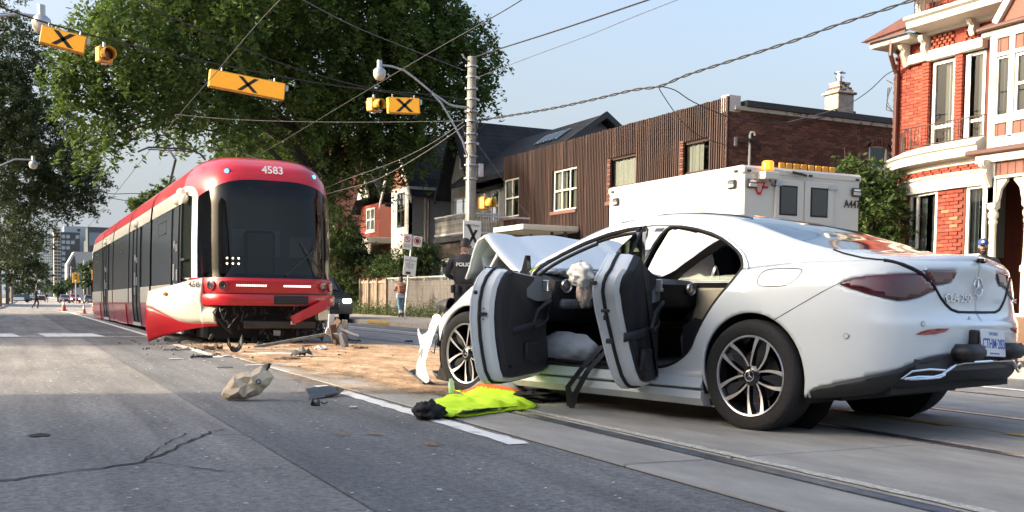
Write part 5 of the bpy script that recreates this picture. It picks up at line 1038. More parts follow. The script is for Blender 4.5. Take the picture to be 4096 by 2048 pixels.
# distant parked and moving vehicles
def vehicle(name, label, loc, rz, m, kind='suv', s=1, lights=False, two=None):
    t = thing(name, label, 'car', loc, rz, 'vehicles down the road'); t.scale = (s, s, s); L_, Wd, H_ = 4.7, .93, 1.62 if kind == 'suv' else 1.42
    P = [(-2.3, .35), (-2.32, .7), (-2.2, .95), (-1.95, 1.02), (-1.75, 1.5 if kind == 'suv' else 1.15), (-1.5, H_-.03 if kind == 'suv' else 1.3), (-1.0, H_), (.2, H_-.02), (.55, H_-.1), (1.2, 1.03), (2.0, .92), (2.28, .78), (2.32, .5), (2.28, .3), (1.9, .28), (-1.9, .28)]
    b = MB(); ys = [(-Wd, .0, .9), (-Wd+.06, .5, 1), (0, 1, 1), (Wd-.06, .5, 1), (Wd, 0, .9)]
    b.loft([[(x*(1 if z > .9 else 1)*sc, y*(1 if z < 1.05 else .80), z if z < 1.05 else z) for x, z in P] for y, k_, sc in ys]); b.obj('car_body', m, t, True, 35)
    gz = [(-1.7, 1.08), (-1.5, H_-.12), (-.9, H_-.07), (.15, H_-.08), (.9, 1.1)]
    for sd in (1, -1): MB().add([(x, sd*(Wd*.80+.012+.12*(H_-z)/.6*.9), z) for x, z in gz], [tuple(range(5))]).obj('side_window', M_trks, t)
    b = MB(); b.add([(1.17, -.70, 1.08), (1.17, .70, 1.08), (.60, .64, H_-.10), (.60, -.64, H_-.10)], [(0, 1, 2, 3)]); b.v = [(x+.03, y, z+.02) for x, y, z in b.v]; b.obj('windscreen', M_trks, t)
    b = MB(); b.add([(-2.0, -.66, 1.06), (-2.0, .66, 1.06), (-1.70, .62, H_-.14), (-1.70, -.62, H_-.14)], [(0, 1, 2, 3)]); b.v = [(x-.04, y, z+.01) for x, y, z in b.v]; b.obj('rear_window', M_trks, t)
    for x in (-1.45, 1.45):
        for sd in (1, -1): w_ = MB().lathe([(.22, -.1), (.33, -.1), (.345, -.05), (.345, .08), (.32, .1), (.22, .1)], 22, (x, sd*.84, .345), 'y').obj('wheel', M_tyre, t, True); MB().lathe([(.21, sd*.09), (.2, sd*.1), (0, sd*.1)], 16, (x, sd*.84, .345), 'y').obj('rim', M_grey, w_)
    ml = M_headon if lights else M_bulb
    for sd in (1, -1): MB().bbox(2.2, 2.33, sd*.68-.14, sd*.68+.14, .66, .80, .03).obj('headlight', ml, t); MB().bbox(-2.33, -2.24, sd*.75-.1, sd*.75+.1, .85, 1.0, .03).obj('tail_light', M_lamp, t)
    MB().bbox(2.27, 2.34, -.42, .42, .45, .68, .03).obj('grille', M_blk, t); MB().bbox(-2.36, -2.28, -.25, .25, .55, .68, .01).obj('number_plate', M_sw, t)
    if two: MB().add([(-.9, -Wd-.005, .45), (1.1, -Wd-.005, .45), (1.1, -Wd-.004, 1.0), (-.9, -Wd-.004, 1.0)], [(0, 1, 2, 3)]).obj('door_panel', two, t); MB().add([(-.9, Wd+.005, .45), (1.1, Wd+.005, .45), (1.1, Wd+.004, 1.0), (-.9, Wd+.004, 1.0)], [(0, 1, 2, 3)]).obj('door_panel', two, t)
    return t
M_headon = mat('lit_headlamp', (1, .95, .85), .3, emit=14); M_cdark = mat('dark_car_paint', (.03, .035, .04), .25, coat=1); M_cgrey = mat('grey_car_paint', (.12, .13, .14), .25, coat=1); M_cred = mat('red_car_paint', (.3, .02, .015), .3, coat=1)
suv = vehicle('oncoming_suv', 'dark suv with a lit headlamp peeking out from behind the streetcar', (8.72, 32.6, 0), -pi/2, M_cdark, 'suv', .93, True); suv['group'] = 'vehicles at the kerb'
gz_ = lambda y: g(y)
pc = vehicle('police_suv', 'white and black police suv parked across the road in the distance', (2.0, 205, gz_(205)), pi, M_cdark, 'suv', .93, False, M_sw); MB().bbox(-.3, 0, -.5, .5, 1.62, 1.72, .02).obj('roof_light_bar', M_blk, pc)
vehicle('parked_suv', 'dark suv facing the camera beyond the cones', (9.3, 200, gz_(200)), -pi/2, M_cdark, 'suv', .93)
vehicle('red_van', 'red vehicle between the two dark cars beyond the cones', (11.6, 212, gz_(212)), -pi/2, M_cred, 'suv', 1.05, True)
vehicle('grey_suv', 'grey suv seen from behind near the far kerb poles', (13.1, 196, gz_(196)), pi/2, M_cgrey, 'suv', .96)
for k, (x, y, rz, m) in enumerate(((5.2, 250, -pi/2, M_cgrey), (7.4, 270, -pi/2, M_trk), (3.2, 300, pi/2, M_cdark), (9.5, 330, -pi/2, M_trk))): vehicle('distant_car', ['small grey car far down the road', 'pale car far down the road', 'tiny dark car near the vanishing point', 'tiny white car near the vanishing point'][k], (x, y, -.85), rz, m, 'car', .95)
# far poles, traffic signals
def wpole(x, y, h, label, lean=0, m=M_wood, arms=1, r=.14):
    t = thing('wooden_pole', label, 'utility pole', (x, y, g(y))); t.rotation_euler = (0, R(lean), 0); MB().tube([(0, 0, 0), (0, 0, h)], [r, r*.7], 10).obj('pole_shaft', m, t, True)
    for k in range(arms): MB().bbox(-.7, .7, -.05, .05, h-.5-k*.7, h-.4-k*.7, .01).obj('cross_arm', m, t)
for x, y, h, r, lb in ((-.75, 84, 11, .2, 'thick wooden pole leftmost on the near left pavement'), (-.15, 96, 10.5, .22, 'pair of close wooden poles, the nearer one, left pavement'), (.35, 100, 10.5, .2, 'wooden pole just right of the close pair, left pavement'), (1.0, 140, 10, .2, 'wooden pole farther along the left pavement'), (1.6, 170, 9, .2, 'last wooden pole along the left pavement')): wpole(x-.9, y, h, lb, 0, M_wood, 1 if h > 10.6 else 0, r)
for x, y, h, lb in ((17.6, 150, 9.5, 'tall grey pole in the far row right of the road'), (16.8, 175, 9, 'second grey pole in the far row right of the road'), (19.5, 135, 10.5, 'pole close behind the rear of the streetcar'), (15.6, 205, 9.5, 'far grey pole beside the yellow traffic light'), (16.2, 240, 9, 'grey pole beyond the traffic lights'), (15.2, 270, 8.5, 'farthest grey pole on the right')): wpole(x-1.2, y, h, lb, 0, M_galv, 1, .13)
def tlight(x, y, z, label):
    t = thing('traffic_light', label, 'traffic light', (x, y, g(y)), 0, 'distant traffic lights'); MB().tube([(0, 0, 0), (0, 0, z+1)], .1, 8).obj('light_pole', M_galv, t); MB().bbox(-.55, .55, -.15, -.05, z-.8, z+.9, .05).obj('backboard', M_sigy, t)
    for k in range(3): MB().ball((0, -.2, z+.5-k*.5), .17, 10, 6).obj('signal_lens', M_lens if k < 2 else M_bulb, t)
tlight(10.6, 190, 4.3, 'yellow backed traffic light left of its twin far up the road'); tlight(13.0, 180, 4.6, 'yellow backed traffic light nearest the streetcar rear'); tlight(15.0, 185, 2.6, 'amber edged signal low on the far right poles')
rs = thing('red_signal', 'small glowing red signal far down the middle of the road', 'traffic light', (6.6, 280, g(280))); MB().tube([(0, 0, 0), (0, 0, 5.5)], .08, 6).obj('light_pole', M_galv, rs); MB().ball((0, 0, 4.6), .36, 10, 8).obj('signal_lens', mat('red_glow', (1, .1, .08), .5, emit=3), rs)
# ================================================================ buildings
M_bred = [mat('painted_red_brick_%d' % i, c, .85, var=.14, vs=9, bump=.3, bs=80) for i, c in enumerate(((.24, .042, .025), (.275, .052, .03), (.20, .036, .022), (.30, .072, .042), (.31, .15, .09)))]
M_bbrn = [mat('old_brown_brick_%d' % i, c, .9, var=.2, vs=9, bump=.3, bs=80) for i, c in enumerate(((.10, .042, .03), (.13, .055, .038), (.08, .038, .03), (.16, .075, .05)))]
M_mort = mat('mortar_red', (.15, .04, .026), .95); M_mortb = mat('mortar_grey', (.17, .145, .12), .95, var=.2, vs=4); M_trimw = mat('cream_trim_paint', (.56, .545, .48), .7, var=.06, vs=3); M_whitew = mat('white_window_frame', (.68, .68, .66), .5)
M_brpan = mat('brown_panel', (.17, .06, .04), .6, var=.1, vs=5); M_gut = mat('brown_gutter', (.085, .035, .027), .45); M_shng = mat('dark_shingle', (.022, .024, .028), .9, var=.3, vs=1.8, bump=.5, bs=25); M_rshng = mat('red_shingle', (.13, .05, .04), .9, var=.2, vs=8, bump=.5, bs=40)
M_stuc = mat('stucco', (.30, .29, .265), .95, var=.16, vs=2.2, bump=.2); M_grw = mat('grey_wall', (.27, .27, .27), .9, var=.05, vs=2); M_slat = [mat('timber_slat_%d' % i, c, .7, var=.2, vs=4, stretch=(4, 4, .4)) for i, c in enumerate(((.034, .0145, .011), (.046, .020, .015), (.075, .038, .028), (.024, .0105, .009)))]
M_slatb = mat('slat_backing', (.012, .008, .007), .9); M_room = mat('dark_room', (.02, .022, .024), .9); M_curt = mat('curtain', (.40, .39, .35), .9); M_curt2 = mat('grey_curtain', (.16, .18, .19), .9); M_lin = mat('lintel_stone', (.14, .07, .055), .9, var=.2, vs=8); M_iron2 = mat('wrought_iron', (.03, .015, .012), .6)
M_pane = bpy.data.materials.new('house_glass'); M_pane.use_nodes = True
_n = M_pane.node_tree; _n.nodes.clear(); _o = _n.nodes.new('ShaderNodeOutputMaterial'); _mx = _n.nodes.new('ShaderNodeMixShader'); _t = _n.nodes.new('ShaderNodeBsdfTransparent'); _g = _n.nodes.new('ShaderNodeBsdfGlossy'); _fr = _n.nodes.new('ShaderNodeFresnel')
_t.inputs[0].default_value = (.75, .8, .8, 1); _g.inputs['Roughness'].default_value = .02; _fr.inputs[0].default_value = 1.75
_n.links.new(_fr.outputs[0], _mx.inputs[0]); _n.links.new(_t.outputs[0], _mx.inputs[1]); _n.links.new(_g.outputs[0], _mx.inputs[2]); _n.links.new(_mx.outputs[0], _o.inputs[0])
FX = lambda X, Y, z: face_m((X, Y, z), (0, -1, 0), (0, 0, 1))  # facade looking to -x
FY = lambda X, Y, z: face_m((X, Y, z), (1, 0, 0), (0, 0, 1))   # facade looking to -y
def window(par, M, w, h, fm, mull=(), sash=(), fw=.05, dep=.10, curt=None, cover=.5, side=0, sill=None, room=True):
    f = MB(); x0, x1, y0, y1 = -w/2, w/2, -h/2, h/2
    for a in ((x0, x0+fw, y0, y1), (x1-fw, x1, y0, y1), (x0+fw, x1-fw, y1-fw, y1), (x0+fw, x1-fw, y0, y0+fw)): f.box(*a, -dep, -dep+.05)
    for m in mull: f.box(m*w-fw/2, m*w+fw/2, y0+fw, y1-fw, -dep+.002, -dep+.045)
    fr = f.obj('window', fm, par); fr.matrix_local = M
    s = MB()
    for q in sash: s.box(x0+fw, x1-fw, q*h-fw/2, q*h+fw/2, -dep+.004, -dep+.04)
    if sash: s.obj('sash_rail', fm, fr)
    MB().add([(x0+.01, y0+.01, -dep+.02), (x1-.01, y0+.01, -dep+.02), (x1-.01, y1-.01, -dep+.02), (x0+.01, y1-.01, -dep+.02)], [(0, 1, 2, 3)]).obj('pane', M_pane, fr)
    if room:
        r = MB(); vs = [(x, y, z) for x in (x0+.005, x1-.005) for y in (y0+.005, y1-.005) for z in (-dep-.5, -dep-.005)]; r.add(vs, [(0, 1, 3, 2), (4, 5, 7, 6), (0, 4, 5, 1), (2, 6, 7, 3), (0, 2, 6, 4)]).obj('room', M_room, fr)
    if curt:
        c = MB(); n = 26; u0, u1 = (x0, x0+w*cover) if side <= 0 else (x1-w*cover, x1)
        c.grid([[(u0+(u1-u0)*k/n, y, -dep-.06+.022*sin(k*1.9)+.01*sin(k*.7)) for y in (y0+.01, y1-.01)] for k in range(n+1)]); c.obj('curtain', curt, fr, True)
        if side == 0 and cover < .95: c2 = MB(); c2.grid([[(x1-(u1-u0)*.7*k/n, y, -dep-.06+.022*sin(k*2.1+1)) for y in (y0+.01, y1-.01)] for k in range(n+1)]); c2.obj('curtain', curt, fr, True)
    if sill: MB().bbox(x0-.06, x1+.06, y0-.12, y0, -.08, .07, .012).obj('sill', sill, fr)
    return fr
def bricks(par, fn, s0, s1, z0, z1, mats, holes=(), bl=.215, bh=.066, gap=.009, nmax=300, dep=.03, order=None, wts=None):
    rnd = random.Random(4); protos = [MB().bbox(-bl/2, bl/2, -bh/2, bh/2, -dep, .012, .005) for _ in mats]; objs = [p.obj('brick', m, par) for p, m in zip(protos, mats)]; rows = []
    nz = int((z1-z0)/(bh+gap)); L = s1-s0
    for j in range(nz):
        z = z0+(j+.5)*(bh+gap); o = (bl+gap)/2*(j % 2); s = s0+o-(bl+gap)/2
        while s < s1:
            c = s+bl/2; ok = s0-.01 <= c <= s1+.01 and not any(a-.06 < c < b_+.06 and e-.02 < z < f_+.02 for a, b_, e, f_ in holes)
            if ok: rows.append((c, z))
            s += bl+gap
    if order: rows.sort(key=order)
    used = [False]*len(mats); rest = [MB() for _ in mats]
    for i, (s, z) in enumerate(rows):
        M = fn(s, z); k = rnd.choices(range(len(mats)), wts)[0] if wts else rnd.randrange(len(mats)); M = M @ Matrix.Translation((rnd.uniform(-.002, .002), 0, rnd.uniform(-.004, .004)))
        if i < nmax:
            if not used[k]: o = objs[k]; used[k] = True
            else: o = inst(objs[k], par)
            o.matrix_local = M
        else:
            rest[k].add([M @ Vector(p) for p in protos[k].v], protos[k].f)
    for k, r in enumerate(rest):
        if r.v: r.obj('brickwork', mats[k], par, kind='stuff')
        if not used[k]: bpy.data.objects.remove(objs[k])
def wallh(par, name, M, w, h, holes, th, m):
    """wall panel in the frame M (x right, y up, z out; origin at the lower left), pierced by holes (x0, x1, y0, y1)"""
    xs = sorted({0, w, *[v for q in holes for v in q[:2] if 0 < v < w]}); ys = sorted({0, h, *[v for q in holes for v in q[2:] if 0 < v < h]}); b = MB()
    for i in range(len(xs)-1):
        for j in range(len(ys)-1):
            cx_, cy_ = (xs[i]+xs[i+1])/2, (ys[j]+ys[j+1])/2
            if not any(a < cx_ < b_ and c < cy_ < d for a, b_, c, d in holes): b.box(xs[i], xs[i+1], ys[j], ys[j+1], -th, 0)
    o = b.obj(name, m, par); o.matrix_local = M; return o
# ---- slatted building
sb = thing('slatted_building', 'two storey building clad in dark vertical timber slats with a brown brick side wall', 'building', (17, 21.95, .1)); H = 6.08
WN = [(12.9, 1.27, 3.80, 5.24, 2), (8.78, 1.68, 3.75, 5.16, 3), (5.16, 1.6, 3.80, 5.16, 1), (1.43, 1.32, 3.85, 5.14, 1)]   # centre y, width, z0, z1, lights
wallh(sb, 'wall', FX(.08, 13.55, 0), 13.5, H-.25, [(13.55-cy-w_/2, 13.55-cy+w_/2, z0, z1) for cy, w_, z0, z1, _k in WN], .15, M_slatb); MB().box(.9, 6.2, .4, 13.5, .1, H-.4).obj('inner_wall', M_slatb, sb)
protos = []; ns = 136
for i in range(ns):
    y = .03+i*.0995
    if y > 13.5: break
    segs = [(2.2 if y > 1 else 1.9, H+random.uniform(-.012, .012))]
    for cy, w_, z0, z1, _k in WN:
        if abs(y-cy) < w_/2+.02: segs = [(segs[0][0], z0-.12), (z1, segs[0][1])]
    if y > 7.6 and y < 9.9: segs = [(3.15, s[1]) if s[0] < 3 else s for s in segs]
    for z0, z1 in segs:
        k = random.choices(range(4), (4, 4, 2, 3))[0]
        if len(protos) < 4: protos.append(MB().bbox(0, .055, -.023, .023, 0, 1, .004).obj('slat', M_slat[len(protos)], sb)); o = protos[-1]
        else: o = inst(protos[k], sb)
        o.location = (random.uniform(-.004, .004), y, z0); o.scale = (1, 1, z1-z0); o.rotation_euler = (0, 0, R(random.uniform(-3, 3)))
for (cy, w_, z0, z1, k), cv, sd in zip(WN, (.42, .42, .97, .62), (0, 0, -1, -1)):
    M = FX(.02, cy, (z0+z1)/2); fm = M_trimw if k > 1 else M_slat[0]
    window(sb, M, w_, z1-z0, fm, [(-1/6, 1/6), (0,)][k == 2] if k > 1 else (), (0,) if k > 1 else (-.18,), .06 if k > 1 else .07, .12, M_curt, cv, sd, M_lin)
    if k == 1:
        for s_ in range(18): MB().bbox(-.01, .05, cy+w_/2-.16, cy+w_/2-.005, z0+s_*.075, z0+s_*.075+.062, .004).obj('reveal_brick', M_bbrn[s_ % 4], sb)
def bw(s, z): return FY(s, 0, z)
wallh(sb, 'side_wall', FY(0, .004, 0), 6.3, H-.32, [(5.02, 5.72, 3.93, 5.23)], .06, M_mortb)
bricks(sb, bw, .08, 6.2, 1.2, H-.36, M_bbrn, [(5.0, 5.75, 3.9, 5.3)], order=lambda q: -q[1] if q[0] < 4.6 else 5-q[1], nmax=290)
M_frb = mat('roof_flashing', (.03, .033, .035), .6); M_frw = mat('peeling_fascia', (.38, .36, .31), .8, col2=(.12, .1, .08), vs=7, ramp=(.5, .62))
MB().bbox(.55, 6.35, -.12, .3, H-.22, H-.05, .01).obj('roof_flashing', M_frb, sb); MB().bbox(.2, 6.33, -.09, .0, H-.33, H-.22, .01).obj('fascia', M_frw, sb); MB().bbox(.02, .42, -.03, .3, H-.38, H+.06, .01).obj('parapet_corner', M_greyl, sb); MB().bbox(-.02, .06, -.03, .05, 1.9, H+.02, .01).obj('corner_board', M_slat[0], sb)
MB().tube([(.70, -.08, 2.6), (.70, -.08, 5.12), (.72, -.10, 5.2), (.80, -.12, 5.2), (.83, -.12, 5.12)], .035, 10).obj('service_pipe', M_greyl, sb, True)
b = MB()
for k in range(4): b.tube([(.3+.05*k, -.05, 4.9), (.6, -.12, 4.95+.04*k), (.9, -.15, 4.85), (1.05, -.1, 4.95-.06*k), (.95, -.08, 4.7)], .011, 5)
b.obj('service_drop', M_blk, sb); MB().bbox(.22, .32, -.06, .0, 4.8, 5.05, .01).obj('service_bracket', M_galv, sb)
for k in range(13):
    a = pi*(k+.5)/13; c_ = (5.37-.42*cos(a), -.02, 5.18+.12*sin(a)); o = MB().bbox(-.032, .032, -.03, .02, -.09, .09, .004, Matrix.Translation(c_) @ Matrix.Rotation((a-pi/2)*-.5, 4, 'Y')).obj('arch_brick', M_bbrn[k % 4], sb)
window(sb, FY(5.37, .0, 4.58), .70, 1.3, M_whitew, (), (0,), .06, .06, M_curt2, .3, 0, M_lin)
# flat canopy, porch lamp
MB().bbox(-2.1, -.04, 7.65, 9.9, 2.96, 3.13, .012).obj('canopy', M_trimw, sb); MB().bbox(-2.0, -.04, 7.7, 9.85, 2.93, 2.955, .003).obj('canopy_soffit', mat('soffit', (.38, .36, .31), .8), sb)
for x, y in ((-.9, 7.9), (-.9, 9.4)): MB().tube([(x, y, 0), (x, y, 2.94)], .05, 8).obj('canopy_post', M_blk, sb)
MB().lathe([(.03, .12), (.05, .08), (.11, .04), (.08, -.02), (.05, -.12), (.0, -.15)], 14, (-.5, 7.7, 2.82)).obj('porch_lamp', M_blk, sb, True); MB().box(0, .06, 0, 13.5, 0, 2.3).obj('ground_floor_wall', M_stuc, sb)
# chimney on the flat roof
ch = thing('chimney', 'grey rendered chimney with a shiny metal flue on the flat brick building', 'chimney', (21.95, 23.1, H-.2+.1))
MB().loft([[(x*s, y*s, z) for x, y in ((-.5, -.35), (.5, -.35), (.5, .35), (-.5, .35))] for s, z in ((.95, 0), (.82, .12), (.78, .45))]).obj('chimney_base', M_frb, ch)
MB().bbox(-.31, .31, -.28, .28, .30, .98, .02).obj('chimney_shaft', mat('render_grey', (.33, .31, .27), .95, var=.25, vs=4, bump=.4), ch); MB().bbox(-.38, .38, -.34, .34, .92, .99, .02).obj('chimney_cap', M_frw, ch)
for i, (r_, z) in enumerate(((.28, 1.0), (.25, 1.07), (.2, 1.15), (.22, 1.22))):
    for k in range(4): MB().bbox(-r_+k*r_/2+.005, -r_+(k+1)*r_/2-.005, -r_, r_, z, z+.062, .006).obj('chimney_brick', [M_frw, M_bbrn[3], M_greyl][(i+k) % 3], ch)
MB().lathe([(.11, 1.28), (.11, 1.42), (.13, 1.43), (.13, 1.45), (.11, 1.46), (.10, 1.55), (.17, 1.56), (.17, 1.58), (.05, 1.6)], 20).obj('metal_flue', M_chrome, ch, True)
# ---- gabled houses
def gable(par, X0, X1, Yc, hw_, ze, zr, m, over=.25, th=.12, name='roof'):
    for sd in (1, -1):
        b = MB(); q = [(Yc, zr), (Yc+sd*(hw_+over), ze-over*(zr-ze)/hw_)]; b.loft([[(x, q[0][0], q[0][1]), (x, q[1][0], q[1][1]), (x, q[1][0], q[1][1]-th), (x, q[0][0], q[0][1]-th)] for x in (X0-over, X1)]); r = b.obj(name, m, par)
        # shingle courses on the near slope
        if sd < 0:
            n = 16; s = MB()
            for k in range(n):
                t0, t1 = k/n, (k+1)/n; P0 = (q[0][0]+(q[1][0]-q[0][0])*t0, q[0][1]+(q[1][1]-q[0][1])*t0+.012); P1 = (q[0][0]+(q[1][0]-q[0][0])*t1, q[0][1]+(q[1][1]-q[0][1])*t1+.03)
                s.loft([[(x, *P0), (x, *P1), (x, P1[0], P1[1]-.03)] for x in (X0-over-.01, X1)], False, False)
            s.obj('shingle_course', m, r)
h2 = thing('stucco_house', 'grey stucco gabled house with dark shingle roof and a white picket balcony', 'house', (0, 0, .1))
wallh(h2, 'wall', FX(19, 45.35, 0), 2.95, 6.0, [(.4, 2.3, 4.08, 5.42)], .2, M_stuc); MB().prism([(45.35, 6.0), (45.35, 6.3), (44.3, 8.3), (43.2, 6.3), (42.4, 6.0)], 19, 19.05, 'x').obj('gable_wall', M_stuc, h2); MB().box(19.7, 26, 42.4, 45.3, 0, 6.0).obj('inner_wall', M_stuc, h2); MB().box(19.02, 19.7, 42.38, 42.5, 0, 6).obj('side_wall', M_stuc, h2); gable(h2, 19, 25, 44.35, 1.85, 6.1, 8.98, M_shng, .35)
for sd in (1, -1): MB().loft([[(x, 44.35+sd*t*2.2, 8.98-t*3.4), (x, 44.35+sd*t*2.2, 8.98-t*3.4-.3)] for x in (18.55, 18.68) for t in (0, 1)][:0] or [[(18.58, 44.35+sd*t*2.15, 8.9-t*3.3), (18.68, 44.35+sd*t*2.15, 8.9-t*3.3), (18.68, 44.35+sd*t*2.15, 8.6-t*3.3), (18.58, 44.35+sd*t*2.15, 8.6-t*3.3)] for t in (0, 1)]).obj('barge_board', M_shng, h2)
window(h2, FX(18.99, 43.98, 7.1), .5, .75, M_whitew, (), (), .06, -.01, room=False); window(h2, FX(19, 44.0, 4.75), 1.9, 1.35, M_whitew, (0,), (), .09, .06, M_curt2, .4)
wallh(h2, 'wing_wall', FX(19, 42.38, 0), 2.78, 5.5, [(1.5, 2.36, 4.05, 5.45)], .15, M_stuc); MB().box(19.7, 22, 39.7, 42.38, 0, 5.5).obj('inner_wall', M_stuc, h2); MB().box(19.02, 19.7, 39.6, 39.7, 0, 5.5).obj('side_wall', M_stuc, h2); MB().prism([(18.8, 5.5), (18.8, 5.6), (22, 6.6), (22, 6.4)], 39.5, 42.6, 'y').obj('wing_roof', M_shng, h2); MB().tube([(18.78, 39.6, 5.5), (18.78, 42.4, 5.5), (18.8, 42.5, 5.3)], .06, 8).obj('gutter', M_seal, h2)
window(h2, FX(19, 40.45, 4.75), .85, 1.4, M_whitew, (), (0,), .09, .05, M_curt2, .4)
MB().bbox(17.4, 19, 39.8, 43.6, 3.2, 3.42, .02).obj('balcony_floor', M_tfr, h2); wallh(h2, 'balcony_base', FX(17.6, 43.3, 0), 3.4, 3.2, [(.25, 1.15, .6, 2.5)], .1, mat('dark_plank', (.055, .042, .033), .8, var=.3, vs=6, stretch=(6, 6, .5)))
pk = None
for k in range(30):
    y = 39.9+k*.122
    if pk is None: pk = MB().bbox(-.012, .012, -.03, .03, 0, .92, .004).obj('picket', mat('worn_white_picket', (.5, .48, .43), .85, col2=(.15, .13, .11), vs=5, ramp=(.45, .62)), h2); o = pk
    else: o = inst(pk, h2)
    o.location = (17.45, y, 3.45)
for k in range(12): o = inst(pk, h2); o.location = (17.5+k*.122, 39.86, 3.45); o.rotation_euler = (0, 0, pi/2)
for z in (3.5, 4.3): MB().bbox(17.42, 17.48, 39.85, 43.55, z, z+.06, .005).obj('balcony_rail', M_whitew, h2); MB().bbox(17.45, 19, 39.83, 39.89, z, z+.06, .005).obj('balcony_rail', M_whitew, h2)
window(h2, FX(17.6, 42.6, 1.55), .9, 1.9, M_whitew, (), (.1,), .16, .02, None)
h2b = thing('skylight_house', 'dark shingled roof with a row of skylights rising behind the slatted building', 'house', (0, 0, .1)); MB().box(18.9, 24.3, 36.05, 39.4, 0, 6.1).obj('wall', M_grw, h2b)
MB().prism([(19.0, 6.1), (24.2, 6.1), (21.6, 7.95)], 36.1, 36.2, 'y').obj('gable_wall', M_grw, h2b)
for sd in (1, -1): MB().loft([[(21.6, y, 8.2), (21.6-sd*3.2, y, 5.95), (21.6-sd*3.2, y, 5.75), (21.6, y, 8.0)] for y in (35.7, 44)]).obj('roof', M_shng, h2b)
for sd in (1, -1): MB().loft([[(21.6, y, 8.28), (21.6-sd*3.25, y, 6.0), (21.6-sd*3.25, y, 5.75), (21.6, y, 8.02)] for y in (35.55, 35.7)]).obj('barge_board', M_frb, h2b)
for k in range(4):
    y = 37.2+k*.55; o = MB().bbox(-.4, .4, -.2, .2, .0, .06, .01).obj('skylight', M_chrome, h2b); o.location = (20.55, y+.2, 7.50); o.rotation_euler = (0, -atan2(2.25, 3.2), 0); MB().bbox(-.35, .35, -.16, .16, .05, .07, .005).obj('skylight_pane', M_tgl, o)
h3 = thing('bay_house', 'pale grey house with a steep dark roof, white bargeboard and tall bay window', 'house', (0, 0, .1))
wallh(h3, 'bay_wall', FX(18, 51.0, 0), 2.55, 6.3, [(.88, 2.02, 4.3, 6.04)], .2, mat('pale_render', (.40, .39, .36), .9, var=.05, vs=1.5)); MB().box(18.02, 19.6, 48.45, 48.6, 0, 6.3).obj('bay_side', M_grw, h3); MB().box(18.8, 25, 48.2, 52.3, 0, 6.1).obj('wall', M_grw, h3); MB().prism([(52.0, 6.3), (48.5, 6.3), (50.3, 8.9)], 18.3, 18.4, 'x').obj('gable_wall', M_brpan, h3)
gable(h3, 18.2, 25, 50.3, 2.1, 6.2, 9.2, M_shng, .25)
for sd in (1, -1): MB().loft([[(17.9, 50.3+sd*t*2.4, 9.2-t*3.45), (17.97, 50.3+sd*t*2.4, 9.2-t*3.45), (17.97, 50.3+sd*t*2.4, 8.85-t*3.45), (17.9, 50.3+sd*t*2.4, 8.85-t*3.45)] for t in (0, 1)]).obj('barge_board', M_greyl, h3)
window(h3, FX(18.0, 49.55, 5.17), 1.15, 1.75, M_seal, (0,), (0,), .07, .05, M_curt2, .3); window(h3, FX(18.28, 50.1, 7.5), .7, 1.1, M_whitew, (), (0,), .06, -.01, None, room=False)
MB().tube([(18.7, 48.1, 6.0), (18.95, 48.1, 5.6), (18.95, 48.1, .5)], .06, 8).obj('downpipe', M_gut, h3); MB().bbox(17.9, 20, 48.1, 48.25, 6.1, 6.25, .02).obj('eave_trim', M_trimw, h3); MB().tube([(20.5, 48.1, 3.0), (20.5, 48.1, 1.2)], .04, 6).obj('meter_pipe', M_grey, h3)
h4 = thing('red_porch_house', 'red brick house with white porch roof beside the big tree', 'house', (0, 0, .1))
wallh(h4, 'wall', FX(18.6, 58, 0), 5.4, 6, [(1.1, 2.6, 4.5, 5.8)], .2, M_mort); MB().box(19.4, 24, 52.6, 58, 0, 6).obj('inner_wall', M_mort, h4)
bricks(h4, lambda s, z: FX(18.6, 58.0-s, z), .1, 3.4, 2.6, 6.0, M_bred[:3], [(1.0, 2.8, 4.5, 5.85)], .34, .11, .02, 250)
window(h4, FX(18.6, 56.15, 5.15), 1.5, 1.3, M_trimw, (0,), (0,), .1, .02, M_curt, .5, 0, M_trimw); gable(h4, 18.4, 24, 55.3, 2.8, 5.9, 8.0, M_shng, .3); MB().bbox(17.2, 18.6, 52.6, 56.6, 3.65, 3.95, .03).obj('porch_roof', M_trimw, h4); MB().bbox(17.4, 17.5, 52.7, 56.4, 2.7, 3.65, .02).obj('porch_panel', M_trimw, h4)
MB().prism([(57.2, 6.3), (55.2, 6.3), (56.2, 7.9)], 18.1, 18.2, 'x').obj('dormer_gable', M_trimw, h4)
# ---- red brick house with bowed front
rh = thing('red_brick_house', 'ornate painted red brick house with cream trim, bowed ground floor and iron balconies', 'house', (18, 17.15, .1)); H0 = 17.15
def ry(Y): return Y-H0
wallh(rh, 'wall', FX(.05, -.02, 3.6), 2.6, 3.1, [(.95, 1.55, .37, 2.35), (1.83, 2.3, .37, 2.35)], .2, M_mort); MB().box(.9, 7, -9.5, -.02, 0, 6.7).obj('inner_wall', M_mort, rh); MB().box(.06, .9, -9.5, -2.62, 0, 6.7).obj('inner_wall', M_mort, rh); MB().box(-.02, .22, -.03, .02, 0, 6.4).obj('corner_return', M_mort, rh)
hol = [(.9, 1.65, 4.0, 5.9), (1.8, 2.36, 4.0, 5.9), (2.4, 9, 0, 9)]
bricks(rh, lambda s, z: FX(.05, -s, z), .0, 2.5, 3.92, 6.55, M_bred, [(a, b_, c, d) for a, b_, c, d in hol], nmax=210, wts=(5, 5, 4, 3, .5))
bricks(rh, lambda s, z: FY(s, .0, z), .02, .5, .6, 6.5, M_bbrn, (), nmax=40)
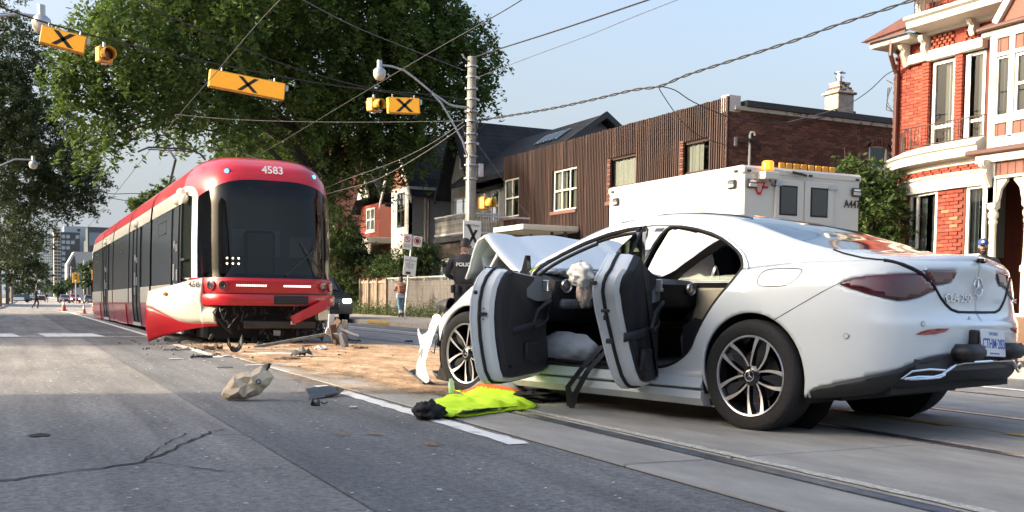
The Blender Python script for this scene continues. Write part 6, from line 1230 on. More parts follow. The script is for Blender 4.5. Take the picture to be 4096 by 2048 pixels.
# bow: plan curve of the ground floor
def bow(t, off=0):                                            # t 0..1 along the curve from the house corner to the porch
    a = pi/2*t; x = .12-1.28*sin(a)**1.0; y = -.35-1.15*(1-cos(a))-1.9*t**2; 
    e = .01; a2 = pi/2*(t+e); x2 = .12-1.28*sin(a2); y2 = -.35-1.15*(1-cos(a2))-1.9*(t+e)**2; d = Vector((x2-x, y2-y, 0)).normalized(); n = Vector((d.y, -d.x, 0)); n = -n if n.x > 0 and t > .3 else n
    if n.x > .5: n = -n
    return Vector((x, y, 0))+n*off, d, n
BT = [k/48 for k in range(49)]; _bl = [0]
for k in range(1, 49): _bl.append(_bl[-1]+(bow(BT[k])[0]-bow(BT[k-1])[0]).length)
def bs(s): return float(np.interp(s, _bl, BT))
def bowM(s, z): p, d, n = bow(bs(s)); return face_m((p.x, p.y, z), d, (0, 0, 1))
def bowband(name, s0, s1, z0, z1, off, m, par=rh, prof=None):
    b = MB(); rings = []
    for k in range(41):
        s = s0+(s1-s0)*k/40; p0, d, n = bow(bs(s)); pr = prof or [(0, z0), (off, z0), (off, z1), (0, z1)]; rings.append([(p0.x+n.x*o, p0.y+n.y*o, z) for o, z in pr])
    b.loft(rings); return b.obj(name, m, par, True, 35)
BL = _bl[-1]; 
def s_at(Y):                                                   # arc position whose world Y is given
    return float(np.interp(-(Y-H0), [-(bow(t)[0].y) for t in BT], _bl))
w1a, w1b, w2a, w2b = s_at(15.95), s_at(15.0), s_at(14.25), BL+1
for a_, b_, z0, z1 in ((0, w1a, 0, 3.6), (w1b, w2a, 0, 3.6), (w1a, w1b, 0, 1.62), (w1a, w1b, 3.03, 3.6), (w2a, BL, 0, 1.62), (w2a, BL, 3.03, 3.6)): bowband('bow_wall', a_, b_, z0, z1, 0, M_mort, prof=[(-.2, z0), (-.02, z0), (-.02, z1), (-.2, z1)])
bricks(rh, bowM, 0, BL, .2, 3.02, M_bred, [(w1a, w1b, 1.6, 3.05), (w2a, w2b, 1.6, 3.05)], nmax=0, wts=(5, 5, 4, 3, .2))
bowband('cream_lintel', 0, BL, 3.02, 3.30, .05, M_trimw, prof=[(0, 3.0), (.05, 3.0), (.05, 3.24), (.09, 3.27), (.09, 3.31), (0, 3.31)])
for row in range(2):
    k = 0; s = .05+row*.06
    while s < BL: 
        M_ = bowM(s, 3.345+row*.055) @ Matrix.Translation((0, 0, .03+.02*((k+row) % 2))); bk = MB().bbox(-.055, .055, -.025, .025, -.04, .02, .004) if k+row == 0 else None
        if bk: dent = bk.obj('dentil_brick', M_bred[1], rh); o = dent
        else: o = inst(dent, rh)
        o.matrix_local = M_; s += .125; k += 1
bowband('cornice', 0, BL, 3.45, 3.95, .3, M_trimw, prof=[(0, 3.42), (.05, 3.44), (.08, 3.54), (.30, 3.56), (.31, 3.72), (.36, 3.75), (.34, 3.80), (.1, 3.92), (-.3, 3.93), (-.3, 3.42)])
MB().add([(.9, -.3, 3.9), (-1.0, -1.5, 3.9), (-1.0, -3.4, 3.9), (.9, -3.4, 3.9)], [(0, 1, 2, 3)]).obj('balcony_deck', M_trimw, rh)
for sa, sb_, cv in ((w1a, w1b, M_curt2), (w2a+.03, BL-.02, M_curt2)):
    p, d, n = bow(bs((sa+sb_)/2)); p0 = bow(bs(sa))[0]; p1 = bow(bs(sb_))[0]; wd = (p1-p0).length; c = (p0+p1)/2; window(rh, face_m((c.x, c.y, 2.32), p1-p0, (0, 0, 1)), wd, 1.4, M_whitew, (-.22,) if cv and sa == w1a else (), (), .07, .06, M_curt2, .45, 0, M_trimw)
window(rh, FX(.0, ry(15.88), 4.95), .60, 1.95, M_whitew, (), (-.22,), .07, .08, M_curt, .55, 1); window(rh, FX(.0, ry(15.07), 4.95), .45, 1.95, M_whitew, (), (-.22,), .06, .08, M_curt, .5, 1)
MB().bbox(-.01, .0, ry(15.30), ry(15.18), 4, 5.9, .003).obj('window_stile', M_whitew, rh)
for Y, w_ in ((15.45, .19), (16.32, .2)): 
    for z in [4.0+.075*k for k in range(26)]:
        o = MB().bbox(-.06, .02, -w_/2, w_/2, 0, .066, .006).obj('pier_brick', M_bred[int(z*7) % 3], rh) if z == 4.0 and Y == 15.45 else inst(pier, rh); pier = o
        o.location = (0, ry(Y), z)
MB().bbox(-.10, .02, ry(16.85), ry(16.25), 6.0-.02, 6.18, .01).obj('stone_lintel', M_trimw, rh); MB().bbox(-.12, .02, ry(16.25), ry(15.35), 5.95, 6.17, .01).obj('stone_lintel', M_trimw, rh); MB().bbox(-.16, .02, ry(15.35), ry(14.8), 5.95, 6.15, .01).obj('stone_lintel', M_trimw, rh)
k = 0                                                         # basket weave frieze
for i in range(9):
    for j in range(4):
        if (i+j) % 2: continue
        fz = MB().bbox(-.07, .0, -.045, .045, 0, .058, .006).obj('frieze_brick', M_bred[3], rh) if k == 0 else inst(fz, rh); fz.location = (0, ry(16.15)-i*.066, 6.19+j*.07); k += 1
for i in range(4):
    for j in range(4):
        if (i+j) % 2: o = inst(fz, rh); o.location = (0, ry(15.28)-i*.09, 6.17+j*.07)
MB().bbox(-.03, .02, ry(15.6), ry(15.3), 6.17, 6.5, .01).obj('frieze_pier', M_bred[0], rh)
# roof cornice, upper balcony, eaves
b = MB(); b.loft([[(x, y, z) for x, z in ((.2, 6.48), (-.12, 6.50), (-.14, 6.56), (-.62, 6.60), (-.66, 6.72), (-.74, 6.76), (-.72, 6.83), (.2, 6.83))] for y in (ry(16.35), ry(14.0))]); b.obj('roof_cornice', M_trimw, rh)
b = MB(); b.prism([(.45, .25), (-.55, .25), (-.55, -.75), (.45, -.75)], 0, .001, 'z'); 
MB().loft([[(-.55, .45, 6.55), (-.55, .30, 6.62), (-.45, .30, 6.72), (-.5, .45, 6.62)], [(-.55, -.70, 6.55), (-.55, -.70, 6.62), (-.45, -.70, 6.72), (-.5, -.70, 6.62)]]).obj('eave_fascia', M_gut, rh)
MB().loft([[(-.60, .55, 6.60), (.6, .5, 7.30), (.6, .3, 7.30), (-.5, .3, 6.55)], [(-.60, -.78, 6.66), (.1, -.75, 7.15), (.6, -.78, 7.15), (-.5, -.78, 6.6)]]).obj('corner_roof', M_rshng, rh); MB().bbox(-.46, .4, -.72, .42, 6.44, 6.58, .02).obj('eave_soffit', M_trimw, rh)
def corbel(y, z, h=.5, x=0, name='scroll_bracket'):
    b = MB(); P = [(x, z), (x-.26, z), (x-.28, z-.06), (x-.25, z-.12), (x-.17, z-.17), (x-.20, z-.26), (x-.15, z-.36), (x-.09, z-h+.04), (x-.07, z-h), (x, z-h)]; b.prism(P, y-.06, y+.06, 'y'); b.prism([(p[0]-.012, p[1]-.012) for p in P], y-.03, y+.03, 'y'); return b.obj(name, M_trimw, rh)
for Y, z in ((16.85, 6.46), (16.28, 6.50), (15.05, 6.60), (14.2, 6.62)): corbel(ry(Y), z, .5 if Y > 16 else .22, -.02)
MB().tube([(-.42, ry(16.95), 6.5), (-.44, ry(16.95), 6.2), (-.15, ry(17.1), 5.95), (-.06, ry(17.12), 5.85), (-.06, ry(17.12), .2)], .05, 8).obj('downpipe', M_gut, rh, True)
def railing(x, y0, y1, z, h, par=rh):
    for zz in (z, z+h): MB().bbox(x-.012, x+.012, min(y0, y1), max(y0, y1), zz-.01, zz+.012, .003).obj('iron_rail', M_iron2, par)
    n = int(abs(y1-y0)/.09); first = None
    for k in range(n+1):
        y = y0+(y1-y0)*k/n
        if first is None: first = MB().bbox(-.006, .006, -.006, .006, 0, h, .001).obj('iron_bar', M_iron2, par); o = first
        else: o = inst(first, par)
        o.location = (x, y, z)
    for k in range(0, n, 4):
        y = y0+(y1-y0)*(k+.5)/n; MB().tube([(x-.01, y+.05*sin(t*pi)*(1 if t < 1 else 1)*s, z+.08+h*.42*t) for s in (1, -1) for t in ([q/8 for q in range(9)] if s > 0 else [1-q/8 for q in range(9)])], .005, 5).obj('iron_scroll', M_iron2, par)
railing(-1.0, ry(16.05), ry(13.95), 3.98, .40); railing(-.62, ry(16.15), ry(15.2), 6.86, .55)
for t in (.12, .3, .5): p, d, n = bow(t); MB().bbox(p.x-.01, p.x+.01, p.y-.01, p.y+.01, 3.95, 4.4, .002).obj('iron_bar', M_iron2, rh)
P = [bow(t, .05)[0] for t in (.08, .2, .35, .5)]; [MB().tube([(q.x, q.y, z) for q in P]+[(-1.0, ry(16.05), z)], .01, 5).obj('iron_rail', M_iron2, rh) for z in (3.98, 4.38)]
for k in range(12): p = bow(.08+.44*k/12, .05)[0]; MB().tube([(p.x, p.y, 3.96), (p.x, p.y, 4.38)], .006, 4).obj('iron_bar', M_iron2, rh)
# upper storey behind balcony
MB().box(.1, 6, -9.5, -.6, 6.8, 9.5).obj('attic_wall', M_mort, rh); bricks(rh, lambda s, z: FX(.1, -s, z), .7, 1.9, 6.85, 7.6, M_bred, (), nmax=0); window(rh, FX(-.02, ry(14.75), 7.45), .8, 1.2, M_whitew, (0,), (), .1, .02, M_curt2, .3); corbel(-.78, 7.35, .45, -.1); MB().prism([(-.8, 7.25), (.3, 7.25), (.3, 7.9), (-.5, 7.9)], -.95, -.72, 'y').obj('attic_bracket_box', M_trimw, rh)
# porch and enclosed upper bay
px = -1.45; Y0, Y1 = ry(13.55), ry(9.0)
MB().bbox(px, .0, Y1, Y0, 3.62, 3.80, .01).obj('porch_frieze', M_trimw, rh); MB().bbox(px-.14, .0, Y1, Y0+.38, 3.52, 3.62, .02).obj('porch_gutter', M_gut, rh); MB().bbox(px-.06, .0, Y1, Y0+.2, 3.36, 3.52, .01).obj('porch_cornice', M_trimw, rh)
MB().box(px+.03, px+.08, Y1, Y0-.22, 3.10, 3.36).obj('porch_panel', M_brpan, rh)
for k in range(14): MB().box(px+.02, px+.035, Y0-.30-k*.16, Y0-.29-k*.16, 3.10, 3.36).obj('panel_batten', M_gut, rh)
MB().bbox(px-.01, px+.1, Y1, Y0-.2, 3.05, 3.10, .005).obj('panel_rail', M_trimw, rh); MB().bbox(px, px+.15, Y0-.2, Y0-.02, 2.6, 3.36, .01).obj('porch_post_head', M_trimw, rh)
PP = [(.09, .1), (.09, 1.3), (.115, 1.32), (.115, 1.42), (.08, 1.45), (.07, 1.6), (.062, 2.0), (.065, 2.2), (.085, 2.26), (.065, 2.3), (.095, 2.36), (.095, 2.42), (.07, 2.46), (.085, 2.5), (.085, 2.54)]
for Y in (13.42, 12.68, 10.4): 
    q = MB().lathe(PP, 18, (px+.09, ry(Y), 0)).obj('turned_post', M_trimw, rh, True, 50); MB().bbox(px-.0, px+.18, ry(Y)-.09, ry(Y)+.09, 2.5, 3.1, .02).obj('post_block', M_trimw, rh)
    for sd in (1, -1): MB().prism([(ry(Y)+sd*.09, 3.08), (ry(Y)+sd*.30, 3.08), (ry(Y)+sd*.29, 3.0), (ry(Y)+sd*.17, 2.86), (ry(Y)+sd*.13, 2.68), (ry(Y)+sd*.09, 2.6)], px+.05, px+.12, 'x').obj('post_brace', M_trimw, rh)
corbel(ry(13.45), 3.40, .5, px+.01)
MB().bbox(.9*0-1.0, .0, Y1, Y0-.1, .0, .55, .02).obj('porch_base', M_trimw, rh)
window(rh, FX(-.35, ry(12.95), 1.95), .95, 2.0, M_trimw, (), (-.08,), .08, .05, M_curt, .5); MB().box(-.42, .1, Y1, ry(12.3), 0, 3.1).obj('porch_wall', M_trimw, rh)
# upper enclosed bay
ux = -1.32; MB().bbox(ux, .0, Y1, Y0-.05, 3.80, 3.86, .01).obj('bay_sill', M_trimw, rh)
for y0_, y1_ in ((ry(13.66), ry(13.5)), (ry(13.24), ry(13.12))): MB().bbox(ux, ux+.12, y1_, y0_, 3.8, 5.75, .01).obj('bay_post', M_trimw, rh)
MB().box(ux+.03, ux+.06, Y1, ry(13.52), 5.41, 5.68).obj('bay_panel', M_brpan, rh); MB().box(ux+.03, ux+.06, Y1, ry(13.52), 3.85, 4.1).obj('bay_panel', M_brpan, rh)
for k in range(12):
    for z0, z1 in ((5.41, 5.68), (3.85, 4.1)): MB().box(ux+.02, ux+.035, ry(13.45)-k*.16, ry(13.44)-k*.16, z0, z1).obj('panel_batten', M_gut, rh)
for z0, z1 in ((5.34, 5.41), (4.1, 4.22), (5.68, 5.8)): MB().bbox(ux-.01, ux+.1, Y1, ry(13.5), z0, z1, .005).obj('bay_rail', M_trimw, rh)
window(rh, FX(ux+.05, ry(13.37), 4.78), .28, 1.1, M_whitew, (), (), .03, .03, M_curt2, .5); window(rh, FX(ux+.05, ry(12.85), 4.78), .52, 1.1, M_whitew, (), (0,), .05, .03, M_curt2, .4); window(rh, FX(ux+.05, ry(12.2), 4.78), .6, 1.1, M_whitew, (), (0,), .05, .03, M_curt2, .4)
MB().bbox(ux-.12, .0, Y1, ry(13.9), 5.86, 5.93, .015).obj('bay_gutter', M_gut, rh); MB().bbox(ux-.02, .0, Y1, ry(13.85), 5.76, 5.86, .01).obj('bay_cornice', M_trimw, rh); MB().loft([[(ux-.1, y, 5.93), (.0, y, 6.5), (.0, y, 5.93)] for y in (ry(13.95), Y1)]).obj('bay_roof', M_rshng, rh)
MB().prism([(ry(13.5), 5.95), (ry(12.2), 5.95), (ry(12.5), 6.9), (ry(12.85), 6.95)], ux+.05, ux+.6, 'x').obj('bay_gable', M_brpan, rh); MB().tube([(ux, ry(13.55), 5.98), (ux, ry(12.85), 6.95)], .08, 6).obj('gable_board', M_trimw, rh)
MB().tube([(.0, .02, 5.6), (-.15, .18, 5.75)], .015, 6).obj('cable_bracket', M_galv, rh)
b = MB(); [b.tube([(-.02, .15+.05*k, 5.6), (-.05, .25, 5.3-.1*k), (0, .12, 5.05), (0, .02, 5.1)], .010, 5) for k in range(3)]; b.obj('service_loop', M_blk, rh)
MB().bbox(-2.2, -1.5, ry(12.4), ry(10.8), 0, .5, .02).obj('front_step', mat('warm_step', (.45, .28, .18), .9), rh)
# ---- buildings on the left, outside the picture, that shade the street
def row(x, y0, y1, h, label, m, dpt=10):
    t = thing('street_building', label, 'building', (x, y0, .1)); MB().box(-dpt, 0, 0, y1-y0, 0, h).obj('wall', m, t); MB().bbox(-dpt, .25, -.05, y1-y0+.05, h, h+.25, .03).obj('roof_cornice', M_trimw, t)
    for fl in range(int(h//3)):
        for k in range(int((y1-y0)//2.6)): window(t, face_m((0, 1.3+k*2.6, 1.6+fl*3), (0, 1, 0), (0, 0, 1)), 1.2, 1.6, M_whitew, (), (0,), .07, -.02, None, room=False)
row(-6.5, -36, 9.95, 6.3, 'brick row on the near left side whose shadow falls on the car', M_bbrn[1]); row(-6.5, 19.8, 44, 5.4, 'painted low row on the left side beyond the sunny gap', M_stuc)
# ---- far buildings
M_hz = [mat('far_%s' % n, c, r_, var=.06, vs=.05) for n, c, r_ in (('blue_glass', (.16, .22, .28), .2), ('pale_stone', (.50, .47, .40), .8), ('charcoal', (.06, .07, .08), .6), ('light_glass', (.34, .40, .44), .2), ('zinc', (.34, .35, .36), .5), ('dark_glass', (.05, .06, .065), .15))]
def tower(name, label, x0, x1, y, z1, m, win, cols, rows_, inset=.12, dpt=18, zb=2):
    t = thing(name, label, 'tower', ((x0+x1)/2, y, g(y))); w_ = x1-x0; MB().box(-w_/2, w_/2, 0, dpt, 0, z1).obj('wall', m, t); p = None; ch_ = (z1-zb-1)/rows_; cw = w_/cols
    for i in range(cols):
        for j in range(rows_):
            if win[1] < 1 and random.random() > win[1]: continue
            if p is None: p = MB().bbox(-cw*.38, cw*.38, -.12, .05, -ch_*.3, ch_*.3, .02).obj('window', win[0], t); o = p
            else: o = inst(p, t)
            o.location = (-w_/2+(i+.5)*cw, 0, zb+(j+.5)*ch_)
    return t
random.seed(8)
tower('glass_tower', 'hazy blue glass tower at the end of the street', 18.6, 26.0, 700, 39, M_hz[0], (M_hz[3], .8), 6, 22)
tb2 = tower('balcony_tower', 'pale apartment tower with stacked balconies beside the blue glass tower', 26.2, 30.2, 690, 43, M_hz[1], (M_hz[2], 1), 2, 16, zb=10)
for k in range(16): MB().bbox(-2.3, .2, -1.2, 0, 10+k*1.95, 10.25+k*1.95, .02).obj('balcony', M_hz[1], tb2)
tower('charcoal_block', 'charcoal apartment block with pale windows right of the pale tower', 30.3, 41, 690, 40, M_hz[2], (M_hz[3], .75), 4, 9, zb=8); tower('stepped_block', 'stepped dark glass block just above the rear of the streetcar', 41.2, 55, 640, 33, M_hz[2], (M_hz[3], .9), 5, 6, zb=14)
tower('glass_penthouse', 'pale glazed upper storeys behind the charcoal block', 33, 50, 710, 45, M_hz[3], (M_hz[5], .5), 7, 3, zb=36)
zk = thing('zinc_building', 'angular zinc clad building with a slanted dark window behind the streetcar', 'building', (17.6, 300, -.85)); MB().prism([(-3.0, 0), (-3.0, 9.8), (-1.2, 13.2), (8, 13.2), (8, 0)], 0, 12, 'y').obj('wall', M_hz[4], zk); MB().prism([(-2.5, 7.2), (-2.5, 9.4), (-1.2, 12.2), (-.3, 7.2)], -.1, .02, 'y').obj('slanted_window', M_hz[5], zk); MB().box(-2.6, 8, -.1, .02, 5.4, 6.9).obj('window_band', M_hz[5], zk); MB().bbox(-2.5, 9, -.6, .0, 5.0, 5.35, .05).obj('canopy', M_hz[1], zk); MB().box(2.2, 8, .5, 9, 13.2, 20).obj('upper_block', M_hz[2], zk); MB().box(2.6, 7.4, .4, .5, 15, 18.5).obj('upper_window', M_hz[0], zk)
ws_ = thing('white_shed', 'small white house with one dark window among the far poles', 'house', (20.5, 215, -.8)); MB().prism([(-1.8, 0), (-1.8, 6), (0, 7.4), (1.8, 6), (1.8, 0)], 0, 6, 'y').obj('wall', M_sw, ws_); MB().box(-.3, .4, -.05, .02, 5.0, 5.9).obj('window', M_trks, ws_)
cb = thing('brick_gable', 'salmon brick gable with thin spikes rising behind the streetcar roof', 'building', (22.5, 98, g(98))); MB().prism([(-6, 0), (-6, 13.6), (-1, 17.2), (10, 17.2), (10, 0)], 0, 8, 'y').obj('wall', mat('salmon_brick', (.42, .15, .10), .9, var=.15, vs=2), cb)
for k in range(6): MB().tube([(-6+k*.95, 0, 13.4+k*.68), (-6+k*.95, 0, 14.4+k*.68)], .04, 5).obj('spike', M_tfr, cb)
lh = thing('left_house', 'dim grey building behind the poles at the far left edge', 'house', (-4.2, 118, g(118))); MB().box(-8, 0, 0, 40, 0, 8).obj('wall', M_stuc, lh)
bn = thing('litter_bin', 'grey bin at the far left pavement edge', 'bin', (-2.5+cx(82), 79, g(80)+.1)); MB().bbox(-.35, .35, -.35, .35, 0, 1.2, .05).obj('bin_body', M_grey, bn); MB().bbox(-.38, .38, -.38, .38, 1.2, 1.3, .03).obj('bin_lid', M_tfr, bn)
# ================================================================ trees and shrubs
def leafmat(name, c0, c1, tr=.35):
    m = bpy.data.materials.new(name); m.use_nodes = True; n = m.node_tree; b = n.nodes['Principled BSDF']; L = n.links; b.inputs['Roughness'].default_value = .55
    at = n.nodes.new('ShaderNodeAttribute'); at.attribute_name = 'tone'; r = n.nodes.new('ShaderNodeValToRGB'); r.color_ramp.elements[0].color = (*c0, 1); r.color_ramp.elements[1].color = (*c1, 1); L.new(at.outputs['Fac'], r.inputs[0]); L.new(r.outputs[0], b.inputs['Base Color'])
    t = n.nodes.new('ShaderNodeBsdfTranslucent'); L.new(r.outputs[0], t.inputs[0]); mx = n.nodes.new('ShaderNodeMixShader'); mx.inputs[0].default_value = tr; o = n.nodes['Material Output']; L.new(b.outputs[0], mx.inputs[1]); L.new(t.outputs[0], mx.inputs[2]); L.new(mx.outputs[0], o.inputs[0]); return m
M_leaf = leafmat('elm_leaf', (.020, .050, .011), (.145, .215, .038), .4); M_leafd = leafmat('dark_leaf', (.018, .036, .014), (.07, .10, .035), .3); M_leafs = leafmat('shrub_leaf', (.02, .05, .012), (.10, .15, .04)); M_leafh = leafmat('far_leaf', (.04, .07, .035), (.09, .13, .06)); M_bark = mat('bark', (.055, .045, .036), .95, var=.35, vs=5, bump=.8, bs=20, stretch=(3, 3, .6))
def leaves(name, blobs, n, size, m, par, seed=1, droop=.0, clump=40, hollow=.45, spread=.55, flat=.5):
    """blobs: (x, y, z, rx, ry, rz). Leaves grow in sprays spread through each blob, denser toward its skin"""
    rg = np.random.default_rng(seed); vol = np.array([q[3]*q[4]+q[4]*q[5]+q[3]*q[5] for q in blobs]); k = rg.choice(len(blobs), n//clump, p=vol/vol.sum()); B = np.array(blobs)[k]; nc = len(k)
    d = rg.normal(size=(nc, 3)); d /= np.linalg.norm(d, axis=1)[:, None]; rad = hollow+(1-hollow)*rg.random(nc)**.55; cc = B[:, :3]+d*rad[:, None]*B[:, 3:6]
    out = d*np.array([1, 1, .4]); tw = out+rg.normal(size=(nc, 3))*.35; tw[:, 2] -= droop; tw /= np.linalg.norm(tw, axis=1)[:, None]
    L_ = spread*(.5+rg.random(nc)); t = rg.random((nc, clump)); wob = rg.normal(size=(nc, clump, 3))*.16*spread
    P = cc[:, None]+tw[:, None]*(t*L_[:, None])[..., None]+wob*(1.1-t[..., None]*.6); P[..., 2] -= droop*spread*t**2*.6; P = P.reshape(-1, 3); N = len(P)
    nrm = rg.normal(size=(N, 3)); nrm[:, 2] = np.abs(nrm[:, 2])+flat; nrm /= np.linalg.norm(nrm, axis=1)[:, None]; a = np.cross(nrm, rg.normal(size=(N, 3))); a /= np.linalg.norm(a, axis=1)[:, None]; b_ = np.cross(nrm, a); s = size*(.6+.8*rg.random(N))[:, None]
    V = np.stack([P-a*s, P+b_*s*.42-a*s*.1, P+a*s, P-b_*s*.42-a*s*.1], 1).reshape(-1, 3)
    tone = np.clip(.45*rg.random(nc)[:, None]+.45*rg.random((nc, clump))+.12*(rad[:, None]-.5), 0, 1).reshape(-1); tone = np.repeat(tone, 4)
    me = bpy.data.meshes.new(name); me.vertices.add(4*N); me.vertices.foreach_set('co', V.astype(np.float32).ravel()); me.loops.add(4*N); me.loops.foreach_set('vertex_index', np.arange(4*N, dtype=np.int32)); me.polygons.add(N); me.polygons.foreach_set('loop_start', np.arange(0, 4*N, 4, dtype=np.int32)); me.update()
    at = me.attributes.new('tone', 'FLOAT', 'POINT'); at.data.foreach_set('value', tone.astype(np.float32)); me.materials.append(m); o = bpy.data.objects.new(name, me); COL.objects.link(o); o.parent = par; o['kind'] = 'stuff'; return o, cc
def tree(name, label, base, trunk, blobs, n, size, m, seed, droop=0, limbs=14, grp=None, spread=.55, hollow=.4, clump=40):
    t = thing(name, label, 'tree', base, 0, grp); bv = Vector(base); lb = [tuple(np.array(q)-np.array([*base, 0, 0, 0])) for q in blobs]
    MB().tube([Vector(p)-bv for p, r in trunk], [r for p, r in trunk], 12).obj('trunk', M_bark, t, True); rnd = random.Random(seed); b = MB(); top = Vector(trunk[-1][0])-bv; mid = Vector(trunk[len(trunk)//2][0])-bv
    for k in range(limbs):
        q = lb[k % len(lb)]; e = Vector(q[:3])+Vector((rnd.uniform(-.5, .5)*q[3], rnd.uniform(-.5, .5)*q[4], rnd.uniform(-.4, .5)*q[5])); s = mid.lerp(top, rnd.random()); l = (e-s).length; c = s.lerp(e, .5)+Vector((0, 0, l*.12)); r = trunk[-1][1]*.7
        P = [s, s.lerp(c, .5), c, c.lerp(e, .5)+Vector((0, 0, .05*l)), e]; b.tube(P, [r, r*.8, r*.5, r*.3, r*.1], 6)
        for j in range(3):
            f = e+Vector((rnd.uniform(-1, 1), rnd.uniform(-1, 1), rnd.uniform(-.8, .8)))*q[3]*.6; b.tube([c.lerp(e, .3+.2*j), f], [r*.25, r*.06], 4)
    b.obj('limb', M_bark, t, True); leaves('crown', lb, n, size, m, t, seed, droop, clump, hollow, spread); return t
BIGB = [(13.4, 46.0, 13.6, 4.8, 5.0, 4.5), (9.2, 44.0, 13.8, 3.4, 3.6, 3.3), (5.7, 40.0, 10.9, 2.8, 2.9, 2.6), (3.6, 38.0, 9.6, 1.8, 1.9, 1.7), (16.6, 46.0, 13.3, 3.3, 3.4, 3.1), (18.9, 46.0, 12.3, 2.3, 2.4, 2.2), (17.2, 45.0, 10.0, 1.7, 1.8, 1.6), (11.1, 45.0, 10.1, 3.1, 3.2, 2.9), (7.4, 42.0, 9.3, 1.9, 2.0, 1.8), (4.7, 39.0, 8.1, 1.2, 1.3, 1.2), (3.1, 38.0, 7.1, 1.0, 1.1, 1.0), (2.7, 37.5, 5.5, 0.6, 0.6, 0.6), (14.5, 47.0, 9.1, 2.6, 2.7, 2.4), (13.0, 48.0, 7.5, 1.5, 1.6, 1.5), (16.5, 47.0, 8.3, 1.6, 1.6, 1.5), (17.4, 45.0, 8.8, 0.7, 0.7, 0.7), (8.5, 43.0, 8.1, 1.1, 1.2, 1.1), (19.9, 46.0, 13.6, 1.3, 1.4, 1.3), (5.8, 41.0, 7.4, 0.6, 0.6, 0.5), (9.7, 46.0, 7.0, 1.0, 1.0, 0.9), (19.8, 45.0, 11.0, 0.7, 0.7, 0.7), (2.4, 38.0, 7.9, 0.7, 0.7, 0.6), (2.1, 38.0, 8.6, 0.5, 0.5, 0.5), (6.7, 41.0, 13.4, 2.9, 3.0, 2.7), (15.3, 46.0, 16.2, 3.5, 3.6, 3.3)]
LFTB = [(0.5, 58.0, 12.4, 1.8, 1.8, 1.7), (0.1, 58.0, 10.2, 2.1, 2.2, 2.0), (1.6, 58.0, 8.6, 2.4, 2.5, 2.3), (0.4, 60.0, 7.0, 2.5, 2.6, 2.4), (2.7, 60.0, 7.1, 2.0, 2.1, 1.9), (1.5, 60.0, 5.5, 1.7, 1.8, 1.6), (3.3, 60.0, 6.2, 1.3, 1.3, 1.2), (0.2, 62.0, 4.5, 1.5, 1.6, 1.4), (4.2, 60.0, 6.9, 0.7, 0.7, 0.6), (4.1, 60.0, 5.5, 0.5, 0.5, 0.5), (1.0, 60.0, 3.6, 0.8, 0.8, 0.8), (-1.1, 58.0, 9.1, 3.1, 3.3, 3.0), (-0.8, 58.0, 13.4, 2.5, 2.6, 2.4), (3.4, 60.0, 8.2, 1.1, 1.1, 1.0), (-0.0, 62.0, 3.1, 0.9, 1.0, 0.9)]
LF2B = [(1.2, 95.0, 4.0, 1.5, 1.5, 1.4), (1.6, 95.0, 2.8, 1.3, 1.3, 1.2), (2.3, 100.0, 2.4, 1.1, 1.2, 1.0), (0.6, 95.0, 2.7, 1.2, 1.3, 1.2), (0.1, 90.0, 5.0, 1.2, 1.2, 1.1)]
MIDB = [(9.6, 75.0, 7.6, 0.7, 0.7, 0.7), (8.9, 75.0, 7.4, 0.5, 0.5, 0.5), (10.6, 75.0, 8.1, 0.7, 0.8, 0.7), (8.3, 75.0, 7.1, 0.4, 0.4, 0.4)]
MI2B = [(12.5, 60.0, 9.3, 1.1, 1.2, 1.1), (13.5, 60.0, 9.0, 1.2, 1.2, 1.1), (11.6, 60.0, 8.6, 0.9, 0.9, 0.8), (14.5, 60.0, 8.8, 1.0, 1.1, 1.0)]
VINB = [(12.8, 43.5, 3.9, 1.0, 1.0, 0.9), (12.9, 43.5, 2.5, 0.9, 0.9, 0.8), (13.0, 42.8, 1.4, 0.6, 0.7, 0.6), (13.2, 42.6, 0.8, 0.5, 0.6, 0.5), (13.1, 45.0, 5.4, 0.8, 0.8, 0.7), (13.0, 43.0, 3.2, 0.8, 0.8, 0.7), (12.2, 43.0, 3.0, 0.4, 0.4, 0.4), (13.8, 43.3, 2.2, 0.7, 0.7, 0.6), (14.3, 43.2, 2.4, 0.6, 0.6, 0.6), (14.8, 43.0, 2.2, 0.5, 0.6, 0.5), (13.5, 43.2, 2.9, 0.5, 0.6, 0.5), (12.7, 43.0, 1.6, 0.5, 0.6, 0.5)]
HEDB = [(13.9, 39.0, 2.1, 0.5, 0.5, 0.5), (14.6, 39.0, 2.3, 0.6, 0.6, 0.6), (15.1, 39.0, 2.6, 0.6, 0.6, 0.6), (15.3, 38.6, 2.2, 0.5, 0.5, 0.4), (14.4, 39.0, 1.9, 0.4, 0.4, 0.4), (13.8, 41.0, 2.0, 0.4, 0.4, 0.3), (14.9, 39.5, 2.9, 0.4, 0.4, 0.4)]
BUSB = [(16.4, 16.3, 3.0, 0.5, 0.5, 0.5), (16.5, 16.2, 2.5, 0.5, 0.5, 0.5), (16.3, 16.5, 3.4, 0.4, 0.4, 0.4), (16.1, 16.6, 3.7, 0.2, 0.3, 0.2), (16.8, 16.4, 3.4, 0.3, 0.3, 0.3), (16.4, 16.2, 1.9, 0.5, 0.5, 0.5), (16.9, 16.3, 2.9, 0.3, 0.3, 0.3), (16.6, 16.2, 2.2, 0.3, 0.3, 0.3)]
FARB = [(7.7, 330.0, 2.7, 2.2, 2.3, 2.1), (4.4, 300.0, 2.5, 2.0, 2.1, 1.9), (1.8, 260.0, 1.9, 1.7, 1.8, 1.6), (12.3, 400.0, 3.2, 2.2, 2.3, 2.1), (14.7, 360.0, 2.6, 1.8, 1.8, 1.7)]
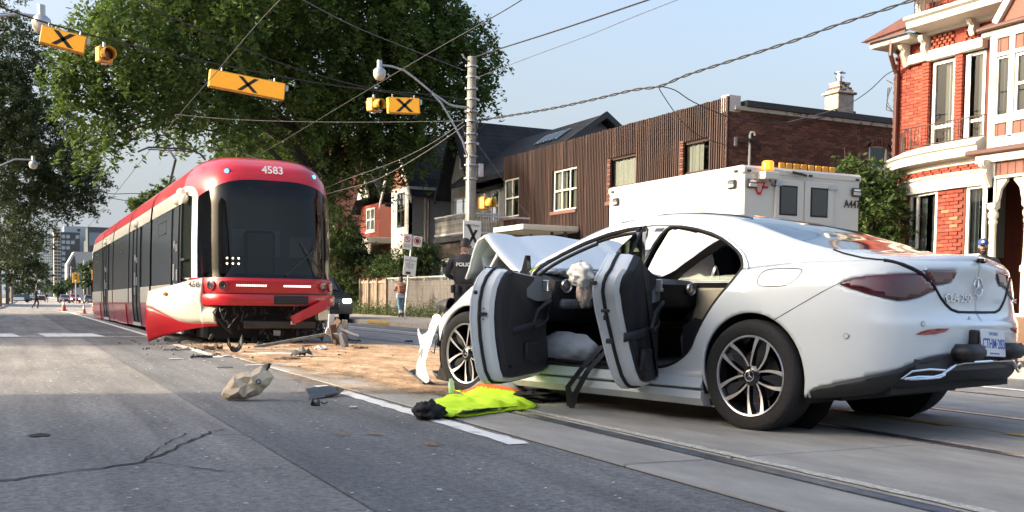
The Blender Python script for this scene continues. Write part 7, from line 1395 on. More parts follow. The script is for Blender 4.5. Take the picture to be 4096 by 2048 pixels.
FARR = [(9.9, 240.0, 1.8, 1.0, 1.0, 0.9), (11.8, 250.0, 2.9, 0.9, 0.9, 0.8), (13.8, 200.0, 5.2, 1.2, 1.2, 1.1), (13.3, 200.0, 3.4, 1.0, 1.0, 0.9), (13.9, 190.0, 5.9, 0.9, 0.9, 0.8), (13.0, 205.0, 5.6, 0.8, 0.9, 0.8), (12.2, 230.0, 3.3, 0.7, 0.8, 0.7)]
tree('elm_tree', 'huge drooping elm whose crown fills the sky above the streetcar', (13.3, 47, 0), [((13.3, 47, 0), .42), ((13.35, 47, 2.5), .36), ((13.5, 47, 5), .34), ((13.0, 46.5, 8), .28), ((12, 46, 11), .2)], BIGB, 170000, .118, M_leaf, 1, .8, 30, spread=1.05, hollow=.3, clump=55)
tree('street_tree', 'dark leafy street tree overhanging the left pavement', (-3.6, 62, -.1), [((-3.6, 62, -.2), .4), ((-3.5, 61, 4), .3), ((-3.2, 60, 7), .25), ((-2.4, 59, 10), .15)], LFTB, 90000, .085, M_leafd, 2, .1, 18, 'street trees on the left', spread=.7, hollow=.2)
tree('street_tree', 'lower tree behind the wooden poles on the left pavement', (-2.6, 95, -.4), [((-2.6, 95, -.5), .3), ((-2.5, 95, 3), .2)], LF2B, 14000, .11, M_leafd, 3, .1, 6, 'street trees on the left')
tree('roadside_tree', 'green tree peeking over the middle of the streetcar roof', (9.5, 75, -.3), [((9.5, 75, -.3), .3), ((9.6, 75, 5), .2), ((10, 75, 8), .1)], MIDB, 9000, .11, M_leaf, 4, .3, 6)
tree('roadside_tree', 'yellow green tree behind the front of the streetcar roof', (13.6, 62, 0), [((13.6, 62, 0), .3), ((13.5, 62, 5), .2), ((13.2, 60.5, 7), .1)], MI2B, 16000, .09, M_leafs, 5, .2, 8)
for nm, lb, bl, n, sz, sd in (('vine_thicket', 'vines climbing the big tree trunk and spilling over the board fence', VINB, 34000, .055, 6), ('hedge', 'green hedge rising behind the iron railing', HEDB, 16000, .05, 7), ('garden_bush', 'tall light leaved bush between the truck and the red brick house', BUSB, 11000, .055, 8)):
    c = np.mean([q[:3] for q in bl], axis=0); base = (float(c[0]), float(c[1]), .1); t = thing(nm, lb, 'shrub', base); lb_ = [tuple(np.array(q)-np.array([*base, 0, 0, 0])) for q in bl]
    leaves('foliage', lb_, n, sz, M_leafs, t, sd, .1, 24, .2, .35); b = MB(); rnd = random.Random(sd)
    for k in range(16): q = lb_[k % len(lb_)]; b.tube([(q[0]*.5, q[1]*.5, 0), (q[0]*.8, q[1]*.8, q[2]*.5), (q[0]+rnd.uniform(-.3, .3), q[1], q[2]+rnd.uniform(-.2, .4))], [.035, .025, .008], 5)
    b.obj('stem', M_bark, t)
FARL = [['hazy tree beside the glass tower foot, nearest the balcony tower', 'hazy tree left of the glass tower foot', 'hazy tree nearest the left pavement poles', 'hazy distant tree in front of the blue glass tower', 'hazy far tree below the pale balcony tower'], ['dark low tree left of the yellow backed traffic light', 'tree behind the left yellow backed traffic light', 'tall tree just left of the streetcar rear', 'lower tree under the zinc building canopy', 'tree partly hidden by the streetcar rear edge', 'tree in front of the slanted window of the zinc building', 'small tree beside the right yellow backed traffic light']]
for i, bl in enumerate((FARB, FARR)):
    for j, q in enumerate(bl):
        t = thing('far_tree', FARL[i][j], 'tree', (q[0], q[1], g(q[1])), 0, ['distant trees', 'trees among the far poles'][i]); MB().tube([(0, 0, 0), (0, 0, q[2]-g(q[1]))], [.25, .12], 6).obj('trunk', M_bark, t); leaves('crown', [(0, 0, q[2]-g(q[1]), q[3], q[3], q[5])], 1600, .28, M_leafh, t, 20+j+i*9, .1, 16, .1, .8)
# weeds at the foot of the fence
t = leaves('weeds', [(13.2, 33+k*.9, .2, .25, .5, .16+.12*(k % 3 == 0)) for k in range(11)], 9000, .03, M_leafs, None, 33, -.6, 14, .1, .3)[0]
# ================================================================ people
M_skin = mat('skin', (.30, .17, .12), .5); M_skin2 = mat('skin_light', (.33, .205, .155), .5); M_navy = mat('police_uniform', (.022, .025, .036), .8, bump=.3, bs=40); M_vest = mat('police_vest', (.018, .020, .026), .7, bump=.4, bs=60); M_jean = mat('denim', (.10, .20, .30), .85, bump=.3, bs=60, var=.2, vs=12); M_shirt = mat('patterned_shirt', (.13, .07, .05), .85, col2=(.42, .33, .28), vs=22, ramp=(.45, .6)); M_hair = mat('dark_hair', (.015, .011, .009), .6); M_cap = mat('blue_cap', (.02, .05, .20), .7); M_capd = mat('dark_cap', (.012, .012, .014), .7); M_bag = mat('rust_backpack', (.22, .08, .045), .8, var=.2, vs=12); M_shoe = mat('white_shoe', (.7, .68, .66), .6); M_shoeb = mat('black_shoe', (.012, .012, .012), .5); M_blackc = mat('black_cloth', (.012, .013, .016), .85, bump=.3, bs=30)
def skinmesh(name, V, E, Rr, m, par, sub=2, root=0):
    me = bpy.data.meshes.new(name); me.from_pydata(V, E, []); o = bpy.data.objects.new(name, me); COL.objects.link(o)
    sk = o.modifiers.new('skin', 'SKIN'); sk.use_smooth_shade = True
    for i, v in enumerate(me.skin_vertices[0].data): v.radius = (Rr[i], Rr[i]) if not isinstance(Rr[i], tuple) else Rr[i]; v.use_root = (i == root)
    s = o.modifiers.new('sub', 'SUBSURF'); s.levels = s.render_levels = sub
    bpy.context.view_layer.update(); m2 = bpy.data.meshes.new_from_object(o.evaluated_get(bpy.context.evaluated_depsgraph_get())); bpy.data.objects.remove(o)
    m2.materials.clear(); m2.materials.append(m); m2.shade_smooth(); o = bpy.data.objects.new(name, m2); COL.objects.link(o); o.parent = par; return o
def limb(name, P, Rr, m, par, n=12):
    """smooth tapering tube through joints"""
    Q = []; q = []; V = [Vector(p) for p in P]
    for i in range(len(V)-1):
        a, b_, c, d = V[max(i-1, 0)], V[i], V[i+1], V[min(i+2, len(V)-1)]
        for k in range(5): t = k/5; Q.append(.5*((2*b_)+(c-a)*t+(2*a-5*b_+4*c-d)*t*t+(3*b_-a-3*c+d)*t**3)); q.append(Rr[i]+(Rr[i+1]-Rr[i])*t)
    Q.append(V[-1]); q.append(Rr[-1]); return MB().tube(Q, q, n).obj(name, m, par, True, 70)
def hand(par, w, d, m, s=1, curl=.6):
    """palm with five bent fingers; w wrist, d direction of the fingers"""
    w = Vector(w); d = Vector(d).normalized(); a, b_ = frame_of(d); b = MB(); b.tube([w, w+d*.03*s, w+d*.085*s], [.024*s, .034*s, .036*s], 8)
    for k in range(4): o = w+d*.08*s+a*(k-1.5)*.018*s; L_ = (.07, .08, .075, .058)[k]*s; b.tube([o, o+d*L_*.5+b_*curl*.012*s, o+d*L_*.8+b_*curl*.035*s, o+d*L_*.85+b_*curl*.06*s], [.0095*s, .0085*s, .008*s, .006*s], 6)
    o = w+d*.03*s+a*.028*s; b.tube([o, o+a*.028*s+d*.02*s, o+a*.032*s+d*.05*s+b_*.015*s], [.011*s, .010*s, .007*s], 6); return b.obj('hand', m, par, True, 70)
def person(name, label, base, rz, J, top, legs, skin, shoe, s=1, hair=M_hair, top_r=1.0):
    """J: joints in local metres, facing -y. keys: pelvis chest neck head(centre) shL elL wrL shR elR wrR hipL knL anL hipR knR anR"""
    t = thing(name, label, 'person', base, rz); t.scale = (s, s, s); k = top_r; V = lambda q: Vector(J[q])
    mid = V('pelvis').lerp(V('chest'), .5)
    # one continuous body surface
    keys = ['pelvis', 'mid', 'chest', 'neck', 'shL', 'elL', 'wrL', 'shR', 'elR', 'wrR', 'hipL', 'knL', 'anL', 'toL', 'hipR', 'knR', 'anR', 'toR', 'nk2']
    JJ = dict(J); JJ['mid'] = tuple(mid); JJ.setdefault('toL', tuple(V('anL')+Vector((0, -.10, -.05)))); JJ.setdefault('toR', tuple(V('anR')+Vector((0, -.10, -.05)))); JJ['nk2'] = tuple(V('head')+Vector((0, 0, -.09)))
    rad = dict(pelvis=(.155, .115), mid=(.14, .11), chest=(.165*k, .125*k), neck=(.075, .07), shL=.075, elL=.05, wrL=.032, shR=.075, elR=.05, wrR=.032, hipL=.095, knL=.066, anL=.045, toL=.035, hipR=.095, knR=.066, anR=.045, toR=.035, nk2=.052)
    Ed = [('pelvis', 'mid'), ('mid', 'chest'), ('chest', 'neck'), ('neck', 'nk2'), ('chest', 'shL'), ('shL', 'elL'), ('elL', 'wrL'), ('chest', 'shR'), ('shR', 'elR'), ('elR', 'wrR'), ('pelvis', 'hipL'), ('hipL', 'knL'), ('knL', 'anL'), ('anL', 'toL'), ('pelvis', 'hipR'), ('hipR', 'knR'), ('knR', 'anR'), ('anR', 'toR')]
    body = skinmesh('body', [JJ[q] for q in keys], [(keys.index(a), keys.index(b)) for a, b in Ed], [rad[q] for q in keys], top, t)
    body.data.materials.append(legs); body.data.materials.append(skin); body.data.materials.append(shoe); zl = V('pelvis').z+.02; za = min(V('anL').z, V('anR').z)
    for f in body.data.polygons:
        c = f.center
        if c.z < zl and (c-V('wrL')).length > .2 and (c-V('wrR')).length > .2: f.material_index = 1
        if min((c-V('anL')).length, (c-V('anR')).length, (c-Vector(JJ['toL'])).length, (c-Vector(JJ['toR'])).length) < .085: f.material_index = 3
        if c.z > V('neck').z+.015 and (c.xy-V('neck').xy).length < .1: f.material_index = 2
    # head with nose, brow, eyes, mouth and ears
    hd = bpy.data.objects.new('head', None); COL.objects.link(hd); hd.parent = t; hd.location = J['head']; hd.rotation_euler = J.get('headrot', (0, 0, 0))
    b = MB(); R_ = []
    for z, rx, ry, oy in ((-.125, .030, .035, -.035), (-.115, .045, .055, -.025), (-.085, .060, .078, -.008), (-.05, .069, .088, .0), (-.01, .074, .094, .003), (.03, .077, .098, .006), (.07, .073, .094, .008), (.10, .058, .076, .01), (.118, .035, .045, .01), (.124, .01, .015, .01)): R_.append([(rx*sin(2*pi*a/20), oy-ry*cos(2*pi*a/20), z) for a in range(20)])
    b.loft(R_); b.loft([[(-.008, -.088, .02), (.008, -.088, .02), (0, -.092, .022)], [(-.016, -.088, -.025), (.016, -.088, -.025), (0, -.118, -.02)], [(-.01, -.086, -.032), (.01, -.086, -.032), (0, -.10, -.032)]])
    for sd in (1, -1): b.ball((sd*.077, .008, -.005), .02, 8, 6, (.35, .7, 1.3))
    h = b.obj('face', skin, hd, True, 60)
    for sd in (1, -1): MB().ball((sd*.030, -.083, .018), .0105, 8, 6).obj('eye', M_sw, h, True); MB().ball((sd*.030, -.091, .018), .005, 6, 5).obj('pupil', M_hair, h, True); MB().tube([(sd*.018, -.094, .036), (sd*.032, -.093, .040), (sd*.046, -.084, .034)], .0035, 5).obj('eyebrow', hair, h)
    MB().tube([(-.022, -.087, -.060), (0, -.094, -.058), (.022, -.087, -.060)], .005, 6).obj('mouth', mat('lips', (.35, .12, .10), .5) if 'lips' not in bpy.data.materials else bpy.data.materials['lips'], h)
    for q in ('L', 'R'): d = V('wr'+q)-V('el'+q); hand(t, V('wr'+q), d, skin, 1)
    return t, hd
def haircap(hd, m, back=-.06, cut=.03):
    b = MB(); R_ = []
    for z, rx, ry, oy in ((back, .074, .085, .022), (-.01, .082, .098, .016), (.04, .084, .103, .010), (.08, .079, .098, .010), (.112, .06, .075, .01), (.132, .02, .02, .01)): R_.append([(rx*sin(2*pi*a/20), max(oy-ry*cos(2*pi*a/20), -.07+ (z > .05)*-.05 if z < .05 else -1), z) for a in range(20)])
    return b.loft(R_).obj('hair', m, hd, True, 60)
def cap(hd, m, logo=None):
    b = MB(); b.loft([[(rx*sin(2*pi*a/22), .006-ry*cos(2*pi*a/22), z) for a in range(22)] for z, rx, ry in ((.035, .084, .105), (.075, .084, .104), (.11, .072, .090), (.135, .045, .055), (.142, .005, .005))]); c = b.obj('cap', m, hd, True, 60)
    b = MB(); b.grid([[(x, -.095-dy-(.06 if r else 0)*(1-(x/.075)**2), .045-.012*r+.012*(1-(x/.075)**2)) for x in (-.075, -.05, -.02, .02, .05, .075)] for r, dy in ((0, 0), (1, .012))]); b.obj('cap_peak', m, c, True, solid=.005)
    if logo: MB().lathe([(.022, 0), (.02, .004), (0, .005)], 14).obj('cap_logo', logo, c).matrix_local = face_m((0, -.098, .085), (1, 0, 0), (0, .25, 1))
    return c
# officer standing behind the wreck, back to the camera, looking down
J = dict(pelvis=(0, 0, 1.0), chest=(0, -.01, 1.36), neck=(0, -.02, 1.53), head=(-.015, -.055, 1.68), headrot=(R(22), 0, R(-24)), shL=(.215, 0, 1.45), elL=(.30, -.03, 1.18), wrL=(.14, -.24, 1.12), shR=(-.215, 0, 1.45), elR=(-.33, -.05, 1.20), wrR=(-.13, -.27, 1.16), hipL=(.10, 0, .92), knL=(.12, -.01, .5), anL=(.13, .02, .08), hipR=(-.10, 0, .92), knR=(-.12, -.01, .5), anR=(-.13, .02, .08))
of, hd = person('person', 'police officer seen from behind in black vest reading POLICE and dark cap', (7.06, 16.24, 0), R(180+3), J, M_navy, M_navy, M_skin2, M_shoeb, 1.0, top_r=1.08); of.rotation_euler = (0, 0, R(158)); haircap(hd, M_hair, -.05); cap(hd, M_capd)
b = MB(); b.loft([[(rx*sin(2*pi*a/20), oy-ry*cos(2*pi*a/20), z) for a in range(20)] for z, rx, ry, oy in ((1.05, .17, .13, 0), (1.12, .185, .145, 0), (1.25, .195, .155, 0), (1.38, .205, .16, 0), (1.47, .19, .15, 0), (1.53, .12, .11, 0))], cap=False); b.obj('body_armour', M_vest, of, True)
MB().bbox(-.17, .17, .145, .165, 1.31, 1.40, .01).obj('vest_panel', M_vest, of); text('vest_lettering', 'POLICE', .088, M_sw, of, face_m((0, .169, 1.355), (-1, 0, 0), (0, 0, 1)), .002, bold=.003, squash=1.02)
for sd in (1, -1): o = MB().lathe([(.036, 0), (.034, .006), (0, .008)], 16).obj('shoulder_patch', M_sw, of); o.matrix_local = face_m((sd*.288, .02, 1.40), (0, -sd, 0), (-sd*.3, 0, 1))
b = MB(); b.loft([[(rx*sin(2*pi*a/20), -ry*cos(2*pi*a/20), z) for a in range(20)] for z, rx, ry in ((.97, .185, .15), (1.03, .185, .15))], cap=False); b.obj('duty_belt', M_blk, of, True)
for a in (-70, -40, 0, 35, 75, 110): c = Vector((.20*sin(R(a)), .17*cos(R(a)), .95)); MB().bbox(-.035, .035, -.025, .03, -.075, .06, .012, Matrix.Translation(c) @ Matrix.Rotation(R(-a), 4, 'Z')).obj('belt_pouch', M_blk, of)
# woman riding an electric scooter, seen from behind
J = dict(pelvis=(0, 0, .98), chest=(0, -.03, 1.28), neck=(0, -.04, 1.42), head=(0, -.06, 1.56), headrot=(R(8), 0, 0), shL=(.17, -.02, 1.36), elL=(.26, -.12, 1.12), wrL=(.24, -.34, 1.10), shR=(-.17, -.02, 1.36), elR=(-.27, -.12, 1.12), wrR=(-.25, -.34, 1.10), hipL=(.08, 0, .9), knL=(.07, -.05, .52), anL=(.05, .06, .22), hipR=(-.08, 0, .9), knR=(-.06, -.05, .52), anR=(-.05, -.12, .22))
wo, hd = person('person', 'woman in jeans with a rust backpack riding a scooter past the fence', (12.35, 33.9, .12), 0, J, M_shirt, M_jean, M_skin, M_shoe, .84, top_r=.95); wo.rotation_euler = (0, 0, R(168)); haircap(hd, M_hair, -.09); MB().ball((0, .10, .09), .05, 10, 8).obj('hair_bun', M_hair, hd, True)
b = MB(); b.bbox(-.16, .16, .09, .26, 1.0, 1.36, .05).obj('backpack', M_bag, wo, True); MB().bbox(-.12, .12, .25, .30, 1.04, 1.2, .02).obj('backpack_pocket', M_bag, wo); [MB().tube([(sd*.11, .09, 1.34), (sd*.12, -.06, 1.42), (sd*.13, -.15, 1.28), (sd*.14, .05, 1.05)], .016, 6).obj('backpack_strap', M_bag, wo) for sd in (1, -1)]
MB().bbox(-.2, .2, -.09, .12, .80, 1.0, .03).obj('shirt_tail', mat('pale_denim', (.35, .42, .48), .85), wo)
sc = thing('electric_scooter', 'small dark electric scooter under the woman with the backpack', 'scooter', (12.35, 33.9, .12), R(168)); sc.scale = (.84, .84, .84); MB().bbox(-.09, .09, -.45, .42, .13, .19, .02).obj('deck', M_blk, sc); MB().tube([(0, -.5, .12), (0, -.42, .6), (0, -.36, 1.12)], .022, 8).obj('stem', M_galv, sc); MB().tube([(-.25, -.36, 1.12), (.25, -.36, 1.12)], .016, 8).obj('handlebar', M_blk, sc); [MB().lathe([(.05, -.025), (.10, -.025), (.11, 0), (.10, .025), (.05, .025)], 20, (0, y, .11), 'x').obj('wheel', M_tyre, sc, True) for y in (-.52, .5)]; MB().bbox(-.07, .07, .38, .62, .2, .25, .02).obj('mudguard', M_galv, sc)
# man in a blue cap behind the boot
J = dict(pelvis=(0, 0, 1.0), chest=(0, 0, 1.34), neck=(0, 0, 1.50), head=(0, -.02, 1.655), headrot=(R(4), 0, R(-4)), shL=(.21, 0, 1.43), elL=(.27, .04, 1.14), wrL=(.27, -.05, .88), shR=(-.21, 0, 1.43), elR=(-.27, .04, 1.14), wrR=(-.27, -.05, .88), hipL=(.10, 0, .92), knL=(.11, 0, .5), anL=(.12, .02, .08), hipR=(-.10, 0, .92), knR=(-.11, 0, .5), anR=(-.12, .02, .08))
mn, hd = person('person', 'bearded man in glasses, blue cap and black shirt watching from behind the car boot', (14.52, 11.88, .10), R(-50), J, M_blackc, M_jean, M_skin2, M_shoeb, 1.0); cap(hd, M_cap, M_sw)
b = MB(); b.loft([[(rx*sin(R(a)), oy-ry*cos(R(a)), z) for a in range(-95, 96, 19)] for z, rx, ry, oy in ((-.015, .077, .09, .004), (-.045, .074, .093, .0), (-.085, .066, .086, -.008), (-.12, .05, .063, -.025), (-.135, .02, .03, -.035))], False, False); b.obj('beard', M_hair, hd, True, solid=.004)
for sd in (1, -1): MB().tube([(sd*.032+.022*cos(2*pi*k/14), -.102, .015+.017*sin(2*pi*k/14)) for k in range(16)], .0022, 5).obj('spectacle_rim', M_blk, hd)
MB().bbox(-.03, .03, -.0985, -.094, -.062, -.050, .002).obj('mouth_gap', bpy.data.materials['lips'], hd)
# officer walking far down the lane, and another by the parked cars
J = dict(pelvis=(0, 0, .97), chest=(0, -.04, 1.32), neck=(0, -.06, 1.48), head=(0, -.10, 1.62), headrot=(R(12), 0, 0), shL=(.21, -.03, 1.42), elL=(.25, .02, 1.14), wrL=(.24, -.18, .96), shR=(-.21, -.03, 1.42), elR=(-.26, .0, 1.14), wrR=(-.22, -.2, .98), hipL=(.10, 0, .9), knL=(.12, -.18, .52), anL=(.11, -.10, .10), hipR=(-.10, 0, .9), knR=(-.11, .02, .50), anR=(-.12, .28, .14))
a1, hd = person('person', 'figure in dark clothes carrying a bag and walking in the far left lane', (2.15, 93, g(93)), R(75), J, M_navy, M_blackc, M_skin, M_shoeb, 1.02); haircap(hd, M_hair); bg_ = thing('carried_bag', 'dark maroon bag carried by the walking figure', 'bag', (2.55, 92.9, g(93)+.92)); MB().bbox(-.28, .3, -.12, .12, -.18, .18, .07).obj('bag_body', mat('maroon', (.07, .03, .04), .8), bg_, True)
J2 = dict(J); a2, hd = person('person', 'tiny standing figure beside the dark car far down the road', (6.3, 198, g(198)), R(30), J2, M_navy, M_navy, M_skin, M_shoeb, 1.0); haircap(hd, M_hair)
# ================================================================ debris on the road
def in_sand(x, y):
    P = [(3.0, 16.9), (4.2, 17.1), (5.6, 15.6), (5.9, 13.5), (5.3, 11.2), (4.6, 9.3), (3.6, 8.1), (3.15, 7.35), (2.75, 7.05), (2.62, 7.6), (2.52, 8.4), (2.62, 9.3), (2.60, 10.5), (2.62, 12.2), (2.50, 14.0), (2.46, 15.6), (2.6, 16.6)]
    r, d = near(x, y, P); d = d if inpoly(x, y, P) else -d; return d
def sfn(x, y):
    return .53+min(.5, in_sand(x, y)*.95)+.42*noise.noise((x*1.6, y*.8, 7))+.16*noise.noise((x*5, y*3, 2))-(.30*math.exp(-((x-2.95)**2/.10+(y-9.6)**2/1.1)))
M_sand = sand_mat(); field('absorbent_sand', 1.9, 6.4, 6.6, 17.6, .05, sfn, M_sand, .019, .03)
for x, y, rx, ry_, a in ((1.64, 5.42, .09, .13, .5), (1.80, 5.36, .09, .14, .5), (1.97, 4.89, .08, .12, .48), (1.45, 4.89, .06, .08, .42), (1.19, 4.94, .08, .1, .42), (2.14, 7.99, .35, .14, .5), (2.34, 8.04, .15, .2, .5), (2.0, 10.3, .2, .2, .45), (1.5, 7.55, .2, .15, .42), (2.1, 9.9, .12, .12, .42)):
    field('sand_spot', x-rx*1.6, x+rx*1.6, y-ry_*1.6, y+ry_*1.6, .015, lambda u, v, x=x, y=y: a+.02-.34*((u-x)**2/rx**2+(v-y)**2/ry_**2)+.2*noise.noise((u*9, v*9, 5)), M_sand, .0105, .003)
M_frag = [M_brk, M_blk, mat('debris_grey', (.16, .16, .15), .6, var=.4, vs=20), mat('debris_white', (.6, .58, .55), .5), mat('debris_brown', (.10, .06, .04), .8), M_red]
def shard(name, label, x, y, L_, W_, h, rz, m, seed, cat='debris', grp='smashed car parts on the road', z0=.012, n=7, curl=.5):
    rnd = random.Random(seed); b = MB(); P = []
    for i in range(n):
        t = i/(n-1); wv = W_*(.35+.65*sin(pi*(.12+.76*t)))*rnd.uniform(.7, 1.1); c = rnd.uniform(-.1, .1)*W_; zz = h*(curl*(2*t-1)**2+(1-curl)*sin(pi*t)*rnd.uniform(.5, 1))
        P.append([(L_*(t-.5), c-wv/2+rnd.uniform(-.1, .1)*W_, zz*rnd.uniform(.2, 1)), (L_*(t-.5), c, zz+h*rnd.uniform(0, .5)), (L_*(t-.5), c+wv/2+rnd.uniform(-.1, .1)*W_, zz*rnd.uniform(.2, .8))])
    zm = min(p[2] for r in P for p in r); P = [[(p[0], p[1], p[2]-zm) for p in r] for r in P]
    o = b.grid(P).obj(name, m, None, False, 30, solid=min(.012, h*.3+.003)); o.location = (x, y, z0+.006); o.rotation_euler = (0, 0, rz); return tag(o, label, cat, grp)
SH = [('black_shard', 'curled black horn of plastic standing on the sand nearest the white strips', 2.68, 13.63, .28, .11, .28, .3, 0), ('brown_shard', 'brown upright scrap beside the dashed lane line', 2.53, 14.36, .34, .12, .18, .2, 4), ('black_block', 'chunky black lump in the middle of the sand', 3.24, 12.44, .34, .28, .22, .4, 1), ('dark_flap', 'flat dark red brown flap lying in front of the black lump', 2.95, 11.95, .42, .16, .07, .15, 4), ('black_ridge', 'black chunk with a white edge near the middle of the streetcar front', 3.44, 16.3, .46, .2, .22, .1, 1), ('dark_sliver', 'long dark sliver on the asphalt left of the sand', 2.12, 12.84, .36, .08, .06, .25, 1), ('small_sliver', 'short grey sliver on the asphalt beyond the paper bag', 2.05, 10.98, .22, .05, .02, .1, 2), ('white_strip', 'thin clear plastic strip beside the mouth of the paper bag', 2.62, 11.08, .9, .07, .02, .1, 3), ('plastic_bracket', 'grey plastic bracket with a slot near the streetcar wheels', 3.19, 16.75, .55, .25, .22, .2, 2), ('dark_scrap', 'flattened dark scrap beside the loose skirt panel', 2.11, 14.75, .5, .14, .06, .1, 2), ('pale_flake', 'pale flake lying on the asphalt near the crossing band', 1.79, 12.59, .22, .1, .015, .1, 3), ('dark_cluster', 'dark cluster of scraps under the right corner of the streetcar', 5.15, 16.7, .6, .24, .12, .3, 0), ('panel_strip', 'long white trim strip lying across the sand', 3.05, 13.15, 1.0, .07, .05, 2.95, 3), ('panel_strip', 'second long white strip crossing behind the first', 3.25, 14.0, .9, .08, .05, 2.75, 2), ('flat_tray', 'flat dark tray behind the black lump', 3.40, 13.35, .5, .22, .06, .1, 2), ('white_scrap', 'crumpled white scrap under the twisted bracket', 3.95, 14.1, .30, .22, .14, .7, 3), ('red_strip', 'red strip lying under the long grey bar', 3.95, 15.1, .6, .07, .05, .25, 5), ('black_post', 'small black stub standing on the sand', 3.30, 15.0, .12, .06, .2, .2, 1), ('dark_mat', 'dark flattened mat of parts under the loose skirt', 2.62, 17.3, .9, .35, .16, .0, 0), ('dark_mat', 'second dark pile under the streetcar nose', 3.3, 17.5, 1.0, .35, .14, .0, 0), ('white_flake', 'white flake at the end of the dashed lane line', 2.48, 13.05, .36, .16, .03, .2, 3), ('black_clip', 'black clip beside the white flake', 2.36, 13.2, .16, .09, .06, .5, 1), ('tiny_hook', 'small dark upturned hook on the asphalt by the black panel', 1.88, 6.83, .09, .05, .07, .6, 1), ('pebble_flake', 'small pale pebble like flake near the lane line', 2.11, 6.72, .07, .05, .02, .2, 3), ('tiny_block', 'tiny dark block between panel and hook', 2.0, 7.04, .06, .03, .02, .1, 1), ('dark_chip', 'dark chip in the lane between the streetcar and sidewalk', 6.2, 16.6, .2, .1, .06, .2, 1), ('dark_chip', 'lone dark chip on the sand right of the twisted bracket', 4.6, 14.3, .3, .14, .08, .2, 4)]
for i, (nm, lb, x, y, L_, W_, h, rz, m) in enumerate(SH): shard(nm, lb, x, y, L_*.75, W_*.8, h*.62, rz, M_frag[m], i+1, z0=.022 if x > 2.5 else .008, curl=.9 if 'horn' in lb or 'hook' in lb else .3)
tb_ = thing('twisted_bracket', 'mangled pale metal bracket block at the end of the grey bar', 'debris', (4.35, 14.75, .02), 0, 'smashed car parts on the road'); rnd = random.Random(2)
for k in range(9): T = Matrix.Translation((rnd.uniform(-.16, .2), rnd.uniform(-.1, .1), .08+.045*k*rnd.uniform(.4, 1))) @ Euler((rnd.random()*2, rnd.random()*2, rnd.random()*3)).to_matrix().to_4x4(); MB().bbox(-.11, .11, -.05, .05, -.012, .012, .004, T).obj('bent_plate', [M_frag[2], M_frag[3], M_frag[4]][k % 3], tb_)
MB().tube([(.05, 0, .3), (.22, -.05, .22), (.34, -.05, .18)], .018, 6).obj('bent_rod', M_frag[3], tb_)
gb = MB().bbox(-.62, .62, -.028, .028, -.022, .022, .006).obj('grey_bar', M_frag[2], None); gb.location = (3.78, 14.95, .13); gb.rotation_euler = (0, R(-9), R(10)); tag(gb, 'long grey metal bar propped on the twisted bracket', 'debris', 'smashed car parts on the road')
rnd = random.Random(12); b = MB()
for k in range(300):                                           # crumbs nobody could count
    x = rnd.gauss(3.3, .95); y = rnd.gauss(15.4, 1.7)
    if y < 8 or x < 1.2: continue
    s = rnd.uniform(.006, .028); T = Matrix.Translation((x, y, .024)) @ Euler((rnd.random(), rnd.random(), rnd.random()*3)).to_matrix().to_4x4(); b.box(-s, s, -s*.5, s*.5, -s*.15, s*.15, T)
b.mi = [rnd.randrange(3) for _ in range(len(b.f)//6) for _ in range(6)]; o = b.obj('debris_crumbs', [M_frag[0], M_frag[1], M_frag[2]], None, kind='stuff')
b = MB(); rnd = random.Random(19)
for k in range(260):                                           # pale grit and leaf bits on the near asphalt
    x = rnd.uniform(.2, 2.3); y = rnd.uniform(2.6, 13); s = rnd.uniform(.002, .007)*(1+y*.08); T = Matrix.Translation((x, y, .0085)) @ Euler((0, 0, rnd.random()*3)).to_matrix().to_4x4(); b.box(-s, s, -s*.6, s*.6, -s*.1, s*.2, T)
b.obj('grit', M_frag[3], None, kind='stuff')
# crumpled paper bag
M_paper = mat('kraft_paper', (.60, .50, .37), .8, var=.1, vs=6, bump=.6, bs=14); M_paperi = mat('paper_inside', (.02, .015, .012), .9); M_ink = mat('ink', (.03, .03, .09), .7)
from mathutils.geometry import delaunay_2d_cdt
pb = thing('paper_bag', 'crumpled brown paper bag lying on its side on the asphalt', 'bag', (1.56, 7.50, .008), R(-12))
_o = [(975, 950), (985, 890), (1035, 810), (1125, 695), (1180, 672), (1222, 645), (1300, 642), (1330, 650), (1400, 600), (1480, 560), (1552, 533), (1588, 548), (1560, 580), (1535, 622), (1580, 665), (1620, 712), (1575, 790), (1500, 870), (1445, 935), (1380, 955), (1290, 990), (1180, 998), (1065, 996), (990, 975)]
_i = [((1130, 770), .065), ((1205, 835), .085), ((1010, 895), .05), ((1100, 925), .09), ((1180, 880), .10), ((1300, 900), .095), ((1290, 790), .055), ((1440, 650), .04), ((1430, 790), .085), ((1250, 700), .05), ((1520, 720), .05), ((1345, 700), .07), ((1380, 860), .08), ((1060, 960), .06), ((1240, 960), .07), ((1500, 800), .055), ((1160, 740), .03), ((1350, 780), .09), ((1090, 850), .055), ((1255, 860), .06)]
def _bx(q): return ((q[0]-1290)*.000575, (998-q[1])*.000575)
pts = [Vector(_bx(q)) for q in _o]+[Vector(_bx(q)) for q, d in _i]; dep = [.0]*len(_o)+[d*.95 for q, d in _i]; ne = len(_o)
vv, ee, ff, *_r = delaunay_2d_cdt(pts, [(i, (i+1) % ne) for i in range(ne)], [], 1, 1e-5)
_ov = _r[0]; D_ = [dep[o_[0]] if o_ else 0 for o_ in _ov]; b = MB()
b.add([(v.x, -d, max(.0, v.y)) for v, d in zip(vv, D_)], ff); b.add([(v.x, d*.9, max(.0, v.y)) for v, d in zip(vv, D_)], [f[::-1] for f in ff]); o = b.obj('bag_body', M_paper, pb, True, 24)
sb_ = o.modifiers.new('sub', 'SUBSURF'); sb_.subdivision_type = 'SIMPLE'; sb_.levels = sb_.render_levels = 3
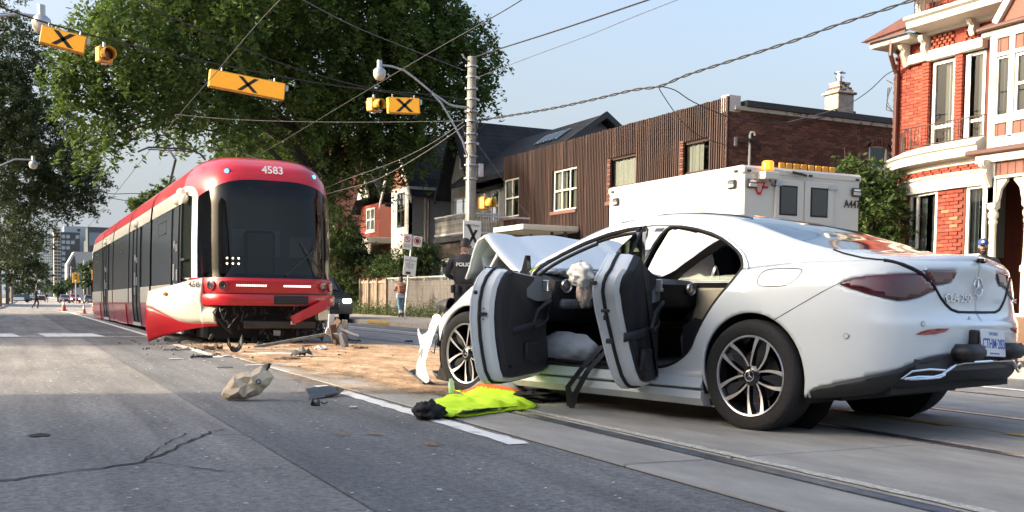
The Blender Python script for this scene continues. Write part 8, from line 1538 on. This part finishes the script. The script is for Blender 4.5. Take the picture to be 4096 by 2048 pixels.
tx_ = bpy.data.textures.new('crumple', 'CLOUDS'); tx_.noise_scale = .045; dm = o.modifiers.new('crumple', 'DISPLACE'); dm.texture = tx_; dm.strength = .009; dm.mid_level = .5
b = MB(); b.prism([_bx(q) for q in [(1552, 533), (1590, 548), (1572, 562), (1568, 590), (1532, 632), (1520, 615), (1535, 585)]], -.012, -.004, 'y').obj('bag_mouth', M_paperi, pb)
Mp = face_m(Vector((*_bx((1425, 760)), 0)).xzy+Vector((0, -.094, 0)), (1, 0, .62), (-.3, 0, 1)); MB().tube([(.021*cos(2*pi*k/20), .017*sin(2*pi*k/20), 0) for k in range(22)], .0016, 5).obj('print_ring', M_ink, pb).matrix_local = Mp
text('bag_print', 'Q', .040, M_ink, pb, Mp, .0008, bold=.001); Mq = face_m(Vector((*_bx((1350, 735)), 0)).xzy+Vector((0, -.094, 0)), (1, 0, .62), (-.3, 0, 1)); text('bag_print', '━━━━━━━━\n━━━━━━━', .011, M_ink, pb, Mq, .0005)
# black plastic panel
pn = thing('undertray_panel', 'torn black plastic undertray panel beside the white lane line', 'debris', (2.12, 7.55, .011), R(40), 'smashed car parts on the road'); b = MB(); b.grid([[(-.22, -.05, .0), (-.05, -.07, .004), (.14, -.06, .01), (.24, -.02, .02)], [(-.10, .04, .02), (-.02, .03, .03), (.14, .02, .045), (.25, .04, .05)], [(-.03, .12, .055), (.02, .11, .06), (.15, .10, .062), (.26, .09, .06)]]); b.obj('panel_sheet', mat('scuffed_black_panel', (.035, .038, .042), .42, var=.35, vs=8), pn, False, solid=.006); MB().tube([(-.05, -.08, .012), (.1, -.075, .02), (.25, -.03, .03), (.26, .04, .05)], .01, 6).obj('panel_lip', M_blk, pn)
# hi-vis jacket, glove, trousers
M_hiv = mat('hivis_yellow', (.52, .80, .015), .75, var=.05, vs=4, bump=.25, bs=18); M_hor = mat('hivis_orange', (.85, .16, .02), .7); M_hgr = mat('reflective_grey', (.30, .31, .31), .45)
def cloth(name, x0, x1, y0, y1, fn, mf, hfn, par, n=70):
    nx = n; ny = int(n*(y1-y0)/(x1-x0)); V = [[(x0+(x1-x0)*i/nx, y0+(y1-y0)*j/ny) for i in range(nx+1)] for j in range(ny+1)]; G_ = {}
    for j in range(ny):
        for i in range(nx):
            x, y = (V[j][i][0]+V[j+1][i+1][0])/2, (V[j][i][1]+V[j+1][i+1][1])/2
            if fn(x, y) > 0: k = mf(x, y); G_.setdefault(k, MB()).add([(u, v, hfn(u, v)) for u, v in (V[j][i], V[j][i+1], V[j+1][i+1], V[j+1][i])], [(0, 1, 2, 3)])
    return {k: q.obj(name if k == 0 else ['', 'orange_band', 'grey_band'][k], [M_hiv, M_hor, M_hgr][k], par, True, 80, solid=.006) for k, q in G_.items()}
hv = thing('hivis_jacket', 'crumpled fluorescent yellow jacket with orange and grey reflective bands by the front wheel', 'jacket', (2.9, 6.6, .016))
OUT = smooth_poly([(-.50, -.62), (-.38, -.74), (.0, -.52), (.28, -.42), (.42, -.30), (.50, .0), (.62, .30), (.86, .62), (.80, 1.0), (.52, 1.22), (.34, 1.12), (.28, .62), (.10, .32), (-.02, .50), (-.16, .22), (-.36, -.10)], 2)
def hfn(x, y):
    r, d = near(x, y, OUT); e = min(1, d/.10); v = .02+.07*abs(noise.noise((x*3.6, y*2.6, 1)))+.07*abs(noise.noise((x*8, y*5, 3)))+.022*noise.noise((x*18, y*12, 2)); v *= 1-.72*min(1, max(0, (y+.05)/.25)); v += .26*math.exp(-((x-.52)**2/.06+(y-.50)**2/.09))+.07*math.exp(-((x+.05)**2/.012+(y-.12)**2/.03))+.04*math.exp(-((x-.2)**2/.05+(y+.1)**2/.05)); return .004+e**.6*v*.62
def mf(x, y):
    if y > .02:
        q = math.hypot(x-.66, (y-.62)*.8)+.02*sin(x*11)
        if .16 < q < .20 or .33 < q < .375: return 1
        if .20 <= q <= .33: return 2
    return 0
OUT = [(u, v) for u, v in OUT]
cloth('jacket_shell', -.6, 1.0, -.8, 1.3, lambda x, y: 1 if inpoly(x, y, OUT) else -1, mf, hfn, hv, 110)
b = MB(); b.grid([[(x, y, .02+.035*abs(noise.noise((x*5, y*5, 9)))) for x, y in ((-.42+.16*t, -.78+.4*t*.6), (-.30+.5*t, -.70+.3*t))] for t in (0, .2, .4, .6, .8, 1)]); b.obj('jacket_lining', M_blackc, hv, True, solid=.004)
rag('collar_tag', (.02, .33, .10), .045, mat('pale_mint', (.55, .68, .55), .8), 4, 10, .5, .5, 1.2, .4, hv)
gl = rag('black_glove', (2.36, 5.95, .055), .085, M_blackc, 8, 20, 1.05, 1.1, .72, .4, None); tag(gl, 'balled up black glove at the near end of the yellow jacket', 'glove')
gl.location = (0, 0, 0)
tr = rag('dark_trousers', (3.52, 6.78, .035), .2, M_blackc, 14, 24, 1.1, 1.0, .24, .5, None); tag(tr, 'flattened dark trousers trailing under the sill behind the jacket', 'clothing')
bc = thing('jacket_sleeve', 'grey and orange banded sleeve end between jacket and dark trousers', 'sleeve', (3.42, 7.05, .02), R(-35)); MB().loft([[(x, .09*cos(a)*w_, .05+.05*sin(a)*w_) for a in [2*pi*k/12 for k in range(12)]] for x, w_ in ((-.12, .9), (-.07, 1.0))]).obj('orange_band', M_hor, bc, True); MB().loft([[(x, .09*cos(a)*w_, .05+.05*sin(a)*w_) for a in [2*pi*k/12 for k in range(12)]] for x, w_ in ((-.07, 1.0), (.06, 1.05))]).obj('grey_band', M_hgr, bc, True); MB().loft([[(x, .09*cos(a)*w_, .05+.05*sin(a)*w_) for a in [2*pi*k/12 for k in range(12)]] for x, w_ in ((.06, 1.05), (.12, 1.1))]).obj('orange_band', M_hor, bc, True)
# ================================================================ end of scene
SC.frame_set(1)
